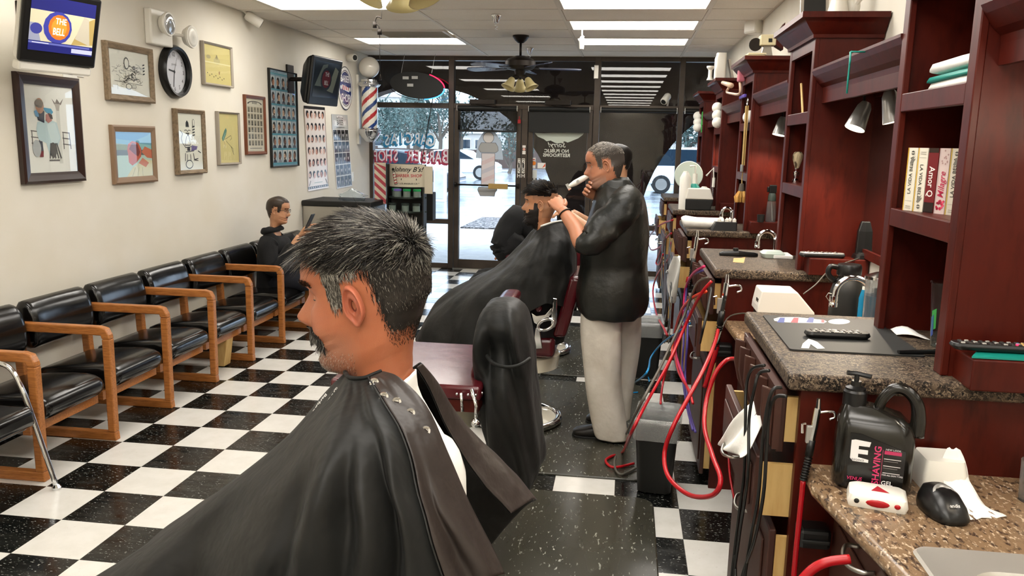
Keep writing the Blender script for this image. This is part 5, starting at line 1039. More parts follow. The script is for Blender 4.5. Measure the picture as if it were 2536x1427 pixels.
# ---------------------------------------------------------------- things on the counters
def rbox(name, c, ux, l, w, h, m, p=None, bev=.004, **k):      # box lying at c, long axis turned by ux degrees
    a = math.radians(ux); b = MB(); b.T = Matrix.Translation(c) @ Matrix.Rotation(a, 4, 'Z'); b.box(-l/2, l/2, -w/2, w/2, 0, h); return obj(name, b, m, p, bev=bev, **k)
def remote(c, ang, L, w, h, lab, top='black_plastic', body='black_plastic', btn='#8d8a84', extra=(), rows=10, cols=3, cat='remote control', name='remote_control', big=()):
    t = thing(name, lab, cat, c); F = Matrix.Translation(c) @ Matrix.Rotation(math.radians(ang), 4, 'Z'); b = MB(); b.T = F
    b.loft([rr2(-L/2+.01, L/2-.01, -w/2+.004, w/2-.004, w*.3, 0, 4), rr2(-L/2, L/2, -w/2, w/2, w*.35, h*.5, 4), rr2(-L/2+.004, L/2-.004, -w/2+.003, w/2-.003, w*.35, h, 4)]); obj('body', b, body, t, bev=.002)
    if top != body: b = MB(); b.T = F; b.loft([rr2(-L/2+.004, L/2-.004, -w/2+.003, w/2-.003, w*.35, h, 4), rr2(-L/2+.006, L/2-.006, -w/2+.005, w/2-.005, w*.33, h+.003, 4)]); obj('face_plate', b, top, t); h += .003
    for i in range(rows):
        for j in range(cols):
            b = MB(); b.T = F; x = -L/2+L*(.12+.78*i/rows); y = -w*.28+w*.56*j/max(1, cols-1); big_ = (i, j) in big; s_ = 1.7 if big_ else 1
            b.loft([rr2(x-L*.022*s_, x+L*.022*s_, y-w*.085, y+w*.085, w*.04, h, 2), rr2(x-L*.02*s_, x+L*.02*s_, y-w*.08, y+w*.08, w*.04, h+.0022, 2)]); obj('button', b, 'button_light' if (big_ or (i+j) % 3 == 0) else 'button_dark', t)
    for x, y, m in extra: b = MB(); b.T = F; b.lathe([(0, h), (w*.09, h), (w*.08, h+.003), (0, h+.003)], (x*L, y*w, 0), 8); obj('button', b, m, t)
# rubber mat with a printed pole and ribbon
A, B, C_, D_ = PZ(1893, 783, ZR), PZ(2126, 795, ZR), PZ(1962, 868, ZR), PZ(2295, 880, ZR)
mx0, mx1, my0, my1 = .49, .83, 2.355, 2.86
t = thing('rubber_mat', 'black rubber counter mat printed with a barber pole', 'mat', ((mx0+mx1)/2, (my0+my1)/2, ZR))
b = MB().loft([rr2(mx0, mx1+.03, my0, my1-.02, .012, ZR+.0002, 3), rr2(mx0, mx1+.03, my0, my1-.02, .012, ZR+.005, 3)]); obj('sheet', b, 'mat_black', t)
p = Print(); Q = lambda px, py: (lambda v: (v.x, v.y))(PZ(px, py, ZR+.005))
def qp(pts, c): p.poly([Q(*a) for a in pts], c, up=1)
def qarc(cx, cy, rx, ry, c, n=20): p.poly([Q(cx+rx*math.cos(-k*2*math.pi/n), cy+ry*math.sin(-k*2*math.pi/n)) for k in range(n)], c)
qp([(1916, 790), (1930, 786), (1975, 786), (2040, 793), (2048, 797), (2040, 801), (1975, 800), (1935, 798), (1918, 795)], '#e2e0da'); qarc(2078, 797, 27, 6.5, '#e2e0da')
for a, c in ((1928, '#3b4c8c'), (1962, '#b23a48'), (2000, '#3b4c8c'), (2034, '#b23a48')): qp([(a+4, 787), (a+16, 787.5), (a+14, 800), (a-4, 799)] if a < 2030 else [(a, 792), (a+7, 793), (a+8, 800), (a, 800)], c)
qp([(2002, 840), (2012, 843), (2003, 864), (1984, 863), (1988, 852)], '#e2e0da'); qp([(2012, 843), (2024, 848), (2043, 864), (2024, 865), (2010, 855), (2004, 850)], '#e2e0da')
p.build('mat_print', (0, 0, ZR+.0052), (1, 0, 0), (0, 1, 0), 'print', t)
a, b_ = PZ(1998, 830, ZR+.012), PZ(2152, 836, ZR+.012); remote(((a.x+b_.x)/2, (a.y+b_.y)/2+.01, ZR+.005), math.degrees(math.atan2(b_.y-a.y, b_.x-a.x)), (b_-a).length+.01, .05, .02, 'black remote control with grey buttons lying on the rubber mat', big=((5, 0), (5, 2), (8, 1)), rows=11)
b = MB(); a = PZ(2225, 872, ZR+.01); b_ = PZ(2335, 872, ZR+.01); b.tube([a, a+(b_-a)*.25, b_], [.008, .010, .012], 8, flat=.6); obj('folding_comb', b, 'black_plastic', smooth='a', label='black plastic handle lying on the granite in front of the nearest tower', cat='tool')
t0 = (1.045, 1.98); 
led = ZR+.075
a, b_ = PY(2352, 883, SY[0]-.0), PY(2560, 895, SY[0]-.0); c = (a+b_)/2; obj('teal_cloth', MB().prism([(a.x+.035, SY[0]-.04, led+.002), (a.x+.23, SY[0]-.042, led+.002), (a.x+.23, SY[0]+.02, led+.012), (a.x+.08, SY[0]+.03, led+.01)], (0, 0, .004)), 'teal', label='teal cloth folded under the remote on the nearest side ledge', cat='cloth')
remote((a.x+.105, SY[0]+.005, led+.014), -1, .21, .045, .018, 'long black remote control on the nearest side ledge with coloured dots', extra=((.22, -.2, 'neon_red'), (.25, .1, 'blue_gel'), (.28, -.25, 'ply'), (.30, .1, 'ply')), rows=10)
# second ledge: phone handset and cordless phone standing in its cradle
y2 = SY[1]; a, b_ = PY(1978, 640, y2), PY(2092, 642, y2)
remote(((a.x+b_.x)/2, y2-.0, led), 0, b_.x-a.x, .05, .02, 'silver and black cordless handset lying on the second side ledge', 'silver_plastic', cat='phone', name='phone_handset', rows=8)
a = PY(2128, 645, y2+.03); t = thing('phone_cradle', 'black cordless phone standing in its cradle on the second side ledge', 'phone', (a.x, y2+.02, led))
b = MB(); b.loft([rr2(a.x-.035, a.x+.045, y2-.03, y2+.06, .02, led, 4), rr2(a.x-.03, a.x+.04, y2-.028, y2+.055, .02, led+.018, 4), rr2(a.x-.015, a.x+.03, y2-.015, y2+.045, .015, led+.03, 4)]); obj('cradle', b, 'black_plastic', t, smooth='a')
b = MB(); q0 = Vector((a.x-.005, y2+.02, led+.015)); q1 = PY(2140, 548, y2+.03); dv = q1-q0; s_ = dv.cross(Vector((0, 1, 0))).normalized(); b.loft([[q0+s_*i*.020+Vector((0, j*.011, 0)) for i, j in ((-1, -1), (1, -1), (1, 1), (-1, 1))], [q0+dv*.7+s_*i*.022+Vector((0, j*.013, 0)) for i, j in ((-1, -1), (1, -1), (1, 1), (-1, 1))], [q1+s_*i*.012+Vector((0, j*.010, 0)) for i, j in ((-1, -1), (1, -1), (1, 1), (-1, 1))]]); hs = obj('handset', b, 'black_plastic', t, bev=.005)
for i in range(7): f = .22+i*.055; obj('key', MB().ell(q0+dv*f-s_*.02*-1*-1, (.004, .006, .005), 6, 4), 'button_light', hs)
obj('phone_cable', MB().tube([(a.x-.02, y2-.03, led+.005), PY(2060, 665, 3.8), PY(2020, 705, 3.75), PY(1990, 728, 3.72)], .003, 6, sub=5), 'gray_rubber', smooth=True, label='thin grey cable hanging from the second side ledge to the white warmer box', cat='cable')
# white warmer box on the second low worktop
a, b_ = PY(1874, 775, 3.68), PY(2018, 775, 3.68); x0, x1 = a.x, b_.x; zt_ = PY(1882, 720, 3.68).z; xm_ = PY(1975, 720, 3.68).x
t = thing('warmer_box', 'white wedge-topped plastic warmer box behind the rubber mat', 'box', ((x0+x1)/2, 3.73, ZL))
obj('base', MB().box(x0+.01, x1, 3.68, 3.84, ZL, a.z-.003), 'soft_black', t, bev=.004)
obj('lid', MB().prism([(x0, 3.675, a.z), (x1, 3.675, a.z), (x1-.002, 3.675, a.z+.012), (xm_, 3.675, zt_), (x0+.015, 3.675, zt_), (x0+.002, 3.675, a.z+.03)], (0, .17, 0)), 'white_plastic', t, bev=.006, seg=3)
for i in range(2): obj('vent_slot', MB().box(x0+.0035+i*.0, x0+.008, 3.70+i*.03, 3.715+i*.03, a.z+.045, a.z+.06), 'soft_black', t)
obj('warmer_cable', MB().tube([(x0+.01, 3.7, a.z-.02), PY(1840, 776, 3.85), PY(1800, 790, 3.9), PY(1776, 850, 3.8)], .0035, 6, sub=4), 'gray_rubber', smooth=True, label='thin grey cable from the white warmer box over the worktop edge', cat='cable')
# big black flask
c = PY(2092, 790, 3.66); cb = Vector((c.x, 3.66, ZL)); ztop = PY(2092, 652, 3.66).z; hh = ztop-ZL; rr_ = (PY(2135, 720, 3.66).x-PY(2050, 720, 3.66).x)/2
t = thing('water_flask', 'large black flask with screw cap and steel ring behind the faucet', 'flask', cb)
obj('body', MB().lathe([(0, 0), (rr_*.95, 0), (rr_, .01), (rr_, hh*.62), (rr_*.85, hh*.73), (rr_*.6, hh*.80), (rr_*.6, hh*.84), (0, hh*.84)], cb, 28), 'soft_black', t, smooth='a')
obj('cap', MB().lathe([(0, hh*.85), (rr_*.7, hh*.85), (rr_*.72, hh*.87), (rr_*.72, hh*.96), (rr_*.65, hh*.99), (0, hh)], cb, 28), 'black_plastic', t, smooth='a'); obj('neck_ring', MB().lathe([(rr_*.6, hh*.835), (rr_*.68, hh*.84), (rr_*.68, hh*.852), (rr_*.6, hh*.855)], cb, 28), 'chrome', t, smooth='a')
obj('cap_loop', MB().tube([cb+Vector((-rr_*.6, 0, hh*.94)), cb+Vector((-rr_*1.1, 0, hh*.95)), cb+Vector((-rr_*1.2, 0, hh*.85)), cb+Vector((-rr_*.8, 0, hh*.76))], .012, 8, sub=4), 'black_plastic', t, smooth=True)
q = PY(2054, 735, 3.6); obj('carabiner', MB().tube([q+Vector((-.014, 0, .0)), q+Vector((-.005, 0, .016)), q+Vector((.014, 0, .012)), q+Vector((.016, 0, -.008)), q+Vector((0, 0, -.018))], .002, 6, closed=True), 'steel', t)
def bottle(name, px, pyb, pyt, y, pr, m, lab, capm='white_plastic', prof=None, z0=ZL, capf=.82, cat='bottle', group=None, x=None):
    c = PY(px, pyb, y); zt_ = PY(px, pyt, y).z; r_ = abs(PY(px+pr, pyb, y).x-c.x); h_ = zt_-z0; cb = Vector((c.x, y, z0)); t = thing(name, lab, cat, cb, group=group)
    obj('body', MB().lathe(prof and [(a*r_, b*h_) for a, b in prof] or [(0, 0), (r_, 0), (r_, h_*capf*.85), (r_*.5, h_*capf), (0, h_*capf)], cb, 20), m, t, smooth='a')
    obj('cap', MB().lathe([(0, h_*capf), (r_*.45, h_*capf), (r_*.42, h_), (0, h_)], cb, 14), capm, t, smooth='a'); return t, cb, r_, h_
bottle('blue_bottle', 2132, 800, 710, 3.56, 11, 'blue_gel', 'slim blue bottle with white label behind the faucet', capf=.95)
# disinfectant jar
c = PY(2172, 790, 3.3); zt_ = PY(2172, 668, 3.3).z; cb = Vector((c.x, 3.3, ZL)); hj = zt_-ZL; rj = .055; t = thing('disinfectant_jar', 'glass jar of blue disinfectant with a steel lid beside the faucet', 'jar', cb)
obj('glass', MB().lathe([(0, 0), (rj, 0), (rj, hj*.9), (rj*.97, hj*.9), (rj*.95, .006), (0, .006)], cb, 26), 'clear_plastic', t, smooth='a'); obj('liquid', MB().lathe([(0, .008), (rj*.93, .008), (rj*.93, hj*.72), (0, hj*.72)], cb, 26), 'blue_gel', t, smooth='a'); obj('lid', MB().lathe([(0, hj*.9), (rj*1.08, hj*.9), (rj*1.08, hj*.93), (rj*.4, hj*.97), (.008, hj*.98), (.008, hj*1.04), (0, hj*1.04)], cb, 26), 'chrome', t, smooth='a')
for i in range(3): obj('comb', MB().prism([cb+Vector((-.03+i*.02, .01*i, .03)), cb+Vector((-.01+i*.02, .01*i, .03)), cb+Vector((.0+i*.02, .01*i, hj*.8)), cb+Vector((-.02+i*.02, .01*i, hj*.8))], (0, .003, 0)), 'soft_black', t)
rbox('yellow_box', (PY(2163, 800, 3.2).x, 3.12, ZL), 0, .07, .05, .1, 'ply', label='small yellow-edged box below the disinfectant jar', cat='box')
# shaving gel jug
c = Vector((.637, 2.02, ZL)); t = thing('gel_jug', 'big black shaving gel jug with handle on the nearest low worktop', 'jug', c); F = Matrix.Translation(c) @ Matrix.Rotation(math.radians(-12), 4, 'Z')
L_, W_, H_ = .09, .06, .185
def jr(sx, sy, z, dx=0, n=8): return rr2(-L_*sx+dx, L_*sx+dx, -W_*sy, W_*sy, W_*sy*.55, z, n)
b = MB(); b.T = F; b.loft([jr(.9, .85, 0), jr(1, 1, .012), jr(1, 1, .10), jr(.99, .98, .14), jr(.93, .9, .165, -.004), jr(.78, .72, .187, -.012), jr(.45, .45, .203, -.035), jr(.32, .4, .207, -.045)]); obj('body', b, 'jug_plastic', t, smooth='a', ang=50)
b = MB(); b.T = F; b.tube([(.0, 0, .185), (.012, 0, .225), (.035, 0, .252), (.062, 0, .25), (.085, 0, .225), (.094, 0, .185), (.092, 0, .14)], [.013, .013, .014, .014, .015, .017, .02], 12, sub=5); obj('handle', b, 'jug_plastic', t, smooth=True)
b = MB(); b.T = F; b.lathe([(.028, .2), (.028, .235), (.024, .24), (.024, .245), (.012, .25), (.012, .262), (.006, .262), (.006, .278), (0, .278)], (-.052, 0, 0), 20); b.tube([(-.02, -.01, .278), (-.052, 0, .28), (-.075, -.005, .281)], .006, 8); obj('pump', b, 'black_plastic', t, smooth='a')
p = Print(); w_, h_ = .125, .125; p.poly([(0, 0), (w_, 0), (w_, h_*.75), (w_*.2, h_), (0, h_)], '#131212')
for i, c_ in enumerate(('#f0eeee',)): p.poly([(w_*.03, h_*.86), (w_*.03, h_*.5), (w_*.08, h_*.44), (w_*.36, h_*.44), (w_*.36, h_*.5), (w_*.17, h_*.53), (w_*.17, h_*.6), (w_*.34, h_*.6), (w_*.34, h_*.69), (w_*.17, h_*.69), (w_*.17, h_*.76), (w_*.36, h_*.76), (w_*.38, h_*.86), (w_*.1, h_*.88)][::-1], c_)
p.text('ELEGANCE', w_*.06, h_*.455, h_*.055, '#1b1a1a', 0, 0, .01, sx=.85); p.text('SHAVING', w_*.57, h_*.02, h_*.17, '#d43a6e', 0, 0, .02, rot=math.pi/2, sx=1.1); p.rect(w_*.6, h_*.04, w_*.606, h_*.74, '#d43a6e')
p.rect(w_*.63, h_*.66, w_*.93, h_*.73, '#b82c5c'); p.text('NEW LOOK', w_*.65, h_*.74, h_*.05, '#e9e4e6'); 
for i in range(3): p.rect(w_*.63, h_*(.56-i*.14), w_*.93, h_*(.575-i*.14), '#cfcaca'); p.rect(w_*.63, h_*(.52-i*.14), w_*.88, h_*(.528-i*.14), '#8f8a8a')
p.text('FOR ALL SKIN TYPES', w_*.62, h_*.23, h_*.045, '#e9e4e6', sx=.9); p.text('GEL', w_*.62, h_*.04, h_*.12, '#f0eeee', 0, 0, .02); p.text('VENUS', w_*.0, h_*.06, h_*.1, '#d43a6e', 0, .1, .01, sx=.9)
o_ = F @ Vector((-.058, -W_-.0012, .022)); ux = (F.to_3x3() @ Vector((1, 0, 0))); p.build('front_label', o_, ux, (0, 0, 1), 'gloss_print', t)
# trimmer charger, clipper stand, towel dispenser
c = Vector((.62, 1.90, ZL)); t = thing('foil_box', 'white boxy charger with a red triangle and red oval button', 'charger', c); F = Matrix.Translation(c) @ Matrix.Rotation(math.radians(-14), 4, 'Z')
b = MB(); b.T = F; b.loft([rr2(-.062, .062, -.035, .04, .008, 0, 3), rr2(-.066, .066, -.038, .042, .01, .012, 3), rr2(-.062, .062, -.036, .042, .01, .030, 3), rr2(-.05, .052, -.028, .036, .01, .036, 3)]); obj('case', b, 'white_plastic', t, smooth='a', ang=50)
p = Print(); p.poly([(-.015, -.022), (.025, -.022), (.0, .012)], '#a8222e'); p.build('triangle_mark', F @ Vector((0, .01, .0365)), F.to_3x3() @ Vector((1, 0, 0)), F.to_3x3() @ Vector((0, 1, 0)), 'print', t)
for x, rx, rz, m in ((.0, .026, .009, 'red_rubber'), (.042, .007, .006, 'red_rubber'), (-.045, .006, .006, 'soft_black')): b = MB(); b.T = F; b.ell((x, -.0375, .016), (rx, .003, rz), 16, 6); obj('button', b, m, t, smooth=True)
c = Vector((.757, 1.875, ZL)); t = thing('clipper_stand', 'black charging stand with a silver oval, on the nearest low worktop', 'charging stand', c); F = Matrix.Translation(c) @ Matrix.Rotation(math.radians(8), 4, 'Z')
def er(rx, ry, z, cy=0, n=24): return [(rx*math.copysign(abs(math.cos(a))**.7, math.cos(a)), cy+ry*math.copysign(abs(math.sin(a))**.8, math.sin(a)), z+.0*a) for a in [k*2*math.pi/n for k in range(n)]]
b = MB(); b.T = F; b.loft([er(.042, .066, 0), er(.045, .07, .01), er(.042, .062, .028, .006), er(.032, .045, .05, .016), er(.02, .024, .058, .022)]); obj('body', b, 'black_plastic', t, smooth=True)
b = MB(); b.T = F @ Matrix.Translation((0, -.004, .047)) @ Matrix.Rotation(math.radians(30), 4, 'X'); b.lathe([(.016, 0), (.026, 0), (.027, .003), (.022, .005), (.018, .003)], (0, 0, 0), 24, sy=1.1, cap=False); obj('oval_trim', b, 'silver_plastic', t, smooth='a')
b = MB(); b.T = F @ Matrix.Translation((0, -.004, .0465)) @ Matrix.Rotation(math.radians(30), 4, 'X'); b.lathe([(0, 0), (.019, .002)], (0, 0, 0), 20); obj('well', b, 'soft_black', t)
p = Print(); p.text('andis', 0, 0, .011, '#d5d4d2', .5, 0, .02); p.build('badge', F @ Vector((0, -.05, .038)), F.to_3x3() @ Vector((1, 0, 0)), F.to_3x3() @ Vector((0, .62, .78)), 'print', t)
c = Vector((.80, 2.03, ZL)); t = thing('towel_dispenser', 'small white tissue dispenser with a long paper towel pulled out', 'dispenser', c)
obj('case', MB().loft([rr2(.757, .86, 2.0, 2.11, .012, ZL, 3), rr2(.757, .86, 2.0, 2.11, .012, ZL+.045, 3), rr2(.765, .855, 2.01, 2.105, .012, ZL+.075, 3)]), 'white_plastic', t, smooth='a')
w0 = [PY(2345, 1118, 2.04), PZ(2330, 1150, .93), PZ(2335, 1190, .90), PZ(2350, 1235, .875), PZ(2400, 1287, ZL+.001)]; w1_ = [PY(2378, 1117, 2.04), PZ(2395, 1160, .93), PZ(2405, 1200, .90), PZ(2440, 1250, .875), PZ(2493, 1281, ZL+.001)]
w0[0].z = w1_[0].z = ZL+.10; rows = [[a*(1-k/6)+b_*(k/6)+Vector((0, 0, .003*math.sin(k*1.9+i))) for k in range(7)] for i, (a, b_) in enumerate(zip(spline(w0, 4)[0], spline(w1_, 4)[0]))]
obj('paper_sheet', MB().grid(rows), 'white_cloth', t, smooth=True, solid=.0012)
obj('glass_tumbler', MB().lathe([(0, 0), (.03, 0), (.034, .1), (.032, .1), (.028, .006), (0, .006)], (PZ(2540, 1240, ZL).x+.015, PZ(2540, 1240, ZL).y, ZL), 22), 'clear_plastic', smooth='a', label='clear glass standing at the right edge of the frame', cat='glass')
# books
bk = [('#d8d2c2', '#c9a13a', 'LA VIDA BELLA', '#2f2c28', 1, 'leftmost cream book, its title LA VIDA BELLA reading upward'), ('#d8d2c2', '#c9a13a', 'LA VIDA BELLA', '#2f2c28', -1, 'second cream book, its title LA VIDA BELLA reading downward'), ('#6d1118', '#33100f', 'Amor Q', '#efe6e0', -1, 'dark red book titled Amor in white, in the middle'), ('#cdb9b4', '#b9a49f', 'Milagre', '#b02a4a', 1, 'pinkish book titled Milagre in red script'), ('#c9c1b0', '#b29440', 'LA VIDA BELLA', '#2f2c28', 1, 'rightmost cream book titled LA VIDA BELLA, next to the dark gap')]
oB = PY(2243, 430, 2.62); uB = PY(2378, 430, 2.44)-oB; uB.z = 0; wB = uB.length; uB.normalize(); nB = Vector((-uB.y, uB.x, 0)); TB = frame((oB.x, oB.y, 0), uB, nB, (0, 0, 1)); YB_ = 0; yb0, yb1 = 0, wB; bh = .187; MBT = lambda: setattr(MB0 := MB(), 'T', TB) or MB0
for i, (c1, c2, tx_, tc_, dr, lab) in enumerate(bk):
    ya = yb0+(yb1-yb0)*i/5; yb_ = yb0+(yb1-yb0)*(i+1)/5; th_ = yb_-ya; m = mat('book_%s' % ['cream', 'ivory', 'crimson', 'rose', 'sand'][i], c1, .5)
    t = thing('book', lab, 'book', TB @ Vector(((ya+yb_)/2, .05, 1.515)), group='books on the nearest tower shelf'); e = .0015
    obj('cover', MBT().box(ya+e, yb_-e, YB_, YB_+.004, 1.515, 1.515+bh).box(ya+e, ya+e+.003, YB_+.004, YB_+.10, 1.515, 1.515+bh).box(yb_-e-.003, yb_-e, YB_+.004, YB_+.10, 1.515, 1.515+bh), m, t); obj('pages', MBT().box(ya+e+.003, yb_-e-.003, YB_+.004, YB_+.097, 1.52, 1.51+bh), 'white_cloth', t)
    p = Print(); W_ = th_-.004
    if i != 2: p.rect(0, 0, W_*.1, bh, c2)
    if i == 2: p.rect(0, 0, W_, bh*.16, '#1d0d0c'); p.rect(0, bh*.93, W_, bh, '#2c1a14')
    if i == 3:
        R = random.Random(2)
        for q in range(22): p.ell(W_*R.uniform(.15, .9), bh*R.uniform(.05, .2), .004, .004, R.choice(['#b5183e', '#d8506e', '#8f1230']), 7, up=.1)
        for q in range(10): p.ell(W_*R.uniform(.15, .9), bh*R.uniform(.72, .98), .003, .003, '#a98a86', 6, up=.1)
    s_ = th_*(.42 if 'VIDA' in tx_ else .75)
    if dr > 0: p.text(tx_, W_*.5+s_*.33, bh*(.27 if i != 3 else .25), s_, tc_, 0, .25 if i == 3 else 0, .01, rot=math.pi/2, sx=1.0 if 'VIDA' in tx_ else .85)
    else: p.text(tx_, W_*.5-s_*.33, bh*(.74 if i != 2 else .72), s_, tc_, 0, 0, .01, rot=-math.pi/2, sx=1.0 if i == 1 else .85)
    if 'VIDA' in tx_:
        for yy in ((.92, .8) if dr > 0 else (.08, .2)):
            if yy in (.92, .08): p.ell(W_*.55, bh*yy, .0065, .0065, '#55524c', 14); p.rect(W_*.55-.006, bh*yy-.0012, W_*.55+.006, bh*yy+.0012, '#d8d2c2')
            else: p.poly([(W_*.3, bh*(yy-.05)), (W_*.5, bh*(yy-.06)), (W_*.9, bh*(yy+.03)), (W_*.6, bh*(yy+.01)), (W_*.85, bh*(yy+.07)), (W_*.45, bh*(yy+.02))], '#77736b')
        p.rect(W_*.2, bh*(.155 if dr > 0 else .845), W_*.9, bh*(.16 if dr > 0 else .85), '#8a867c'); p.rect(W_*.3, bh*(.07 if dr > 0 else .93), W_*.85, bh*(.078 if dr > 0 else .938), '#8a867c'); p.rect(W_*.3, bh*(.04 if dr > 0 else .9), W_*.85, bh*(.048 if dr > 0 else .908), '#8a867c')
    p.build('spine_print', TB @ Vector((ya+.002, YB_-.0005, 1.515)), uB, (0, 0, 1), 'gloss_print', t)
# folded cloths, cup, paper in the nearest tower
for i, (m, lab, z, h_, x0_) in enumerate((('white_cloth', 'lower folded white cloth on the upper shelf of the nearest tower', 1.866, .022, .885), ('teal', 'folded teal cloth in the stack on the upper shelf', 1.889, .016, .88), ('white_cloth', 'top folded white cloth on the upper shelf of the nearest tower', 1.906, .026, .885))):
    rg = []
    for s in (0, .1, .5, .9, 1): rg.append([(x0_+(1.08-x0_)*s, yy+.04*(yy > 2.5)+.006*math.sin(s*9+i), z+zz+(.012*(1-s)*(i == 2))+.004*math.sin(s*7+yy*40)) for yy, zz in ((2.21, .3*h_), (2.21, .7*h_), (2.23, h_), (2.40, h_*1.05), (2.58, h_), (2.60, .6*h_), (2.60, .3*h_), (2.58, 0), (2.40, 0.002), (2.23, 0))])
    obj('folded_cloth', MB().loft(rg), m, smooth=True, label=lab, cat='cloth', group='folded cloths')
c = Vector((PY(2338, 800, 2.5).x, 2.5, ZR)); t = thing('plastic_cup', 'tall clear plastic cup with faint green and blue print in the nearest tower', 'cup', c)
obj('cup', MB().lathe([(.03, .002), (.045, .19), (.048, .192), (.048, .196), (.044, .194), (.028, .004), (0, .004)], c, 26), 'frost', t, smooth='a'); p = Print()
b = MB(); 
for (a0, a1, z0_, z1_, col) in ((3.3, 3.75, .05, .12, '#3c9a4a'), (3.2, 3.5, .03, .10, '#3a4f9a')): b.add([c+Vector(((.0315+z*.075)*math.cos(a), (.0315+z*.075)*math.sin(a), z)) for a, z in ((a0, z0_), (a1, z0_+.01), (a1, z1_), (a0, z1_-.01))], [(0, 1, 2, 3)], col)
obj('cup_print', b, 'print', t)
a = PY(2222, 810, 2.62); b_ = PY(2308, 815, 2.58); a.z = b_.z = ZR; rows = [[a*(1-i/6)+b_*(i/6)+Vector((0, 0, 0))+Vector((.0, .06*j/4, .002+.022*math.sin(math.pi*min(1, (i+.6)/6))*(.4+.6*j/4))) for i in range(7)] for j in range(5)]
obj('paper_leaflet', MB().grid(rows), 'white_cloth', smooth=True, solid=.002, label='crumpled white printed leaflet on the granite inside the nearest tower', cat='paper')
q = PZ(2322, 856, ZR+.004); obj('white_scrap', MB().box(q.x, q.x+.03, q.y, q.y+.02, ZR, ZR+.01), 'white_plastic', bev=.004, label='small white cap beside the post of the nearest tower', cat='cap')
# hanging green band and picture frames on crowns
q = PX(2107, 128, .775); obj('green_band', MB().tube([q, q+Vector((0, .0, -.05)), q+Vector((0, .004, -.1)), q+Vector((0, .002, -.145))], .0035, 6).tube([q+Vector((0, .008, 0)), q+Vector((0, -.006, -.03)), q+Vector((0, .004, -.06))], .003, 6).tube([q, q+Vector((.02, .004, .0)), q+Vector((.05, .004, .0))], .003, 6), 'teal', smooth=True, label='teal rubber band hanging over the valance between the two nearest towers', cat='band')
# shaving brush, frames in second tower
zs_ = 1.515; c = PX(1970, 446, .905); c.z = zs_; t = thing('shaving_brush', 'shaving brush with chrome handle on the shelf of the second tower', 'brush', c)
obj('handle', MB().lathe([(0, 0), (.024, 0), (.025, .01), (.017, .02), (.021, .04), (.021, .052), (.013, .06), (.018, .068), (.018, .074), (0, .074)], c, 24), 'chrome', t, smooth='a'); obj('bristles', MB().lathe([(.016, .074), (.022, .095), (.030, .125), (.031, .145), (.022, .16), (0, .165)], c, 24), 'brush_hair', t, smooth='a')
q = Vector((1.05, SY[1]+.3, zs_)); obj('photo_stand', MB().box(1.04, 1.055, SY[1]+.16, SY[1]+.32, zs_, zs_+.20), 'silver_frame', bev=.003, label='small silver frame standing behind the shaving brush', cat='frame')
q = PX(1963, 213, .87); obj('small_stick', MB().tube([(.87, SY[1]+.42, 1.868), (.87, SY[1]+.515, 2.02)], .006, 6), 'ply', label='thin wooden stick leaning in the upper shelf of the second tower', cat='stick')
q = PZ(1970, 650, ZR); obj('white_canister', MB().lathe([(0, 0), (.033, 0), (.033, .19), (.028, .20), (.028, .235), (0, .235)], (.925, SY[1]+.16, ZR), 20), 'white_plastic', smooth='a', label='tall white spray canister in the lower shelf of the second tower', cat='canister')
# second raised worktop items
z = ZR; a, b_ = PZ(1783, 625, z+.02), PZ(1875, 625, z+.02)
t = thing('hair_clipper', 'black hair clipper lying on the second raised worktop', 'clipper', (a+b_)/2*1); y_ = (a.y+b_.y)/2; x0_, x1_ = a.x, b_.x
b = MB(); b.loft([[(x, y_+yy*w_, z+zz*h_+.002) for yy, zz in ((-1, 0), (-1, .7), (-.6, 1), (.6, 1), (1, .7), (1, 0))] for x, w_, h_ in ((x0_, .012, .012), (x0_+.02, .02, .02), (x0_+.10, .024, .028), (x0_+.14, .02, .024), (x1_-.02, .018, .022), (x1_, .012, .016))]); obj('body', b, 'black_plastic', t, bev=.003); obj('dial', MB().lathe([(0, .03), (.014, .03), (.014, .042), (0, .042)], (x0_+.085, y_, z), 14), 'soft_black', t)
def quadlay(name, pts, h, m, z=ZR, **k): return obj(name, MB().prism([(lambda v: (v.x, v.y, z+.0006))(PZ(px, py, z)) for px, py in pts], (0, 0, h)), m, **k)
quadlay('tape_patch', [(1817, 640), (1815, 650), (1842, 652), (1846, 637), (1835, 640)], .001, 'ply', label='torn tan tape patch on the second raised worktop', cat='tape')
q = PZ(1912, 637, z); t = thing('plastic_tray', 'pale green plastic tray on the second raised worktop', 'tray', (q.x, q.y, z)); b = MB(); b.loft([rr2(q.x-.05, q.x+.05, q.y-.05, q.y+.05, .02, z+.001, 4), rr2(q.x-.06, q.x+.06, q.y-.055, q.y+.055, .02, z+.022, 4), rr2(q.x-.045, q.x+.045, q.y-.04, q.y+.04, .015, z+.035, 4)]); obj('body', b, 'pale_green', t, smooth='a')
q0, q1 = PZ(1915, 640, z), PZ(1968, 645, z); obj('white_pad', MB().box(q0.x, q1.x, q0.y-.01, q0.y+.14, z, z+.018), 'white_cloth', bev=.004, label='white paper pad against the second tower post', cat='paper')
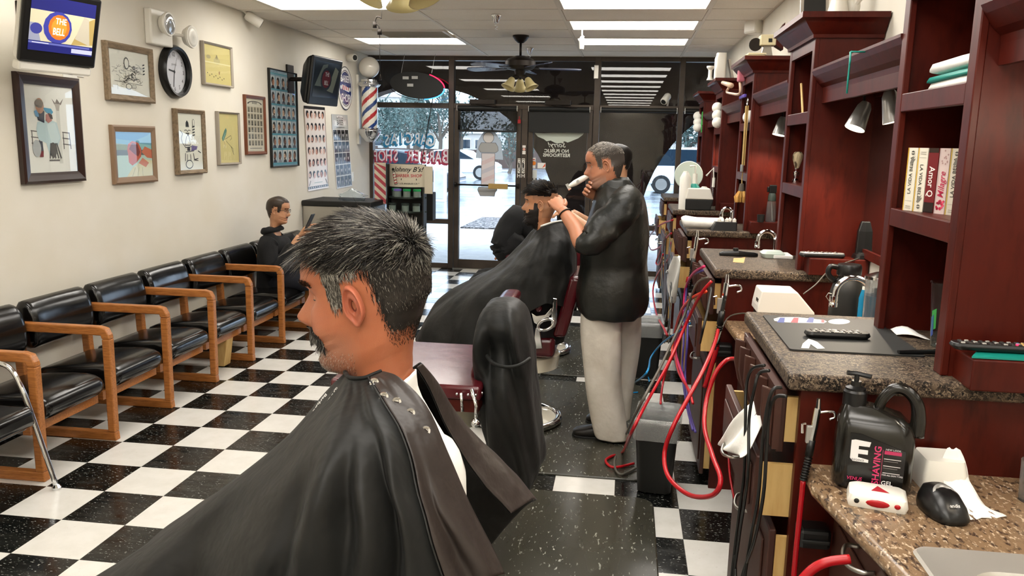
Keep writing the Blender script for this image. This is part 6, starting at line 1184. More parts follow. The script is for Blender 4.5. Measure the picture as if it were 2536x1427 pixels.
# third worktop: rolled towel and tray of bottles
y3 = SY[2]; a, b_ = PY(1690, 548, y3+.12), PY(1792, 550, y3+.12); b = MB(); b.tube([(a.x, y3+.14, z+.045), (a.x+.02, y3+.14, z+.048), (a.x+.1, y3+.14, z+.042), (b_.x, y3+.14, z+.042)], [.03, .045, .04, .04], 16, sub=3, flat=.95); obj('rolled_towel', b, 'white_cloth', smooth=True, label='rolled white towel on the third raised worktop', cat='towel')
a, b_ = PY(1760, 555, y3+.05), PY(1825, 555, y3+.05); t = thing('bottle_tray', 'black slant-sided tray on the third raised worktop', 'tray', (a.x, y3+.1, z)); obj('body', MB().loft([rr2(a.x, b_.x, y3+.02, y3+.26, .01, z+.001, 3), rr2(a.x+.03, b_.x+.0, y3+.03, y3+.25, .01, z+.06, 3)]), 'black_plastic', t)
for i in range(5): obj('small_bottle', MB().lathe([(0, 0), (.013, 0), (.013, .016), (.006, .02), (.006, .026), (0, .026)], (a.x+.06+i*.026, y3+.08+(i % 2)*.05, z+.06), 10), 'white_plastic', smooth='a', label=['leftmost white clipper guard on the black tray', 'second white clipper guard on the black tray', 'middle white clipper guard on the black tray', 'fourth white clipper guard on the black tray', 'rightmost white clipper guard on the black tray'][i], cat='clipper guard', group='clipper guards on the tray')
# straps, whisk broom, spray bottle at the third tower
xs_ = XT-.012; p0, p1 = PX(1853, 262, xs_), PX(1843, 408, xs_); t = thing('razor_strop', 'tan leather strop hanging from the third tower', 'strop', (xs_, p1.y, p1.z))
for i, dy in enumerate((0, .045)): obj('strap', MB().prism([(xs_-.008*i, p0.y-.03+dy*.6, p0.z), (xs_-.008*i, p0.y+.035+dy*.5, p0.z), (xs_-.008*i, p0.y+.02+dy*.5, p1.z), (xs_-.008*i, p0.y-.03+dy*.4, p1.z-.005)], (-.004, 0, 0)), 'tan_strap', t)
obj('ring', MB().tube([(xs_-.006, p0.y+.02*math.cos(a), p0.z+.025+.025*math.sin(a)) for a in [k*.4 for k in range(16)]], .004, 6, closed=True), 'chrome', t); obj('buckle', MB().box(xs_-.02, xs_-.006, p0.y-.03, p0.y+.04, p1.z-.05, p1.z), 'steel', t, bev=.003)
q = Vector((xs_-.005, p0.y+.01, p1.z-.05)); wb = PX(1841, 505, xs_); t = thing('whisk_broom', 'straw whisk brush hanging below the tan strop', 'whisk broom', (xs_, q.y, wb.z)); L_ = q.z-wb.z
obj('cord_loop', MB().tube([q, q+Vector((0, .012, -.05)), q+Vector((0, 0, -L_*.4))], .004, 6), 'tan_strap', t); obj('neck', MB().lathe([(0, -L_*.38), (.014, -L_*.38), (.02, -L_*.55), (.022, -L_*.62), (0, -L_*.62)], q, 14), 'bark', t, smooth='a')
b = MB(); R = random.Random(8)
for i in range(130): a = R.uniform(0, 6.3); r_ = R.random()**.5; d = Vector((math.cos(a)*r_, math.sin(a)*r_, 0)); b.tube([q+d*.018+Vector((0, 0, -L_*.6)), q+d*.05+Vector((0, 0, -L_*.8)), q+Vector((d.x*.045, d.y*.052, -L_*R.uniform(.93, 1.0)))], [.002, .003, .0016], 4)
obj('straw', b, 'bristle', t, kind='stuff')
bt = SY[2]+.0; c = PY(1908, 555, 5.72); t = thing('spray_bottle', 'clear spray bottle with black head beside the third tower', 'spray bottle', (c.x, 5.74, led)); cb = Vector((c.x, 5.735, led)); zt_ = PY(1912, 458, 5.74).z-led
obj('body', MB().lathe([(0, 0), (.033, 0), (.034, zt_*.05), (.03, zt_*.5), (.028, zt_*.56), (0, zt_*.57)], cb, 22), 'clear_plastic', t, smooth='a'); obj('collar', MB().lathe([(0, zt_*.57), (.028, zt_*.57), (.026, zt_*.72), (.02, zt_*.78), (0, zt_*.78)], cb, 18), 'shelf_green', t, smooth='a')
b = MB(); b.box(cb.x-.022, cb.x+.026, cb.y-.014, cb.y+.014, led+zt_*.78, led+zt_); b.box(cb.x-.036, cb.x-.022, cb.y-.008, cb.y+.008, led+zt_*.8, led+zt_*.95); obj('spray_head', b, 'black_plastic', t, bev=.005); obj('dip_tube', MB().tube([cb+Vector((0, 0, zt_*.55)), cb+Vector((.01, 0, .01))], .002, 5), 'white_plastic', t)
q = PY(1884, 550, 5.70); obj('small_cup', MB().lathe([(0, 0), (.022, 0), (.026, .05), (.024, .05), (.02, .005), (0, .005)], (q.x, 5.71, led), 18), 'soft_black', smooth='a', label='small dark cup left of the clear spray bottle', cat='cup')
# fourth worktop: tall dispensers
y4 = SY[3]; t, cb, r_, h_ = bottle('white_dispenser', 1694, 510, 424, y4+.1, 14, 'white_plastic', 'tall plain white canister on the fourth raised worktop', z0=ZR, capf=.97)
t, cb, r_, h_ = bottle('pump_bottle', 1717, 510, 430, y4+.16, 14, 'teal', 'teal pump bottle behind the white and black box', z0=ZR, capf=.72)
obj('pump', MB().tube([cb+Vector((0, 0, h_*.9)), cb+Vector((0, 0, h_*1.22)), cb+Vector((-.05, 0, h_*1.2))], .009, 8), 'white_plastic', t, smooth=True)
a, b_ = PY(1697, 503, y4+.06), PY(1765, 503, y4+.06); t = thing('tissue_box', 'white and black angled box on the fourth raised worktop', 'box', (a.x, y4+.06, ZR)); zt_ = PY(1710, 466, y4+.06).z
obj('lower_case', MB().prism([(a.x, y4+.03, ZR+.001), (b_.x-.02, y4+.03, ZR+.001), (b_.x, y4+.03, ZR+(zt_-ZR)*.5), (a.x, y4+.03, ZR+(zt_-ZR)*.5)], (0, .16, 0)), 'soft_black', t, bev=.006); obj('lid', MB().prism([(a.x, y4+.028, ZR+(zt_-ZR)*.5), (b_.x+.004, y4+.028, ZR+(zt_-ZR)*.5), (b_.x-.03, y4+.028, zt_), (a.x+.015, y4+.028, zt_)], (0, .165, 0)), 'white_plastic', t, bev=.008)
bottle('white_tub', 1742, 500, 462, y4+.28, 13, 'white_plastic', 'white tub behind the white and black box', z0=ZR, capf=.98)
t, cb, r_, h_ = bottle('lotion_bottle', 1764, 505, 440, y4+.26, 9, 'frost', 'clear pump bottle right of the white tub', z0=ZR, capf=.7)
obj('pump', MB().tube([cb+Vector((0, 0, h_*.9)), cb+Vector((-.01, 0, h_*1.3)), cb+Vector((-.07, 0, h_*1.05))], .009, 8), 'white_plastic', t, smooth=True)
q = PY(1700, 440, 8.0); t = thing('round_mirror', 'grey back of a round stand mirror behind the white canister', 'mirror', (q.x, 8.0, ZR)); obj('disc', MB().lathe([(0, 0), (.13, 0), (.135, .01), (.13, .02), (0, .02)], (q.x+.02, 8.0, ZR+.30), 30, 'y', sx=1), 'pale_green', t, smooth='a'); obj('stand', MB().tube([(q.x+.02, 8.01, ZR+.18), (q.x+.02, 8.01, ZR+.01)], .01, 8).lathe([(0, 0), (.07, 0), (.06, .012), (0, .015)], (q.x+.02, 8.01, ZR), 20), 'steel', t, smooth='a')
# white balls in far towers
def balls(px, pys, y, r_, labs, grp):
    for py, lab in zip(pys, labs): 
        c = PX(px, py, XT+.0); obj('white_ball', MB().ell((XT-.012, c.y, c.z), r_, 18, 12), 'white_plastic', smooth=True, label=lab, cat='ball', group=grp)
balls(1780, (267, 286, 304), 0, .05, ('top white globe in the fourth tower', 'middle white globe in the fourth tower', 'bottom white globe in the fourth tower'), 'white globes in the fourth tower')
balls(1731, (288, 303, 316), 0, .055, ('top white globe on the farthest tower', 'middle white globe on the farthest tower', 'bottom white globe on the farthest tower'), 'white globes on the farthest tower')
c = PX(1841, 290, XT); obj('white_ball', MB().ell((XT+.05, c.y+.04, c.z), .05, 18, 12), 'white_plastic', smooth=True, label='white globe beside the hanging strop in the third tower', cat='ball')
q = PX(1738, 305, XT-.04); obj('green_cross', MB().box(q.x-.004, q.x+.004, q.y-.012, q.y+.012, q.z-.10, q.z+.12).box(q.x-.004, q.x+.004, q.y-.05, q.y+.05, q.z-.02, q.z+.005), 'green_plastic', label='bright green strap hanging on the farthest tower', cat='strap')
q = [PX(a, b, XT-.03) for a, b in ((1834, 182), (1833, 205), (1832, 232), (1812, 232), (1800, 228), (1805, 217), (1811, 212), (1790, 205))]; t = thing('lamp_arm', 'pale jointed arm with pink clamp on the third tower', 'lamp arm', q[2])
obj('arm', MB().tube(q[1:6], .010, 8, sub=4), 'tan_plastic', t, smooth=True); obj('head', MB().tube([q[6], q[7]], [.022, .016], 8), 'tan_plastic', t, smooth=True); obj('clamp', MB().box(q[0].x-.02, q[0].x+.03, q[0].y-.05, q[0].y+.03, q[0].z-.06, q[0].z+.05), 'pink_plastic', t, bev=.01)
q = PX(1838, 240, XT-.01); obj('purple_clip', MB().box(q.x-.01, q.x+.01, q.y-.16, q.y+.10, q.z-.012, q.z+.012), 'violet_plastic', bev=.005, label='purple plastic clip on the third tower above the strop', cat='clip')
# things on tower tops
def topz(k): return 2.2+.095
a = PX(1985, 5, .95); y2_ = SY[1]+.3
t = thing('picture_frame', 'dark picture in a silver frame on top of the second tower', 'picture frame', (.85, y2_, topz(1))); b = MB(); 
def lean(x0, x1, y, h, m, tt, nm, tl=.06, th=.015, d=0): return obj(nm, MB().prism([(x0, y, topz(0)+d), (x1, y, topz(0)+d), (x1, y+tl, topz(0)+h-d), (x0, y+tl, topz(0)+h-d)], (0, th, 0)), m, tt)
lean(.80, .93, y2_, .26, 'silver_frame', t, 'frame'); lean(.815, .915, y2_-.002, .24, 'soft_black', t, 'print', d=.02)
t = thing('white_vase', 'white vase on top of the second tower', 'vase', (.98, y2_, topz(1))); obj('body', MB().lathe([(0, 0), (.03, 0), (.05, .04), (.035, .1), (.03, .15), (.045, .2), (.04, .2), (.025, .15), (.02, .1)], (.97, y2_, topz(1)), 20), 'white_plastic', t, smooth='a')
obj('toy_gramophone', MB().ell((1.04, y2_+.02, topz(1)+.07), (.035, .04, .06), 14, 10).tube([(1.03, y2_, topz(1)+.05), (1.08, y2_-.02, topz(1)+.14)], [.01, .022], 8).box(1.0, 1.08, y2_-.02, y2_+.05, topz(1), topz(1)+.02), 'white_plastic', smooth='a', label='small white figurine right of the vase on the second tower', cat='figurine')
y3_ = SY[2]+.3; q0, q1 = PY(1885, 85, y3_), PY(1922, 112, y3_); zt3 = topz(2); t = thing('vintage_projector', 'cream toy camera on a stand on top of the third tower', 'toy camera', ((q0.x+q1.x)/2, y3_, zt3))
obj('body', MB().box(q0.x, q1.x, y3_, y3_+.1, q1.z, q0.z), 'cream_plastic', t, bev=.006); obj('reel', MB().lathe([(0, 0), (.045, 0), (.045, .01), (0, .01)], (q0.x-.025, y3_+.05, q1.z+.01), 18, 'y'), 'dark_metal', t); obj('bellows', MB().prism([(q1.x, y3_, q1.z), (q1.x+.05, y3_, q1.z-.03), (q1.x+.05, y3_, q0.z+.08), (q1.x, y3_, q0.z)], (0, .1, 0)), 'red_wood', t)
obj('stand', MB().loft([[((q0.x+q1.x)/2+sx*.045, y3_+.05+sy*.03, zt3) for sx, sy in ((-1, -1), (1, -1), (1, 1), (-1, 1))], [((q0.x+q1.x)/2+sx*.025, y3_+.05+sy*.02, q1.z) for sx, sy in ((-1, -1), (1, -1), (1, 1), (-1, 1))]]), 'steel', t); obj('mark', MB().box((q0.x+q1.x)/2+.0, (q0.x+q1.x)/2+.025, y3_-.002, y3_, q1.z+.02, q1.z+.045), 'soft_black', t)
for i in range(3): obj('cream_board', MB().box(.76+i*.02, .90+i*.01, y3_-.1, y3_+.05, zt3+i*.014, zt3+.012+i*.014), 'cream_plastic', bev=.002, label=['lowest cream board stacked on the third tower', 'middle cream board stacked on the third tower', 'top cream board stacked on the third tower'][i], cat='board', group='cream boards on the third tower')
y4_ = SY[3]+.3; q0, q1 = PY(1774, 130, y4_), PY(1797, 192, y4_); zt4 = topz(3)
t = thing('white_speaker', 'tall white speaker-like box on top of the fourth tower', 'speaker', ((q0.x+q1.x)/2, y4_, zt4)); obj('body', MB().loft([rr2(q0.x, q1.x, y4_, y4_+.12, .02, zt4, 4), rr2(q0.x, q1.x, y4_, y4_+.12, .02, zt4+.2, 4), rr2(q0.x+.012, q1.x, y4_, y4_+.12, .02, zt4+.23, 4), rr2(q0.x+.012, q1.x, y4_, y4_+.12, .02, q0.z, 4)]), 'white_plastic', t, smooth='a')
obj('leaning_board', MB().prism([(q1.x+.06, y4_, zt4), (q1.x+.08, y4_, zt4), (q1.x+.035, y4_, zt4+.19), (q1.x+.015, y4_, zt4+.19)], (0, .12, 0)), 'silver_frame', label='thin frame leaning beside the white box on the fourth tower', cat='frame')
obj('tall_cup', MB().lathe([(0, 0), (.03, 0), (.018, .03), (.018, .09), (.035, .11), (.035, .125), (0, .125)], (q0.x-.045, y4_-.02, zt4), 16), 'white_plastic', smooth='a', label='small white stand left of the tall white box on the fourth tower', cat='stand')
q = PX(1868, 58, XR-.06); t = thing('wall_speaker', 'white corner loudspeaker high on the right wall', 'speaker', q); b = MB(); b.T = Matrix.Translation(q) @ Matrix.Rotation(math.radians(35), 4, 'Z'); b.box(-.05, .05, -.08, .08, -.09, .07); obj('body', b, 'white_plastic', t, bev=.02); obj('bracket', MB().box(q.x+.02, XR, q.y-.02, q.y+.02, q.z+.0, q.z+.06), 'white_plastic', t)
# ---------------------------------------------------------------- floor mats, barber chairs, cables, bins
for k, (y0, y1, x0, lab) in enumerate(((1.7, 3.76, -.62, 'nearest dark speckled anti-fatigue floor mat'), (3.965, 5.66, -.60, 'dark speckled floor mat the grey-haired barber stands on'), (5.80, 7.45, -.60, 'third dark speckled floor mat, by the far barber'))):
    obj('floor_mat', MB().loft([rr2(x0, .20, y0, y1, .09, .0008, 6), rr2(x0, .20, y0, y1, .09, .007, 6), rr2(x0+.006, .194, y0+.006, y1-.006, .085, .010, 6)]), 'mat_vinyl', label=lab, cat='mat', group='speckled floor mats')
def barber_chair(cx, cy, zs, lab, hb=.5, foot=True, r=.28, arms=True):
    t = thing('barber_chair', lab, 'barber chair', (cx, cy, .01), group='barber chairs')
    obj('base_plate', MB().lathe([(0, .012), (r-.03, .012), (r-.03, .035), (r*.5, .06), (.09, .08), (0, .08)], (cx, cy, 0), 40), 'porcelain', t, smooth='a')
    obj('base_ring', MB().tube([(cx+(r-.022)*math.cos(a), cy+(r-.022)*math.sin(a), .034) for a in [k*2*math.pi/40 for k in range(40)]], .022, 10, closed=True), 'chrome', t, smooth=True)
    obj('column', MB().lathe([(.075, .06), (.06, .12), (.055, zs-.24), (.08, zs-.2), (0, zs-.2)], (cx, cy, 0), 24), 'chrome', t, smooth='a')
    obj('seat_pan', MB().lathe([(0, zs-.23), (.17, zs-.23), (.215, zs-.21), (.225, zs-.13), (.2, zs-.115), (0, zs-.115)], (cx+.03, cy, 0), 36), 'porcelain', t, smooth='a')
    st = obj('seat', MB().box(cx-.26, cx+.24, cy-.25, cy+.25, zs-.1, zs+.02), 'maroon_vinyl', t, bev=.03, seg=4, smooth='a')
    if hb:
        b = MB(); b.loft([[(cx+.22+dx+k*hb*.24, cy+s*.23, zs+.02+k*hb) for dx, s in ((0, -1), (0, 1), (.08, 1), (.08, -1))] for k in (0, .5, 1)]); obj('backrest', b, 'maroon_vinyl', t, bev=.025, seg=3, smooth='a')
    for s in (-1, 1):
        y = cy+s*.285; f = lambda pts: [(cx+a, y, zs+z) for a, z in pts]
        arms and obj('arm_bracket', MB().prism(f([(.16, .24), (.2, .24), (.2, -.06), (.12, -.12), (-.04, -.10), (-.10, .0), (-.14, .06), (-.10, .065), (-.02, .0), (.06, .0), (.13, .06), (.155, .14)]), (0, .018, 0)), 'chrome', t, bev=.005)
        arms and obj('armrest', MB().box(cx-.24, cx+.2, y-.03, y+.04, zs+.24, zs+.28), 'maroon_vinyl', t, bev=.015, seg=3, smooth='a')
        obj('arm_foot', MB().prism(f([(-.06, -.1), (-.02, -.1), (.02, -.235), (-.10, -.235)]), (0, .014, 0)), 'chrome', t, bev=.004)
    if foot:
        obj('footrest', MB().box(cx-.78, cx-.52, cy-.17, cy+.17, .16, .19).tube([(cx-.2, cy-.15, zs-.12), (cx-.45, cy-.15, .3), (cx-.55, cy-.15, .18)], .014, 8).tube([(cx-.2, cy+.15, zs-.12), (cx-.45, cy+.15, .3), (cx-.55, cy+.15, .18)], .014, 8), 'chrome', t, bev=.004)
    return t
barber_chair(-.70, 1.25, .60, 'barber chair under the caped man in the foreground', hb=.42, arms=False)
tc2 = barber_chair(-.78, 3.16, .78, 'empty barber chair with a black cape over its back and a studded maroon pad', hb=.28, arms=False)
barber_chair(-.60, 4.76, .575, 'white-based chrome and maroon barber chair under the bearded customer', hb=.36, arms=False)
barber_chair(-.66, 6.5, .56, 'far barber chair, mostly hidden behind the bearded customer', hb=.4)
t = [o for o in COL.objects if o.get('label', '').startswith('white-based chrome')][0]
P_ = lambda L_, y=4.43: [PY(a, b_, y) for a, b_ in L_]
def plate_(L_, nm, y=4.43, d=.02): return obj(nm, MB().prism(P_(L_, y)[::-1], (0, d, 0)), 'chrome', t, bev=.004)
plate_([(1369, 738), (1380, 740), (1379, 800), (1374, 812), (1364, 812), (1366, 775), (1369, 760)], 'arm_bracket'); plate_([(1316, 775), (1328, 783), (1350, 780), (1366, 762), (1370, 775), (1356, 789), (1338, 796), (1332, 806), (1322, 800)], 'arm_bracket')
obj('bracket_ring', MB().tube([PY(1352+20*math.cos(q), 804-13*math.sin(q)-5*math.cos(q), 4.43) for q in [k*2*math.pi/24 for k in range(24)]], .011, 8, closed=True), 'chrome', t, smooth=True); plate_([(1327, 812), (1336, 812), (1344, 864), (1312, 866), (1322, 840)], 'arm_foot')
obj('red_knob', MB().ell(PY(1334, 762, 4.45), (.022, .03, .028), 16, 10), 'maroon_vinyl', t, smooth=True)
# studded pad on the empty chair
px0, px1, py0, py1, pz = -1.06, -.488, 2.80, 3.43, .815
t = thing('booster_pad', 'maroon studded booster pad lying on the arms of the empty chair', 'pad', ((px0+px1)/2, (py0+py1)/2, pz-.1))
obj('cushion', MB().box(px0, px1, py0, py1, pz-.055, pz), 'maroon_vinyl', t, bev=.014, seg=4, smooth='a'); obj('board', MB().box(px0+.01, px1-.01, py0+.01, py1-.01, pz-.10, pz-.055), 'red_wood', t)
for k in range(12): x = px1-.018-[0, .014, .028, .07, .12, .17, .22, .27, .32, .37, .42, .47][k]; obj('stud', MB().ell((x, py0-.001, pz-.030), (.0055, .004, .0055), 8, 6), 'chrome', t, smooth=True)
for k in range(8): obj('stud', MB().ell((px1+.001, py0+.03+k*.075, pz-.03), (.004, .0055, .0055), 8, 6), 'chrome', t, smooth=True)
q = PY(1178, 1048, 2.75); obj('chair_lever', MB().tube([q+Vector((-.02, .02, .12)), q+Vector((.0, .01, .06)), q], .007, 8).ell(q, .018, 14, 10).tube([q+Vector((-.06, .03, .10)), q+Vector((-.055, .03, .03))], .006, 8), 'chrome', tc2, smooth=True)
# cape draped over the backrest
rows_ = [(749, 1222, 1262), (756, 1200, 1282), (775, 1186, 1296), (805, 1178, 1304), (850, 1172, 1310), (895, 1180, 1316), (940, 1188, 1319), (1000, 1196, 1327), (1060, 1198, 1335), (1110, 1202, 1340), (1150, 1216, 1342), (1190, 1240, 1328), (1222, 1268, 1290)]
rg = []; n = 64; yc = 3.06
for i, (py, l, r_) in enumerate(rows_):
    a, b_ = PY(l, py, 2.98), PY(r_, py, 2.98); cx_, hw = (a.x+b_.x)/2, (b_.x-a.x)/2; dy = .05+.20*min(1, i/3); zz = a.z; ring_ = []
    for k in range(n):
        q = 2*math.pi*k/n; amp = min(1, i/5)*.022; f = math.sin(q*5+i*.5)+.8*math.sin(q*9-i*.8)+noise.noise(Vector((q*2, i*.6, 3)))*2.5
        ca, sa = math.cos(q), math.sin(q); rr1 = 1+amp/max(hw, .05)*f*.35
        dent = -.13*math.exp(-((q-4.75)/.42)**4)*math.exp(-((i-4.1)/1.0)**2)
        ring_.append((cx_+hw*math.copysign(abs(ca)**.75, ca)*rr1, yc+dy*(math.copysign(abs(sa)**.75, sa)*rr1)-dent, zz+.012*math.sin(q*5+i)*min(1, i/9)))
    rg.append(ring_)
t = thing('draped_cape', 'black nylon cape draped like a hood over the back of the empty chair', 'cape', (-.4, 3.06, .45)); obj('cloth', MB().loft(rg), 'cape', t, smooth=True, sub=1)
obj('neck_seam', MB().tube([PY(a, b_, y) for a, b_, y in ((1206, 882, 2.86), (1218, 897, 2.81), (1240, 907, 2.785), (1265, 909, 2.785), (1290, 903, 2.80), (1312, 888, 2.86))], .007, 8, sub=5), 'cape', t, smooth=True)
# waste bins
def bin_(cx, cy, w, d, h, lab, rot=0, liner=True):
    t = thing('waste_bin', lab, 'bin', (cx, cy, .011), group='black waste bins'); F = Matrix.Translation((cx, cy, .011)) @ Matrix.Rotation(rot, 4, 'Z')
    def R_(s, z, n=5): return rr2(-w*s, w*s, -d*s, d*s, .035, z, n)
    b = MB(); b.T = F; b.loft([R_(.78, 0), R_(1, h), R_(1.03, h), R_(1.03, h+.012), R_(.97, h+.012), R_(.75, .012)], cap=False); b.add(R_(.78, 0), [tuple(range(24))]); obj('bucket', b, 'soft_black', t, smooth='a')
    if liner:
        R = random.Random(4); b = MB(); b.T = F; jit = lambda ring, a: [(x*(1+R.uniform(-a, a)), y*(1+R.uniform(-a, a)), z+R.uniform(-a, a)*.25) for x, y, z in ring]
        b.loft([jit(R_(1.05, h-.085), .012), jit(R_(1.075, h-.05), .01), jit(R_(1.07, h-.01), .008), jit(R_(1.06, h+.02), .008), jit(R_(.94, h+.018), .01), jit(R_(.9, h-.08), .03), jit(R_(.82, h-.2), .04)], cap=False); obj('liner', b, 'bag', t, smooth=True)
b0, b1 = PZ(1568, 1212, 0), PZ(1676, 1238, 0); zt_ = PY(1580, 1012, 3.95).z
bin_(.215, 3.93, .105, .15, zt_-.03, 'black waste bin with a clear liner bag beside the red hoses', math.radians(-6)); bin_(.20, 5.95, .12, .15, .40, 'farther black waste bin with a pale bag behind the barber', 0)
# cables
def cab(name, pts, r, m, lab, cat='hose', sub=6, grp=None):
    P_ = [PX(a, b_, v) if v < 5 else PZ(a, b_, v-10) for a, b_, v in pts]; return obj(name, MB().tube(P_, r, 8, sub=sub), m, smooth=True, label=lab, cat=cat, group=grp)
F_ = 10.02
cab('air_hose', [(1762, 697, .40), (1735, 730, .36), (1700, 800, .32), (1655, 900, .235), (1600, 1000, .13), (1562, 1075, .068), (1542, 1120, F_), (1515, 1130, F_), (1500, 1142, F_), (1520, 1158, F_), (1570, 1148, F_)], .0075, 'red_rubber', 'thick red hose from the second cord rack to the floor by the bin')
cab('electric_cable', [(1752, 688, .40), (1725, 705, .36), (1695, 780, .32), (1640, 900, .21), (1582, 1010, .10), (1546, 1085, .06), (1522, 1140, F_), (1535, 1175, F_), (1575, 1160, F_)], .0065, 'gray_rubber', 'thick grey cord running beside the long red hose', 'cord')
cab('air_hose', [(1826, 890, .45), (1800, 892, .40), (1772, 925, .36), (1750, 990, .33), (1745, 1060, .31), (1765, 1130, .31), (1785, 1190, .32), (1762, 1228, .30), (1705, 1225, .25), (1655, 1180, .19), (1646, 1120, .18), (1668, 1055, .205), (1705, 985, .26), (1745, 910, .33), (1770, 850, .40), (1778, 818, .44)], .008, 'red_rubber', 'bright red hose hanging in a big loop beside the waste bin')
cab('air_hose', [(1748, 722, .38), (1712, 740, .35), (1685, 775, .33), (1668, 840, .32), (1664, 890, .31)], .008, 'orange_rubber', 'orange hose curving down from the second cord rack')
cab('air_hose', [(1744, 660, .38), (1715, 680, .36), (1697, 720, .35), (1690, 800, .34), (1672, 860, .32), (1690, 930, .32), (1712, 985, .33)], .007, 'magenta_rubber', 'magenta hose in the bundle under the second worktop')
cab('air_hose', [(1740, 670, .38), (1706, 692, .36), (1697, 760, .35), (1693, 850, .34), (1690, 920, .34), (1700, 1000, .34), (1716, 1065, .34)], .006, 'purple_rubber', 'purple hose in the bundle under the second worktop')
cab('air_hose', [(1704, 770, .36), (1702, 850, .35), (1697, 930, .35), (1706, 1010, .35), (1722, 1070, .35)], .006, 'purple_rubber', 'second purple hose, just right of the first')
cab('air_hose', [(1723, 792, .40), (1690, 815, .34), (1640, 850, .26), (1612, 885, .2), (1600, 925, .14), (1560, 955, F_), (1543, 972, F_), (1580, 972, F_)], .005, 'blue_rubber', 'bright blue hose crossing from the cabinet to the floor')
cab('air_hose', [(1580, 797, F_), (1598, 840, F_), (1607, 870, F_), (1603, 915, F_), (1608, 945, F_)], .005, 'blue_rubber', 'short blue hose lying on the floor right of the khaki trousers')
cab('air_hose', [(1672, 870, .30), (1650, 920, .27), (1640, 960, .25), (1636, 1000, .22)], .006, 'red_rubber', 'short red hose dropping into the waste bin')
cab('air_hose', [(1668, 860, .31), (1680, 920, .31), (1705, 965, .32), (1716, 1000, .33)], .006, 'red_rubber', 'red hose in the lower bundle beside the purple hoses')
cab('air_hose', [(1666, 545, .42), (1632, 560, .40), (1607, 590, .38), (1612, 618, .38), (1635, 612, .38), (1650, 590, .40), (1662, 578, .41)], .009, 'red_rubber', 'red hose looped at the far cabinet right of the barber')
cab('air_hose', [(1650, 585, .40), (1636, 620, .38), (1625, 650, .36), (1632, 655, .36), (1642, 630, .37)], .008, 'red_rubber', 'small second red loop at the far cabinet')
cab('air_hose', [(1662, 600, .42), (1655, 640, .41), (1628, 680, .35), (1617, 720, .32), (1625, 775, .30), (1645, 815, .30), (1652, 830, .30)], .008, 'red_rubber', 'long red hose curving down past the hanging white towel')
R = random.Random(5)
for k in range(9):
    a = 1636+k*3.2; cab('electric_cable', [(a+R.uniform(-4, 4), 560+k*4, .40), (a+R.uniform(-5, 5), 640, .38), (a+R.uniform(-6, 6), 720, .36), (a+R.uniform(-6, 6), 790, .34), (a-10+R.uniform(-8, 8), 850, .31)], .0035, 'black_rubber', 'thin black cord hanging in the tangle between the far bin and the white towel', 'cord', 4, 'black cords in the far tangle')
bc = [[(1893, 905, .39), (1862, 915, .37), (1848, 960, .36), (1846, 1060, .36), (1842, 1180, .37), (1828, 1290, .38), (1812, 1427, .39), (1805, 1500, .39)], [(1905, 918, .39), (1880, 925, .37), (1868, 965, .36), (1855, 1040, .36), (1852, 1180, .36), (1832, 1320, .38), (1818, 1427, .39), (1812, 1500, .39)],
      [(1935, 960, .39), (1915, 965, .37), (1900, 1010, .36), (1888, 1100, .36), (1878, 1230, .36), (1860, 1330, .37), (1845, 1427, .37), (1840, 1500, .37)], [(1948, 982, .39), (1920, 985, .37), (1904, 1030, .37), (1898, 1120, .37), (1890, 1230, .37), (1868, 1340, .37), (1838, 1427, .37), (1830, 1500, .37)], [(1846, 1000, .38), (1838, 1120, .38), (1836, 1240, .39), (1822, 1350, .39), (1822, 1440, .39)]]
for k, b_ in enumerate(bc): cab('electric_cable', b_, .0045, 'black_rubber', ['leftmost black cord hanging from the nearest cord rack', 'second black cord hanging from the nearest cord rack', 'third black cord hanging from the nearest cord rack', 'fourth black cord, from the right end of the nearest rack', 'thin black cord behind the white hanging towel'][k], 'cord', 5, 'black cords on the nearest rack')
cab('air_hose', [(1805, 1135, .40), (1808, 1180, .40), (1818, 1235, .41)], .004, 'red_rubber', 'thin red hose below the near hanging towel', 'hose', 4)
p_ = [PY(a, b_, 1.62) for a, b_ in ((1975, 1450), (2010, 1412), (2050, 1392), (2105, 1385))]; obj('air_hose', MB().tube(p_, .010, 10, sub=5), 'red_rubber', smooth=True, label='thick red hose under the nearest low worktop at the bottom edge', cat='hose')
# air guns on the cabinet sides
def airgun(px, py, y, s, lab, hose):
    q = PY(px, py, y); t = thing('air_gun', lab, 'air gun', q); V = lambda a, b_, c=0: q+Vector((a*s, c*s, b_*s))
    obj('barrel', MB().tube([V(0, .0), V(.006, .05), V(.010, .10)], .010*s, 10).lathe([(0, 0), (.008*s, 0), (.006*s, .03*s), (0, .03*s)], V(.010, .10), 10), 'chrome', t, smooth='a'); obj('hook', MB().tube([V(.008, .085), V(.03, .09), V(.055, .092), (V(.06, .075)), V(.045, .068)], .004*s, 8, sub=3), 'chrome', t, smooth=True)
    obj('trigger', MB().box(q.x-.018*s, q.x+.004, q.y-.006, q.y+.006, q.z-.01*s, q.z+.045*s), 'silver_plastic', t, bev=.003); obj('lever', MB().tube([V(-.02, .05), V(-.03, .048), V(-.028, .02)], .004*s, 6), 'chrome', t)
    obj('grip', MB().tube([V(0, 0), V(-.004, -.05)], .012*s, 10), 'black_rubber', t, smooth=True)
    for k in range(9): obj('coil', MB().lathe([(.009*s, -.003*s), (.0125*s, 0), (.009*s, .003*s)], V(-.004-k*.0012, -.058-k*.0085), 10, cap=False), 'black_rubber', t, smooth=True)
    obj('inner_hose', MB().tube([V(-.004, -.05), V(-.014, -.14)], .008*s, 8), 'black_rubber', t); obj('air_hose', MB().tube([V(-.014, -.13)]+[PY(a, b_, y) for a, b_ in hose], .0085*s, 8, sub=3), 'red_rubber', t, smooth=True)
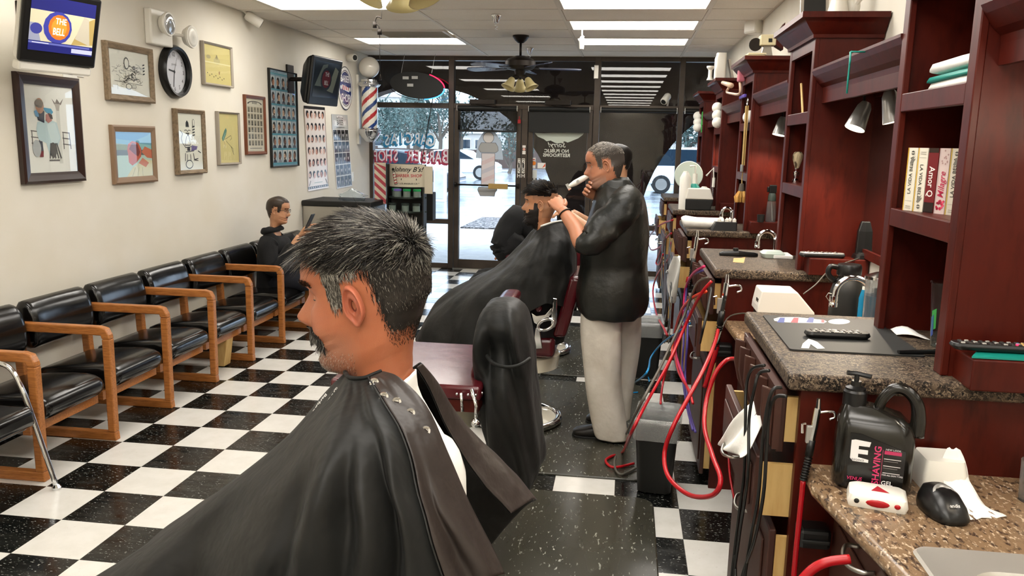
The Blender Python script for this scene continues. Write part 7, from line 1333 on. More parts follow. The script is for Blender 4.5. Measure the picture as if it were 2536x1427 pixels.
airgun(2010, 1090, 2.06, .85, 'chrome air gun with coiled black grip hanging on the side of the nearest cabinet', [(1985, 1235), (1975, 1330), (1966, 1427), (1963, 1480)])
airgun(1788, 770, 3.86, 1.35, 'chrome air gun with coiled black grip on the side of the second cabinet', [(1776, 860), (1755, 930), (1745, 960)])
airgun(1718, 640, 5.68, 1.5, 'small chrome air gun on the side of the third cabinet', [(1706, 685), (1702, 700)])
for px, py, y, s, lab in ((1790, 870, 3.86, .1, 'black power adapter on the side of the second cabinet'), (2020, 1340, 2.05, .09, 'black power adapter low on the side of the nearest cabinet'), (1722, 718, 5.68, .12, 'black power adapter on the side of the third cabinet')):
    q = PY(px, py, y); t = thing('power_adapter', lab, 'adapter', q); obj('block', MB().box(q.x-s*.45, q.x+s*.45, y-.0, y+.07, q.z-s*.3, q.z+s*.3), 'black_plastic', t, bev=.01); obj('block_rib', MB().box(q.x-s*.4, q.x+s*.4, y-.006, y, q.z-s*.1, q.z+s*.02), 'soft_black', t, bev=.003)
# towels over the drawers
def towel(rows, lab, m='white_cloth', sol=.006, name='hanging_towel'):
    return obj(name, MB().grid(rows), m, smooth=True, solid=sol, sub=1, label=lab, cat='towel', group='hanging towels')
R = random.Random(12)
prof = [((1893, 985), (1900, 1010)), ((1882, 985), (1888, 1030)), ((1852, 1010), (1866, 1075)), ((1822, 1040), (1852, 1110)), ((1806, 1068), (1848, 1125)), ((1790, 1090), (1844, 1132)), ((1773, 1103), (1838, 1136))]
rows = []
for i, (a, b_) in enumerate(prof):
    x = [.435, .41, .375, .36, .352, .346, .34][i]; A_, B_ = PX(a[0], a[1], x), PX(b_[0], b_[1], x); rows.append([A_.lerp(B_, k/8)+Vector((-.012*math.sin(k*1.3+i*.5), 0, 0)) for k in range(9)])
towel(rows, 'bunched white towel hanging over the open drawer of the nearest cabinet')
a = [(1672, 635), (1660, 660), (1655, 700), (1656, 735), (1662, 752)]; c = [(1682, 632), (1697, 650), (1682, 700), (1672, 735), (1666, 752)]
towel([[PX(p[0], p[1], .36).lerp(PX(q[0], q[1], .37), k/6)+Vector((-.02*math.sin(k*1.2+i), 0, 0)) for k in range(7)] for i, (p, q) in enumerate(zip(a, c))], 'white towel hanging over the open drawer of the third cabinet')
cab('spiral_wrap', [(1762, 712, .40), (1752, 770, .38), (1740, 820, .36), (1733, 850, .36)], .006, 'black_rubber', 'black spiral-wrapped cord hanging under the second cord rack', 'cord')
# ---------------------------------------------------------------- people
HR_ = [(-0.235, -0.175, 0.0, -0.088, 0.078), (-0.2, -0.15, 0.0, -0.074, 0.066), (-0.165, -0.12, 0.004, -0.066, 0.059), (-0.138, -0.098, 0.016, -0.066, 0.058), (-0.12, -0.08, 0.048, -0.069, 0.06), (-0.114, -0.065, 0.07, -0.074, 0.064), (-0.105, -0.05, 0.08, -0.08, 0.067), (-0.095, -0.036, 0.083, -0.086, 0.068), (-0.084, -0.022, 0.077, -0.091, 0.069), (-0.076, -0.012, 0.083, -0.095, 0.07), (-0.069, -0.004, 0.0795, -0.099, 0.071), (-0.06, 0.004, 0.087, -0.104, 0.072), (-0.05, 0.011, 0.086, -0.105, 0.073), (-0.04, 0.018, 0.084, -0.1055, 0.0735), (-0.025, 0.027, 0.083, -0.106, 0.074), (-0.01, 0.036, 0.082, -0.106, 0.075), (0.005, 0.045, 0.081, -0.105, 0.076), (0.018, 0.053, 0.085, -0.104, 0.0765), (0.031, 0.061, 0.0935, -0.102, 0.077), (0.048, 0.071, 0.0945, -0.098, 0.077), (0.066, 0.082, 0.09, -0.091, 0.075), (0.084, 0.093, 0.079, -0.079, 0.069), (0.1, 0.104, 0.06, -0.06, 0.056), (0.112, 0.1135, 0.037, -0.038, 0.037), (0.119, 0.1195, 0.014, -0.016, 0.015), (0.1205, 0.1205, 0.002, -0.003, 0.002)]
NOSE = [(-.052, 0), (-.046, .003), (-.041, .014), (-.034, .024), (-.027, .0265), (-.018, .021), (-.004, .0125), (.010, .006), (.020, .003), (.032, 0)]
def headrings(n, k, fat=0, nose=1.0, chin=0.0):
    tb = []
    for i in range(len(HR_)-1):
        a, b = HR_[i], HR_[i+1]
        for t in range(k): s = t/k; tb.append([p*(1-s)+q*s for p, q in zip(a, b)])
    tb.append(list(HR_[-1])); out = []; x0 = -.012
    for zf, zb, xf, xb, w in tb:
        if zf > -.14: xf += chin*sm(-.05, -.10, zf); w += fat*sm(.0, -.07, zf)
        elif zf <= -.14: w += fat; xf += fat*.5*sm(-.14, -.16, zf)
        ring = []
        for j in range(n):
            a = 2*math.pi*j/n; a = a-.32*math.sin(a)*sm(-.18, -.12, zf)   # more points on the face
            c, s = math.cos(a), math.sin(a)
            x = x0+((xf-x0) if c > 0 else (x0-xb))*math.copysign(abs(c)**(1-.08*sm(-.165, -.085, zf) if c > 0 else .95), c)
            y = w*math.copysign(abs(s)**(1-.14*sm(-.165, -.085, zf)), s)
            t = (x-xb)/(xf-xb+1e-6); z = zb+(zf-zb)*t
            if c > 0 and zf > -.13:
                zz = zf; ay = abs(y); N_ = lerp(NOSE, zz)[0]*nose; sn = .0065+.0065*sm(.01, -.028, zz)
                x += N_*math.exp(-(y/sn)**2)
                x += .006*nose*math.exp(-((ay-.013)/.006)**2-((zz+.034)/.008)**2)
                x -= .0115*math.exp(-((ay-.030)/.016)**2-((zz-.004)/.013)**2)
                x += .003*math.exp(-((ay-.030)/.02)**2-((zz-.030)/.007)**2)
                x += .003*math.exp(-((ay-.045)/.016)**2-((zz+.025)/.018)**2)
                x -= .003*math.exp(-((ay-.028)/.012)**2-((zz+.060)/.012)**2)*(zz < -.03)
            ring.append((x, y, z))
        out.append(ring)
    return out
TOR = [(-.245, .085, .115), (-.262, .098, .155), (-.285, .108, .190), (-.32, .118, .212), (-.40, .128, .200), (-.52, .124, .178), (-.64, .124, .170), (-.74, .135, .182), (-.80, .120, .165)]
def ear(mb, F, side, s=1.0, col='#b06a4c', col2='#8e4a36', nr=11, na=26):
    prof = [(0, -.004), (.14, -.003), (.28, .001), (.38, .009), (.46, .012), (.56, .009), (.68, .006), (.80, .012), (.89, .016), (.96, .014), (1.0, .006), (.97, -.004)]
    rings = []
    for r, h in prof:
        g = []
        for k in range(na):
            a = 2*math.pi*k/na; ca, sa = math.cos(a), math.sin(a); lobe = sm(-.35, -.9, sa)
            X = -.019*ca*(1 if ca > 0 else .85)*(1-.25*lobe)*r; Z = (.033*sa if sa > 0 else .031*sa)*r; X += .004*sa*r
            hh = h*(1-.55*lobe) if r > .3 else h
            front = sm(.2, 1, -ca); hh = hh*(1-.5*front)
            out = .004+.013*sm(-.6, 1, ca)*r+hh*.9
            g.append(F @ Vector((-.006+X*s+.0, side*(.0705+out*s), -.002+Z*s)))
        rings.append(g)
    k0 = len(mb.f); mb.loft(rings, False, True, col)
    for i in range(k0, len(mb.f)):
        j = (i-k0)//na
        if j < 2: mb.c[i] = col2  # shade of the ear hollow put into the skin colour
def tubec(mb, pts, r, col, n=12, sub=5, flat=None): mb.tube(pts, r, n, col, True, False, sub, flat); return mb
def hand(mb, P, fd, up, col, curl=(.3, .4, .3), s=1.0, th=1, spread=.16, thumb=(.9, .5, -.25), nail='#d8a898'):
    fd = Vector(fd).normalized(); up = Vector(up); up = (up-fd*up.dot(fd)).normalized(); sd = fd.cross(up)*th
    rg = []
    for d, w, h in ((-.02, .024, .019), (0, .026, .018), (.03, .036, .017), (.06, .041, .0155), (.085, .041, .013), (.094, .034, .009)):
        rg.append([Vector(P)+fd*d*s+(sd*math.cos(a)*w+up*math.sin(a)*h)*s for a in [k*math.pi/7 for k in range(14)]])
    mb.loft(rg, True, True, col)
    for i, (o, L, r) in enumerate(((.031, .068, .0088), (.011, .077, .0092), (-.010, .072, .0088), (-.029, .056, .0078))):
        d = (fd+sd*spread*(1.5-i)/1.5*.6).normalized(); p = Vector(P)+(fd*.078+sd*o)*s; pts = [p-d*.012*s, p+d*.006*s]; uu = up; cu = 1+.12*(i-1.5)
        for j, f in enumerate((.45, .3, .25)):
            a = curl[j]*cu; d2 = d*math.cos(a)-uu*math.sin(a); uu = uu*math.cos(a)+d*math.sin(a); d = d2.normalized(); p = pts[-1]+d*L*f*s; pts.append(p)
        mb.tube(pts, [r*s*q for q in (1.05, 1.1, 1.0, .92, .66)], 9, col, True, False, 3)
        mb.add([pts[-1]-d*.010*s+uu*r*.82*s+sd*q*.0045*s+d*w*.009*s for q, w in ((-1, 0), (1, 0), (1, 1), (-1, 1))], [(0, 1, 2, 3)], nail)
    a, b_, c = thumb; d = (sd*a+fd*b_+up*c).normalized(); p = Vector(P)+(fd*.022+sd*.022)*s; d2 = (d*.6+fd*.55+up*c*.5).normalized()
    mb.tube([p-d*.01*s, p+d*.028*s, p+d*.03*s+d2*.030*s, p+d*.03*s+d2*.056*s], [.014*s, .013*s, .0105*s, .0075*s], 10, col, True, False, 3)
def person(lab, H, yaw, tilt=0, roll=0, skin='#b97a58', n=72, k=4, fat=0, lean=(0, 0), arms=(), legs=(), face=None, torso=True, nose=1.0, chin=0, hs=1.0, earc=None, eye=.5, tw=1.0, lips='#8c4a3c', scol=None):
    """yaw: direction of the face in the floor plane; arms/legs: lists of (points, radii)"""
    f = Vector((math.cos(yaw), math.sin(yaw), 0)); s = Vector((0, 0, 1)).cross(f); H = Vector(H)
    Rt = Matrix.Rotation(tilt, 3, s) @ Matrix.Rotation(roll, 3, f); hf, hs_, hu = Rt @ f, Rt @ s, Rt @ Vector((0, 0, 1))
    F = frame(H, hf*hs, hs_*hs, hu*hs); B = frame(H, f*hs, s*hs, Vector((0, 0, 1))*hs)
    root = thing('person', lab, 'person', (H.x, H.y, 0)); mb = MB(); loc = []
    rings = []; hr = headrings(n, k, fat, nose, chin)
    if torso:
        for z, a, b in TOR[::-1]:
            tt = sm(-.24, -.8, z); cx = -.045+lean[0]*tt; g = []
            for j in range(n):
                q = 2*math.pi*j/n; g.append(B @ Vector((cx+a*math.cos(q)*(1 if math.cos(q) > 0 else .9), b*tw*math.copysign(abs(math.sin(q))**.9, math.sin(q))+lean[1]*tt, z+.02*abs(math.sin(q))**3*(z > -.3)*-1)))
            rings.append(g); loc.append([(0, 0, -.5)]*n)
    for ring in hr:
        t = sm(-.14, -.235, ring[0][2]); rings.append([(F @ Vector(p)).lerp(B @ Vector(p), t) for p in ring]); loc.append(ring)
    mb.loft(rings, True, True, skin)
    fc = face or (lambda x, y, z: None)
    for i in range(len(rings)-1):
        for j in range(n):
            p = [loc[i][j], loc[i][(j+1) % n], loc[i+1][j], loc[i+1][(j+1) % n]]; x, y, z = [sum(q[m] for q in p)/4 for m in range(3)]
            c = None
            if z > -.2:
                c = fc(x, y, z)
                if c is None:
                    zz = z
                    if x > .072 and abs(y) < .024 and -.080 < zz < -.056: c = lips
                    elif x > .075 and abs(abs(y)-.0085) < .0035 and -.047 < zz < -.040: c = '#4a231c'
                    elif x > .06 and abs(abs(y)-.030) < .018+.0 and .026+.004*math.sin(abs(y)*60) < zz < .036: c = None if face is None else None
            if c: mb.c[i*n+j] = c
    for sd in (-1, 1):
        ear(mb, F, sd, 1, earc or skin, '#7a3f30')
        e = F @ Vector((.0565, sd*.0305, .004)); b = MB(); nn = 14
        k0 = len(mb.f); mb.ell(e, .0122*hs, 16, 12, '#e9e2da')
        for q in range(k0, len(mb.f)):
            ct = sum((Vector(mb.v[v]) for v in mb.f[q]), Vector())/len(mb.f[q])-e; d = ct.normalized(); gz = (hf*.96-hu*.25).normalized().dot(d)
            if gz > .97: mb.c[q] = '#0c0807'
            elif gz > .86: mb.c[q] = '#3a2416'
            if d.dot(hu) > (.62-eye) or d.dot(hu) < -.62: pass
        lr = [[e+(hf*math.cos(a)*math.cos(th_)+hs_*math.sin(a)*math.cos(th_)+hu*math.sin(th_))*.0136*hs for a in [(-1.25+2.5*i/10) for i in range(11)]] for th_ in [(.6-eye)+(1.35-.6+eye)*j/6 for j in range(7)]]
        mb.grid(lr, skin); mb.grid([[e+(hf*math.cos(a)*math.cos(th_)+hs_*math.sin(a)*math.cos(th_)+hu*math.sin(th_))*.0134*hs for a in [(-1.25+2.5*i/10) for i in range(11)]] for th_ in [-.38-.9*j/4 for j in range(5)]], skin)
        mb.tube([e+(hf*math.cos(a)+hs_*math.sin(a))*.0137*hs*math.cos(.6-eye)+hu*.0137*hs*math.sin(.6-eye) for a in [(-1.15+2.3*i/8) for i in range(9)]], .0009*hs, 5, '#1b120e')
    for pts, r in list(arms)+list(legs): mb.tube(pts, r, 14, scol or skin, True, False, 5)
    return root, mb, F, rings, loc
def strands(mb, seeds, L, cols, rng, r=.00045, seg=3):
    """seeds: (root, normal, direction, length, lift)"""
    for p, nrm, d, ln, lift, col in seeds:
        a = nrm.cross(d); a = a.normalized() if a.length > 1e-5 else Vector((1, 0, 0)); pts = []; q = Vector(p); dr = (d*(1-lift)+nrm*lift).normalized(); st = ln/seg
        for i in range(seg+1):
            pts.append(q.copy()); dr = (dr*.82+d*.22-Vector((0, 0, .05))).normalized(); q = q+dr*st
        k = len(mb.v); w = r
        for i, q in enumerate(pts):
            ww = w*(1, .95, .75, .25)[min(3, i*3//seg)]; mb.v += [tuple(q+a*ww), tuple(q-a*ww*.6+nrm*ww), tuple(q-a*ww*.6-nrm*ww)]
        for i in range(seg):
            for j in range(3): mb.f.append((k+i*3+j, k+i*3+(j+1) % 3, k+i*3+3+(j+1) % 3, k+i*3+3+j)); mb.c.append(col)
def hairdo(root, F, rings, loc, mask, field, N, rng, cap='#15120f', thick=.003, r=.00045, kind=None, capf=None, hs=1.0, capmin=0):
    """cap of hair over the scalp plus single strands"""
    n = len(rings[0]); mb = MB(); faces = []; k = 0
    th = {}
    for i in range(len(rings)-1):
        for j in range(n):
            jj = (j+1) % n; P4 = [loc[i][j], loc[i][jj], loc[i+1][jj], loc[i+1][j]]; c = Vector([sum(q[m] for q in P4)/4 for m in range(3)])
            if c.z < -.13: continue
            h = mask(*c)
            if h <= 0: continue
            W4 = [Vector(rings[i][j]), Vector(rings[i][jj]), Vector(rings[i+1][jj]), Vector(rings[i+1][j])]; nr = (W4[1]-W4[0]).cross(W4[3]-W4[0])
            if nr.length < 1e-12: nr = (W4[2]-W4[1]).cross(W4[3]-W4[1])
            A = nr.length
            if A < 1e-12: continue
            faces.append((A, W4, nr.normalized(), c, h))
            if thick > 0 and h > capmin:
                ids = []
                for key, w, q in zip(((i, j), (i, jj), (i+1, jj), (i+1, j)), W4, P4):
                    if key not in th:
                        o_ = F @ Vector((-.01, 0, max(-.02, min(.03, q[2])))); th[key] = len(mb.v); mb.v.append(tuple(w+(w-o_).normalized()*thick*(sm(capmin*.8, 1, mask(*q)) if capmin else min(1, mask(*q)))))
                    ids.append(th[key])
                mb.f.append(tuple(ids)); mb.c.append(capf(*c, rng) if capf else cap)
    tot = sum(f[0]*min(1, f[4]) for f in faces); Rm = F.to_3x3(); seeds = []
    for A, W4, nr, c, h in faces:
        m = N*A*min(1, h)/tot; m = int(m)+(rng.random() < m-int(m))
        for _ in range(m):
            u_, v_ = rng.random(), rng.random(); p = (W4[0]*(1-u_)+W4[1]*u_)*(1-v_)+(W4[3]*(1-u_)+W4[2]*u_)*v_
            d, ln, lift, col = field(c, rng); d = Rm @ d; d = d-nr*d.dot(nr); d = d.normalized() if d.length > 1e-6 else nr; seeds.append((p, nr, d, ln*hs, lift, col))
    strands(mb, seeds, 0, None, rng, r); return obj('hair', mb, 'hair', root, smooth=True, kind=kind)
def wob(p, a, f, s=0): v = noise.noise_vector(Vector(p)*f+Vector((s, s, s))); return v*a
def cloth(name, rings, m, root, amp=.008, fr=9, seed=0, sub=1, cap=False, closed=True, solid=.003, aniso=(1, 1, 1)):
    R_ = [[Vector(p)+wob((p[0]*aniso[0], p[1]*aniso[1], p[2]*aniso[2]), amp, fr, seed)+wob(p, amp*.4, fr*2.7, seed+5) for p in g] for g in rings]
    mb = MB(); mb.loft(R_, cap, closed); return obj(name, mb, m, root, smooth=True, solid=solid, sub=sub)
def ringp(c, ax, u_, ru, rv, n=28, pw=1.0):
    c, ax, u_ = Vector(c), Vector(ax).normalized(), Vector(u_); u_ = (u_-ax*u_.dot(ax)).normalized(); v_ = ax.cross(u_)
    return [c+u_*math.copysign(abs(math.cos(a))**pw, math.cos(a))*ru+v_*math.copysign(abs(math.sin(a))**pw, math.sin(a))*rv for a in [2*math.pi*k/n for k in range(n)]]
def sleeve(root, pts, r, m, name='sleeve', amp=.012, fr=14, seed=1, sub=5, n=20):
    P_, rr_ = spline([Vector(p) for p in pts], sub, list(r)); rg = []; up = Vector((0, 0, 1))
    for i, p in enumerate(P_):
        t = (P_[min(i+1, len(P_)-1)]-P_[max(i-1, 0)]).normalized(); u_ = (up-t*up.dot(t)); u_ = u_.normalized() if u_.length > .05 else Vector((0, 1, 0)); rg.append(ringp(p, t, u_, rr_[i], rr_[i], n))
    return cloth(name, rg, m, root, amp, fr, seed, 0, True, True, 0)
def shoe(root, heel, toe, h=.1, w=.05, m='shoe_leather'):
    heel, toe = Vector(heel), Vector(toe); d = toe-heel; L = d.length; d.normalize(); s = Vector((-d.y, d.x, 0)); rg = []
    for t, ww, hh in ((0, .6, .75), (.03, .8, .85), (.15, .85, 1.0), (.38, .82, .95), (.55, .92, .68), (.75, 1.05, .52), (.92, .9, .42), (.99, .5, .3), (1.0, .2, .2)):
        c = heel+d*L*t; rg.append([c+s*ww*w*math.copysign(abs(math.cos(a))**.7, math.cos(a))+Vector((0, 0, max(0.004, hh*h*.5*(1+math.copysign(abs(math.sin(a))**.7, math.sin(a)))))) for a in [2*math.pi*k/18 for k in range(18)]])
    o = obj('shoe', MB().loft(rg), m, root, smooth=True); b = MB(); b.loft([[(q.x, q.y, z) for q in [heel+d*L*t+s*ww*w*1.06 for t, ww in ((0, .5), (.1, .85), (.5, .88), (.75, 1.08), (.95, .8), (1.01, .2))]+[heel+d*L*t-s*ww*w*1.06 for t, ww in ((1.01, .2), (.95, .8), (.75, 1.08), (.5, .88), (.1, .85), (0, .5))]] for z in (.0005, .022)]); obj('sole', b, 'soft_black', o, bev=.003)
    return o
def skinmat(root, mb, name='body'): return obj(name, mb, 'skin', root, smooth=True)
ctr_ = lambda g: sum((Vector(p) for p in g), Vector())/len(g)
mixc = lambda a, b, t: tuple(p*(1-t)+q*t for p, q in zip(hx(a) if isinstance(a, str) else a, hx(b) if isinstance(b, str) else b))
def ribs(R_, nu, nv, fold=None):
    """surface through pinned 3-D ribs; each rib neck to hem"""
    rs = [spline([Vector(p) for p in r], 8)[0] for r in R_]; m = 8*9; out = []
    def samp(r, t): x = t*(len(r)-1); i = min(int(x), len(r)-2); return r[i].lerp(r[i+1], x-i)
    cols = []
    for j in range(nv+1): row = [samp(r, j/nv) for r in rs]; cols.append(spline(row, nu)[0])
    if fold: cols = [[p+fold(p, i/(len(c)-1), j/nv) for i, p in enumerate(c)] for j, c in enumerate(cols)]
    return cols

# ---- the man in the foreground
rngA = random.Random(11)
SK1 = '#ad6a49'
def faceA(x, y, z):
    t = noise.noise(Vector((x, y, z))*60)*.5+.5; c = mixc(SK1, '#a2583a', t*.55)
    c = mixc(c, '#c0745a', .5*math.exp(-((x-.06)/.03)**2-((abs(y)-.045)/.02)**2-((z+.02)/.02)**2))
    if x > .070 and abs(y) < .024 and -.079 < z < -.057: return mixc('#8c4a3c', c, .25)
    if x > .075 and abs(abs(y)-.0085) < .0035 and -.047 < z < -.040: return '#4a231c'
    st = sm(-.03, -.07, z)*sm(-.02, .03, x); c = mixc(c, '#77655a', .35*st)
    h = maskA(x, y, z)
    if h > 0: c = mixc(c, '#2a1f1a', min(1, h)*(.75 if z < .03 and x < 0 else .9))
    return c
def hl(x, z, y, fr=.083):
    if x > .045: lo = fr-.012*sm(.045, .06, .105-x)
    elif x > .012: lo = -.012+(.075)*sm(.028, .05, x)
    elif x > -.022: lo = .036
    else: lo = -.072+.108*sm(-.058, -.022, x)
    return lo
def maskA(x, y, z):
    lo = hl(x, z, y, .080)+.004*noise.noise(Vector((x*90, y*90, z*90))); h = (z-lo)/.018
    if x < -.015: h = min(h, (z-lo)/.05+.05)
    return max(0, min(1, h))
HA = PY(903, 733, 1.205)
rootA, mbA, FA, ringsA, locA = person('man in the foreground seen in profile, grey-flecked dark hair, moustache, under a black cape', HA, math.pi+.03, math.radians(5), skin=SK1, n=110, k=5, chin=-.003, nose=1.15, face=faceA, earc='#b3664c', eye=.62, torso=True,
    arms=[([HA+Vector((.03, -.19, -.29)), HA+Vector((-.02, -.24, -.50)), HA+Vector((-.30, -.18, -.50))], [.052, .045, .032]), ([HA+Vector((.03, .19, -.29)), HA+Vector((-.02, .24, -.50)), HA+Vector((-.30, .18, -.50))], [.052, .045, .032])],
    legs=[([HA+Vector((.0, -.09, -.78)), HA+Vector((-.42, -.12, -.74)), HA+Vector((-.50, -.11, -1.10)), HA+Vector((-.50, -.11, -1.26))], [.085, .065, .05, .04]), ([HA+Vector((.0, .09, -.78)), HA+Vector((-.42, .12, -.74)), HA+Vector((-.50, .11, -1.10)), HA+Vector((-.50, .11, -1.26))], [.085, .065, .05, .04])], lean=(.03, 0))
for sd in (-.18, .18): hand(mbA, HA+Vector((-.30, sd, -.50)), (-1, 0, 0), (0, 0, 1), SK1)
skinmat(rootA, mbA)
WH = Vector((-.078, 0, .075))
def fieldA(c, R):
    d = c-WH; d.z *= .8; dist = d.length; side = sm(.075, .03, c.z); top = sm(.05, .095, c.z); nape = sm(-.0, -.03, c.x)*sm(.03, -.05, c.z)
    ln = .009+.026*top+.006*sm(.03, .07, c.z)-.008*math.exp(-(dist/.04)**2); ln = ln*(1-nape)+.004*nape; lift = .26+.34*math.exp(-(dist/.03)**2)+.08*top; lift = lift*(1-.2*side)
    if c.x > .045: ln *= 1.35; d = d+Vector((.02, 0, -.09)); lift = .2
    if side > .5: d = Vector((-.15 if c.x > .0 else -.25, 0, -1)); 
    d = d.normalized()+Vector((R.gauss(0, .22), R.gauss(0, .22), R.gauss(0, .22))); ln *= R.uniform(.6, 1.25)
    g = .58 if (side > .4 and c.x > -.01) else .34*math.exp(-(dist/.06)**2)+.10; g *= .35 if nape > .5 else 1
    q = R.random(); col = R.choice(['#8d897f', '#77736b', '#a9a59a']) if q < g else R.choice(['#14110f', '#1d1916', '#26211d', '#0f0d0c', '#352d27'])
    return d, ln, min(.95, lift), col
def capA(x, y, z, R): return mixc(mixc('#14110f', '#2c2621', .5+noise.noise(Vector((x, y, z))*70)*.5), '#4a463f', .7*sm(-.02, .02, x)*sm(.075, .05, z))
hairdo(rootA, FA, ringsA, locA, maskA, fieldA, 21000, rngA, thick=.0012, r=.00042, capf=capA, capmin=.6)
def whiskers(root, F, rings, loc, mask, fld, N, rng, name, r=.00035, thick=0):
    o = hairdo(root, F, rings, loc, mask, fld, N, rng, cap='#1d1815', thick=thick, r=r); o.name = name; return o
def mous(x, y, z): return 1.0 if (x > .04 and abs(y) < .052 and -.060-.35*max(0, abs(y)-.02) < z < -.043+.12*abs(y)-.6*max(0, abs(y)-.028)) else 0
whiskers(rootA, FA, ringsA, locA, mous, lambda c, R: (Vector((.1, c.y*14, -1)), R.uniform(.009, .016), .45, R.choice(['#1a1613', '#26211d', '#4d4842', '#8a867c', '#13100e'])), 1600, rngA, 'moustache', .00045, .004)
def stub(x, y, z): return .0+.9*(x > .005 and -.113 < z < -.066)*sm(-.062, -.085, z)*(1 if x > .045 else .45)
whiskers(rootA, FA, ringsA, locA, stub, lambda c, R: (Vector((.3, 0, -1)), R.uniform(.0015, .004), .4, R.choice(['#b5aea2', '#8f887c', '#3a312b', '#55493f', '#c4bdb0'])), 1500, rngA, 'stubble', .00022)
def brow(x, y, z): return 1.0 if (x > .05 and .012 < abs(y) < .052 and .022 < z-.004*math.sin((abs(y)-.012)*70) < .031) else 0
whiskers(rootA, FA, ringsA, locA, brow, lambda c, R: (Vector((0, math.copysign(1, c.y), .25)), R.uniform(.006, .010), .2, R.choice(['#1a1613', '#2b2521', '#3d362f'])), 420, rngA, 'eyebrows', .0004)
# white T-shirt
n_ = len(ringsA[0]); tor = ringsA[:len(TOR)]; nk = ringsA[len(TOR):len(TOR)+10]; ctr = lambda g: sum((Vector(p) for p in g), Vector())/len(g)
sh = [[Vector(p)+(Vector(p)-ctr(g)).normalized()*.006 for p in g] for g in tor]+[[Vector(p)+(Vector(p)-ctr(g)).normalized()*.005 for p in g] for g in nk]
cloth('t_shirt', sh[2:], 'white_cloth', rootA, .002, 20, 3, 0, solid=.002)
# black cape
def PYs(L_): return [PY(*a) for a in L_]
capeA = [PYs([(945, 922, 1.10), (985, 938, 1.085), (1050, 1005, 1.06), (1108, 1130, 1.03), (1170, 1275, 1.01), (1240, 1422, 1.0)]),
    PYs([(925, 930, 1.09), (960, 968, 1.06), (1020, 1048, 1.02), (1062, 1160, .98), (1110, 1300, .96), (1180, 1440, .96)]),
    PYs([(905, 938, 1.085), (930, 990, 1.03), (985, 1090, .965), (1010, 1200, .93), (1040, 1330, .91), (1060, 1480, .9)]),
    PYs([(885, 940, 1.085), (895, 1000, 1.02), (915, 1110, .93), (925, 1230, .88), (935, 1360, .86), (940, 1520, .85)]),
    PYs([(870, 938, 1.09), (862, 1000, 1.03), (830, 1110, .93), (800, 1230, .88), (770, 1370, .86), (760, 1540, .85)]),
    PYs([(862, 934, 1.10), (835, 1000, 1.06), (760, 1120, .98), (690, 1250, .93), (630, 1400, .9), (600, 1560, .89)]),
    PYs([(859, 929, 1.13), (815, 990, 1.12), (715, 1110, 1.07), (590, 1230, 1.03), (480, 1390, 1.0), (420, 1560, .97)]),
    PYs([(860, 924, 1.165), (806, 975, 1.19), (712, 1082, 1.19), (560, 1205, 1.18), (395, 1332, 1.15), (220, 1440, 1.1)])]
wc = HA+Vector((.02, .0, -.13))
def far(a): return [Vector(p) for p in a]
capeA += [far([HA+Vector((-.02, .075, -.16)), HA+Vector((-.08, .16, -.24)), HA+Vector((-.20, .24, -.36)), HA+Vector((-.38, .30, -.50)), HA+Vector((-.55, .34, -.66)), HA+Vector((-.66, .36, -.86))]),
    far([HA+Vector((.03, .078, -.155)), HA+Vector((.0, .20, -.27)), HA+Vector((-.06, .30, -.44)), HA+Vector((-.14, .34, -.62)), HA+Vector((-.18, .38, -.78)), HA+Vector((-.2, .40, -.95))]),
    far([PY(1040, 905, 1.27), PY(1075, 955, 1.33), PY(1125, 1040, 1.40), PY(1180, 1120, 1.44), PY(1230, 1190, 1.46), PY(1283, 1270, 1.47)]),
    PYs([(1030, 912, 1.255), (1062, 965, 1.28), (1100, 1050, 1.30), (1150, 1140, 1.31), (1200, 1210, 1.31), (1262, 1275, 1.32)])]
def foldA(p, u_, v_):
    a = .003+.022*v_**1.1; ph = u_*34+math.sin(v_*4)*1.4+3*noise.noise(Vector((u_*6, v_*1.5, 1))); w = math.sin(ph)*.55+noise.noise(Vector((u_*22, v_*2.2, 4)))*1.1
    d = Vector((0, -.75, .35))*w*a+wob(p, .018*v_+.002, 6, 3)+wob(p, .004*v_, 22, 9)
    for uc, wd, dp in ((.235, .022, .055), (.30, .016, .035), (.40, .03, .05), (.52, .03, .04)): a2 = dp*math.exp(-((u_-uc-.03*v_+.01*math.sin(v_*9))/wd)**2)*sm(.25, .75, v_); d += Vector((.05, a2, -.1*a2))-Vector((.05, 0, 0))
    e = 1-sm(.0, .05, u_)*(1-sm(.53, .62, u_)*(1-sm(.66, .72, u_)))*.0
    return d*(.35 if u_ < .06 or u_ > .93 else 1)*(1-.75*math.exp(-((u_-.635)/.03)**2))*sm(0, .15, v_)
rows = ribs(capeA, 9, 46, foldA)
t = thing('barber_cape', 'black snap-neck cape worn by the man in the foreground', 'cape', (HA.x, HA.y, .6)); obj('cloth', MB().grid(rows), 'cape', t, smooth=True, solid=.0018, sub=1)
cl = [r[3] for r in rows]
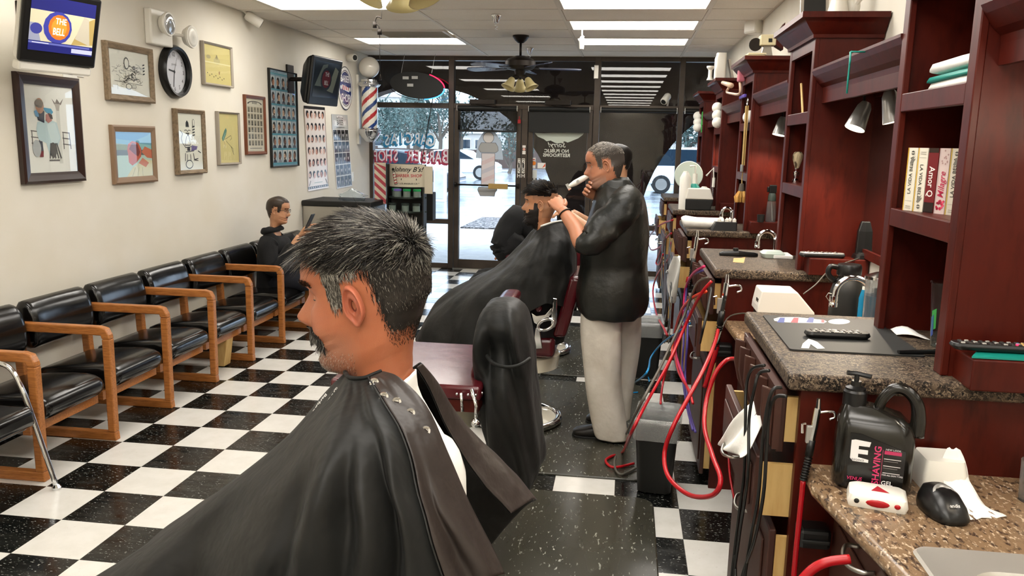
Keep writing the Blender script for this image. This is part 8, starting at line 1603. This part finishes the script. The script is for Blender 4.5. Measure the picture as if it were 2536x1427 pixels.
# brown back panel edge bands, seam and snaps
bandn = [[r[k] + Vector((.004, -.004, .002)) for k in range(0, 16)] for r in rows]; obj('back_band', MB().grid(bandn), 'cape_brown', t, smooth=True, solid=.002)
L_ = len(rows[0]); bandf = [[r[k]+Vector((.003, -.003, .003)) for k in range(L_-9, L_)] for r in rows]; obj('back_band', MB().grid(bandf), 'cape_brown', t, smooth=True, solid=.002)
obj('stitched_seam', MB().tube([Vector(r[15])+Vector((.001, -.007, .005)) for r in rows[1::2]], .0013, 6), 'soft_black', t)
obj('collar_band', MB().tube([Vector(p)+Vector((0, -.002, .002)) for p in rows[0][:L_-8]], .0032, 8), 'cape', t, smooth=True)
for px, py, y in ((908, 962, 1.035), (950, 982, 1.02), (986, 997, 1.02), (1020, 1024, 1.02), (1053, 1071, 1.01)):
    tgt = PR(Vector((0, 0, 0))) if False else None; best = min((Vector(p) for r in rows for p in r[:14]), key=lambda p: (PR(p)[0]-px)**2+(PR(p)[1]-py)**2)
    nr = (Vector((0, 0, CH))-best).normalized(); c = best+nr*.006; s_ = nr.cross(Vector((0, 0, 1))).normalized(); b = MB(); b.T = frame(c, s_, nr.cross(s_), nr); b.lathe([(0, .0005), (.003, .001), (.0035, .0025), (.0065, .0015), (.007, 0), (.0065, -.001), (0, -.001)], (0, 0, 0), 18); obj('snap', b, 'chrome', t, smooth='a')
def surf(k, j):
    k = max(0, min(len(rows[0])-1.01, k)); j = max(0, min(len(rows)-1.01, j)); a, b_ = int(j), int(k); fj, fk = j-a, k-b_
    g_ = lambda x, y: Vector(rows[x][y]); return (g_(a, b_)*(1-fk)+g_(a, b_+1)*fk)*(1-fj)+(g_(a+1, b_)*(1-fk)+g_(a+1, b_+1)*fk)*fj
b = MB()
for s_, k0, j0, hk, sc in (('Barber Shop', 59.0, 8.5, 2.6, .66), ('GARCIAS', 55.2, 5.5, 2.4, .62)):
    v, fc_ = textgeo(s_, .02); xm_ = max(p[0] for p in v); vs = []
    for x, y in v:
        q = surf(k0-y*hk, j0+x*sc*2.2); c = Vector((0, 0, CH))-q; vs.append(q+c.normalized()*.0045)
    b.add(vs, fc_, '#dfe0dd')
obj('cape_print', b, 'print', t, kind='stuff')

# ---- the bearded customer in the second occupied chair
rngB = random.Random(5); SK2 = '#b98562'
def maskB(x, y, z):
    if z < .045: return 0
    if x < -.06: return max(0, min(1, (z-.075)/.012))
    return max(0, min(1, (z-(.078 if x > .05 else .055))/.012))
def beardB(x, y, z):
    if x < .002: return 0
    lo = z < (-.040 if x > .055 else -.028+.9*max(0, .03-x)); return 1.0 if lo and z > -.14 and not (x > .078 and abs(y) < .018 and -.076 < z < -.058) and not (x > .06 and z > -.050 and abs(y) > .03) else (1.0 if (.0 < x < .032 and -.03 <= z < .012) else 0)
def faceB(x, y, z):
    c = mixc(SK2, '#a9714f', noise.noise(Vector((x, y, z))*50)*.5+.5)
    if x > .070 and abs(y) < .024 and -.079 < z < -.057: return '#8a4c40'
    if beardB(x, y, z) > 0: return '#1c1512'
    if x < .04 and z > .02: c = mixc(c, '#5a4638', .55*sm(.015, .06, z))
    elif x < -.02 and z > -.07: c = mixc(c, '#5a4638', .35)
    if x > .055 and .014 < abs(y) < .05 and .022 < z < .030: return '#1c1512'
    return c
HB = PY(1338, 507, 4.74)
rootB, mbB, FB, rB, lB = person('bearded customer in profile with black hair on top and shaved sides, under a black cape', HB, math.pi+.04, math.radians(-3), skin=SK2, n=64, k=3, fat=.006, face=faceB, tw=1.12, eye=.42,
    arms=[([HB+Vector((.03, -.2, -.30)), HB+Vector((-.02, -.25, -.52)), HB+Vector((-.12, -.12, -.58))], [.055, .048, .035]), ([HB+Vector((.03, .2, -.30)), HB+Vector((-.02, .25, -.52)), HB+Vector((-.12, .12, -.58))], [.055, .048, .035])],
    legs=[([HB+Vector((-.02, sd, -.76)), HB+Vector((-.44, sd, -.76)), HB+Vector((-.50, sd, -1.12))], [.08, .06, .045]) for sd in (-.1, .1)])
for sd in (-.12, .12): hand(mbB, HB+Vector((-.12, sd, -.58)), (-1, 0, 0), (0, 0, 1), SK2)
skinmat(rootB, mbB)
for sd in (-.1, .1): sleeve(rootB, [HB+Vector((.02, sd, -.76)), HB+Vector((-.2, sd, -.76)), HB+Vector((-.44, sd, -.76)), HB+Vector((-.50, sd, -.9)), HB+Vector((-.50, sd, -1.16))], [.12, .105, .085, .075, .06], 'jeans', 'trouser_leg'); shoe(rootB, HB+Vector((-.46, sd, -1.27)), HB+Vector((-.74, sd, -1.27)))
cloth('shirt', [[Vector(p)+(Vector(p)-ctr_(g)).normalized()*.012 for p in g] for g in rB[:len(TOR)]], 'hoodie', rootB, .006, 11, 3, 0, solid=.004)
def fieldB(c, R): return (Vector((.9, R.gauss(0, .25), .35 if c.x < .03 else -.15)), R.uniform(.03, .055), .5 if c.x < .02 else .3, R.choice(['#120f0d', '#1b1714', '#0d0b0a', '#5b4a34' if c.x < .01 and R.random() < .3 else '#15110f']))
hairdo(rootB, FB, rB, lB, maskB, fieldB, 4000, rngB, cap='#0f0c0b', thick=.012, r=.0011)
o = hairdo(rootB, FB, rB, lB, beardB, lambda c, R: (Vector((.35, 0, -1)), R.uniform(.012, .026)*(1 if c.z < -.05 else .4), .35, R.choice(['#120e0c', '#1f1815', '#2b211b'])), 1800, rngB, cap='#17110f', thick=.006, r=.0009); o.name = 'beard'
capeB = [PYs([(1403, 545, 4.80), (1420, 600, 4.84), (1430, 680, 4.85), (1428, 770, 4.85)]), PYs([(1395, 548, 4.68), (1415, 610, 4.60), (1412, 690, 4.56), (1390, 760, 4.52)]), PYs([(1372, 552, 4.64), (1380, 620, 4.48), (1362, 690, 4.42), (1352, 752, 4.40)]),
    PYs([(1352, 558, 4.64), (1332, 625, 4.47), (1300, 700, 4.41), (1290, 790, 4.40)]), PYs([(1340, 562, 4.68), (1290, 640, 4.55), (1215, 740, 4.46), (1190, 900, 4.42)]), PYs([(1334, 562, 4.74), (1262, 650, 4.70), (1120, 765, 4.60), (1090, 900, 4.52)]),
    PYs([(1330, 560, 4.80), (1245, 645, 4.84), (1085, 762, 4.78), (1028, 860, 4.70)]), [HB+Vector((-.03, .10, -.17)), HB+Vector((-.2, .26, -.38)), HB+Vector((-.60, .30, -.62)), HB+Vector((-.70, .32, -.85))], [HB+Vector((.05, .09, -.15)), HB+Vector((.02, .30, -.36)), HB+Vector((-.1, .38, -.6)), HB+Vector((-.15, .4, -.8))], PYs([(1404, 545, 4.83), (1421, 600, 4.87), (1430, 680, 4.88), (1428, 770, 4.88)])]
def foldB(p, u_, v_): a = .004+.026*v_; return (Vector((0, -.8, .3))*(math.sin(u_*52+v_*2)*.5+math.sin(u_*87+2)*.3)*a+wob(p, .022*v_, 5, 8)+wob(p, .008, 14, 2))*sm(0, .12, v_)
t = thing('barber_cape', 'black cape spread over the bearded customer and his chair', 'cape', (HB.x, HB.y, .5)); rb = ribs(capeB, 9, 34, foldB); obj('cloth', MB().grid(rb), 'cape', t, smooth=True, solid=.003, sub=1)
obj('neck_strip', MB().tube([Vector(p)+Vector((0, 0, .004)) for p in rb[0]], .006, 8), 'white_cloth', t, smooth=True)

# ---- the grey-haired barber
rngC = random.Random(6); SK3 = '#b67c5e'
def maskC(x, y, z): return max(0, min(1, (z-hl(x, z, y, .086))/.014))
def faceC(x, y, z):
    c = mixc(SK3, '#a2664a', noise.noise(Vector((x, y, z))*50)*.5+.5)
    if x > .070 and abs(y) < .022 and -.078 < z < -.058: return '#93564a'
    if x > .0 and z < -.045: c = mixc(c, '#8a7d74', .45*sm(-.035, -.07, z))
    if maskC(x, y, z) > 0: c = mixc(c, '#4f4640', .8)
    if x > .055 and .014 < abs(y) < .05 and .022 < z < .030: return '#3b302a'
    return c
HC = PY(1497, 410, 4.60)
Ls, Le, Lw = PY(1552, 505, 4.40), PY(1456, 607, 4.27), PY(1392, 520, 4.42)
Rs, Re, Rw = PY(1520, 510, 4.84), PY(1516, 572, 4.72), PY(1478, 487, 4.66)
rootC, mbC, FC, rC, lC = person('grey-haired barber in a black jacket and khaki trousers cutting the bearded customer\'s hair', HC, math.pi+.05, math.radians(9), skin=SK3, n=64, k=3, fat=.008, face=faceC, tw=.93, eye=.45, nose=1.1, hs=1.07,
    arms=[([Ls, Le, Le.lerp(Lw, .5), Lw], [.055, .048, .042, .028]), ([Rs, Re, Re.lerp(Rw, .5), Rw], [.055, .048, .04, .027])],
    legs=[([HC+Vector((.03, -.09, -.78)), HC+Vector((.02, -.1, -1.1)), HC+Vector((.0, -.08, -1.3))], [.08, .04, .03]), ([HC+Vector((.05, .1, -.78)), HC+Vector((.06, .14, -1.1)), HC+Vector((.06, .14, -1.3))], [.08, .04, .03])])
hand(mbC, Lw, PY(1362, 478, 4.52)-Lw, (.3, -1, .2), SK3, (.55, .7, .5), 1.02, 1, thumb=(.6, .7, -.4)); hand(mbC, Rw, PY(1448, 462, 4.60)-Rw, (.2, .9, -.3), SK3, (.7, .9, .6), 1.0, -1, thumb=(.5, .7, -.5))
skinmat(rootC, mbC)
def fieldC(c, R): return (((c-Vector((-.07, 0, .08))).normalized() if c.z > .05 else Vector((-.5, 0, -1)))+Vector((R.gauss(0, .2), R.gauss(0, .2), R.gauss(0, .2))), R.uniform(.012, .02) if c.z > .06 else .008, .22, R.choice(['#6d655c', '#4a443e', '#8a8278', '#3a3530', '#a59d92']))
hairdo(rootC, FC, rC, lC, maskC, fieldC, 6000, rngC, cap='#3f3934', thick=.002, r=.0009, capmin=.6)
def cside(rows_, y, hw, n=30, pw=.85):
    out = []
    for (py, l, r), w in zip(rows_, hw):
        a, b_ = PY(l, py, y), PY(r, py, y); c = (a+b_)/2; out.append([(c.x+(b_.x-a.x)/2*math.copysign(abs(math.cos(q))**pw, math.cos(q)), y+w*math.copysign(abs(math.sin(q))**pw, math.sin(q)), c.z) for q in [2*math.pi*k/n for k in range(n)]])
    return out
jr_ = [(452, 1486, 1548), (462, 1478, 1565), (478, 1474, 1585), (500, 1470, 1598), (530, 1464, 1606), (570, 1450, 1609), (610, 1440, 1608), (640, 1437, 1606), (655, 1440, 1600), (670, 1436, 1602), (700, 1428, 1606), (735, 1424, 1606), (760, 1428, 1600), (772, 1434, 1592), (775, 1440, 1586)]
jk = cside(jr_, 4.62, [.07, .11, .19, .245, .26, .26, .255, .25, .24, .25, .26, .265, .265, .255, .25])
cloth('jacket', jk, 'jacket', rootC, .024, 11, 4, 1, solid=.004, aniso=(1.3, 1, .8))
cloth('collar', cside([(440, 1492, 1556), (448, 1484, 1562), (462, 1476, 1572), (474, 1478, 1580)], 4.62, [.085, .10, .115, .13]), 'jacket', rootC, .005, 20, 2, 0, solid=.006)
sleeve(rootC, [Ls+Vector((.0, .05, .03)), Ls+Vector((-.01, -.02, -.02)), Ls.lerp(Le, .55), Le+Vector((.01, 0, .01)), Le.lerp(Lw, .16)], [.08, .092, .088, .076, .066], 'jacket', amp=.018, fr=13); sleeve(rootC, [Rs, Rs.lerp(Re, .6), Re, Re.lerp(Rw, .25)], [.09, .09, .08, .07], 'jacket', seed=3)
w0_ = [(PR((0, 0, 0)), 0)]
lg1 = cside([(748, 1440, 1560), (775, 1436, 1545), (820, 1438, 1537), (870, 1442, 1536), (930, 1448, 1538), (980, 1452, 1542), (1020, 1460, 1546), (1055, 1466, 1552), (1084, 1472, 1556)], 4.52, [.12, .115, .105, .1, .095, .09, .09, .09, .085]); lg2 = cside([(748, 1480, 1592), (775, 1490, 1590), (820, 1500, 1588), (870, 1510, 1582), (930, 1515, 1574), (980, 1518, 1566), (1010, 1516, 1562), (1036, 1512, 1560)], 4.76, [.12, .115, .105, .1, .09, .09, .09, .085])
tr_ = cloth('trousers', lg1, 'khaki', rootC, .014, 10, 6, 1, solid=.003); cloth('trouser_leg', lg2, 'khaki', tr_, .014, 10, 7, 1, solid=.003)
a, b_ = PZ(1538, 1078, .02), PZ(1417, 1078, .02); shoe(rootC, (a.x, 4.55, .011), (b_.x, 4.56, .011), .105, .052); a, b_ = PZ(1540, 1035, .02), PZ(1452, 1035, .02); shoe(rootC, (a.x, 4.8, .011), (b_.x, 4.82, .011), .1, .05)
def ringtube(c, ax, r, rr, m, nm, root): ax = Vector(ax).normalized(); return obj(nm, MB().tube(ringp(c, ax, (0, 0, 1) if abs(ax.z) < .9 else (1, 0, 0), r, r, 20), rr, 6, closed=True), m, root, smooth=True)
ringtube(Lw.lerp(Le, .12), Lw-Le, .036, .004, 'dark_metal', 'bracelet', rootC); ringtube(Rw.lerp(Re, .10), Rw-Re, .034, .004, 'chrome', 'bracelet', rootC)
a, b_ = PY(1409, 462, 4.60), PY(1448, 440, 4.60); t = thing('hair_clipper', 'white hair clipper held in the barber\'s raised hand', 'clipper', a); d = (b_-a).normalized(); u_ = Vector((0, -1, 0)); v_ = d.cross(u_).normalized(); b = MB()
L_ = (b_-a).length+.03; b.loft([[a+d*L_*s+(v_*math.cos(q)*w*h_+u_*math.sin(q)*w*.8) for q in [2*math.pi*k/14 for k in range(14)]] for s, w, h_ in ((0, .017, .4), (.06, .019, .6), (.3, .020, .85), (.7, .018, .9), (.95, .015, .8), (1, .008, .7))]); obj('body', b, 'white_plastic', t, smooth=True)
b = MB(); b.loft([[a-d*.012+v_*i*.020+u_*j*.004 for i, j in ((-1, -1), (1, -1), (1, 1), (-1, 1))], [a+d*.006+v_*i*.018+u_*j*.009 for i, j in ((-1, -1), (1, -1), (1, 1), (-1, 1))]]); obj('blade', b, 'chrome', t); obj('emblem', MB().lathe([(0, .0), (.009, .0), (.009, .001), (0, .001)], a+d*L_*.45-Vector((0, .021, 0)), 14, 'y'), 'silver_plastic', t)

# ---- second barber standing behind him
HD = PY(1530, 398, 6.35); SK4 = '#b98a6a'
def maskD(x, y, z): return max(0, min(1, (z-hl(x, z, y, .08))/.012))
rootD, mbD, FD, rD, lD = person('second barber in a dark jacket standing behind the grey-haired barber, mostly hidden', HD, math.pi+.1, .1, skin=SK4, n=44, k=2, arms=[([HD+Vector((.03, sd, -.3)), HD+Vector((-.12, sd*1.15, -.52)), HD+Vector((-.34, sd*.6, -.42))], [.055, .045, .03]) for sd in (-.2, .2)], legs=[([HD+Vector((.03, sd, -.78)), HD+Vector((.03, sd, -1.5))], [.09, .05]) for sd in (-.1, .1)])
for sd in (-.12, .12): hand(mbD, HD+Vector((-.34, sd, -.42)), (-1, 0, .1), (0, 0, 1), SK4)
skinmat(rootD, mbD); hairdo(rootD, FD, rD, lD, maskD, lambda c, R: (Vector((.3, 0, -1)), .01, .2, '#15120f'), 300, rngC, cap='#14110f', thick=.008, r=.001)
tj = [[Vector(p)+(Vector(p)-ctr(g)).normalized()*.028 for p in g] for g in rD[:len(TOR)]]; cloth('jacket', tj, 'jacket', rootD, .015, 9, 7, 0, solid=.004)
for sd in (-.2, .2): sleeve(rootD, [HD+Vector((.03, sd*.9, -.27)), HD+Vector((.02, sd*1.05, -.34)), HD+Vector((-.12, sd*1.15, -.52)), HD+Vector((-.2, sd*1.0, -.49))], [.08, .085, .075, .065], 'jacket')
for sd in (-.1, .1): sleeve(rootD, [HD+Vector((.03, sd, -.76)), HD+Vector((.04, sd, -1.1)), HD+Vector((.03, sd, -HD.z+.1))], [.12, .095, .085], 'khaki', 'trouser_leg'); shoe(rootD, (HD.x+.1, HD.y+sd, .011), (HD.x-.16, HD.y+sd, .011))
# ---- customer in the far chair: only the black sleeve shows
HE = PY(1338, 492, 6.55)
E0, E1, E2 = PY(1292, 545, 6.36), PY(1238, 612, 6.2), PY(1262, 560, 6.0)
rootE, mbE, FE, rE, lE = person('far seated customer in black, bent arm showing left of the bearded customer', HE, math.pi+.0, .05, skin=SK4, n=44, k=2, arms=[([HE+Vector((.03, .2, -.3)), HE+Vector((.0, .25, -.5)), HE+Vector((-.25, .2, -.5))], [.055, .045, .03])], legs=[([HE+Vector((-.02, sd, -.74)), HE+Vector((-.44, sd, -.7)), HE+Vector((-.5, sd, -1.1))], [.09, .07, .05]) for sd in (-.1, .1)])
hand(mbE, HE+Vector((-.25, .2, -.5)), (-1, 0, 0), (0, 0, 1), SK4); skinmat(rootE, mbE); hairdo(rootE, FE, rE, lE, maskD, lambda c, R: (Vector((.3, 0, -1)), .01, .2, '#15120f'), 200, rngC, cap='#14110f', thick=.008, r=.001)
cloth('jacket', [[Vector(p)+(Vector(p)-ctr(g)).normalized()*.03 for p in g] for g in rE[:len(TOR)]], 'jacket', rootE, .015, 9, 9, 0, solid=.004)
sleeve(rootE, [HE+Vector((.0, -.17, -.27)), PY(1282, 545, 6.32), PY(1245, 600, 6.24), PY(1248, 622, 6.24), PY(1290, 585, 6.22)], [.09, .115, .088, .075, .07], 'hoodie', amp=.02)
for sd in (-.1, .1): sleeve(rootE, [HE+Vector((-.02, sd, -.73)), HE+Vector((-.44, sd, -.69)), HE+Vector((-.5, sd, -.8)), HE+Vector((-.5, sd, -HE.z+.25))], [.11, .09, .08, .065], 'hoodie', 'trouser_leg')

# ---- man waiting with a phone
HF = PX(690, 521, -3.04); SK5 = '#c59471'; rngF = random.Random(9)
def maskF(x, y, z):
    return max(0, min(1, (z-hl(x, z, y, .078))/.015))
def faceF(x, y, z):
    c = mixc(SK5, '#b37f5e', noise.noise(Vector((x, y, z))*50)*.5+.5)
    if x > .066 and abs(y) < .03 and -.056 < z < -.046: return '#4a3428'
    if x > .070 and abs(y) < .022 and -.078 < z < -.058: return '#a4604f'
    if maskF(x, y, z) > 0: c = mixc(c, '#43362c', .75 if z > .055 else .5)
    if x > .055 and .014 < abs(y) < .05 and .022 < z < .030: return '#2b211b'
    return c
Sh, El, Wr = HF+Vector((-.02, -.19, -.29)), HF+Vector((.06, -.25, -.50)), PX(742, 585, -2.80)
yF = .12
hA_ = HF; rootF, mbF, FF_, rF, lF = person('man in a black hoodie and glasses on a waiting chair, looking at his phone', HF, yF, math.radians(6), skin=SK5, n=60, k=3, fat=.008, face=faceF, eye=.5, lean=(-.02, 0),
    arms=[([Sh, El, Wr], [.055, .045, .027]), ([HF+Vector((-.02, .19, -.29)), HF+Vector((.08, .24, -.48)), PX(760, 583, -2.76)], [.055, .045, .027])],
    legs=[([HF+Vector((.0, sd, -.62)), HF+Vector((.42, sd*1.3, -.60)), HF+Vector((.44, sd*1.3, -HF.z+.08))], [.08, .065, .045]) for sd in (-.1, .1)])
ph = PX(768, 545, -2.70); hand(mbF, Wr, ph-Wr, (-.5, -.3, .8), SK5, (.5, .6, .5), .98, 1); Wr2 = PX(760, 583, -2.76); hand(mbF, Wr2, ph+Vector((0, .05, 0))-Wr2, (-.6, .4, .6), SK5, (.5, .6, .5), .98, -1)
skinmat(rootF, mbF); hairdo(rootF, FF_, rF, lF, maskF, lambda c, R: (Vector((.5, 0, -.6)), R.uniform(.008, .014), .4, R.choice(['#3f342b', '#2b231d', '#6b5b4b'])), 1500, rngF, cap='#382e26', thick=.005, r=.0008)
b = MB(); b.T = FF_
for sd in (-1, 1): b.tube([(.092, sd*.032+.019*math.copysign(abs(math.cos(a))**.7, math.cos(a)), .004+.015*math.copysign(abs(math.sin(a))**.7, math.sin(a))) for a in [k*math.pi/10 for k in range(20)]], .0018, 6, closed=True); b.tube([(.090, sd*.051, .010), (.05, sd*.076, .010), (-.01, sd*.082, .008), (-.022, sd*.080, -.004)], .0018, 6)
b.tube([(.092, -.013, .008), (.096, 0, .011), (.092, .013, .008)], .0016, 6); obj('glasses', b, 'black_plastic', rootF, smooth=True)
cloth('hoodie', [[Vector(p)+(Vector(p)-ctr(g)).normalized()*.026 for p in g] for g in rF[:len(TOR)]]+[[Vector(p)+(Vector(p)-ctr(g)).normalized()*.02 for p in rF[len(TOR)+2]] for g in (rF[len(TOR)+2],)], 'hoodie', rootF, .012, 11, 3, 1, solid=.005)
hd = [ringp(HF+Vector((-.055, 0, -.20))+Vector((-.02*s, 0, .035*s)), (-.25, 0, 1), (1, 0, 0), .085+.02*math.sin(s*3), .10+.02*math.sin(s*3), 24) for s in (0, .5, 1, 1.5)]; cloth('hood', hd, 'hoodie', rootF, .008, 14, 5, 1, solid=.01)
pw = Print(); pw.text('ACTIVE', 0, 0, .05, '#3a2c38', .5, 0, .02, sx=.8); pw.rect(-.07, -.05, .07, -.02, '#33272f'); pw.build('chest_print', HF+Vector((.105, -.06, -.36)), (.15, 1, 0), (-.1, 0, 1), 'print', rootF)
sleeve(rootF, [Sh+Vector((0, .03, .03)), Sh+Vector((.0, -.02, -.04)), El, Wr.lerp(El, .25)], [.08, .088, .075, .05], 'hoodie'); sleeve(rootF, [HF+Vector((-.02, .17, -.27)), HF+Vector((.0, .21, -.34)), HF+Vector((.08, .24, -.48)), Wr2.lerp(HF+Vector((.08, .24, -.48)), .25)], [.08, .088, .075, .05], 'hoodie')
for sd in (-.1, .1): sleeve(rootF, [HF+Vector((-.02, sd, -.62)), HF+Vector((.40, sd*1.3, -.60)), HF+Vector((.45, sd*1.3, -.68)), HF+Vector((.45, sd*1.3, -HF.z+.1))], [.105, .085, .08, .06], 'jeans', 'trouser_leg'); shoe(rootF, (HF.x+.38, HF.y+sd*1.3, .0), (HF.x+.65, HF.y+sd*1.5, .0))
mat_ = MATS['black_plastic']; t = thing('smartphone', 'black phone held by the waiting man', 'phone', ph); b = MB(); d = (PX(773, 536, -2.69)-PX(762, 560, -2.71)).normalized(); s_ = Vector((.1, 1, 0)).normalized(); n2 = d.cross(s_); c = (PX(773, 536, -2.69)+PX(762, 560, -2.71))/2; b.T = frame(c, s_, d, n2); b.box(-.036, .036, -.075, .075, -.004, .004); obj('body', b, 'black_plastic', t, bev=.004); b = MB(); b.T = frame(c, s_, d, n2); b.box(-.032, .032, -.068, .068, .0042, .0046); obj('screen', b, 'soft_black', t)
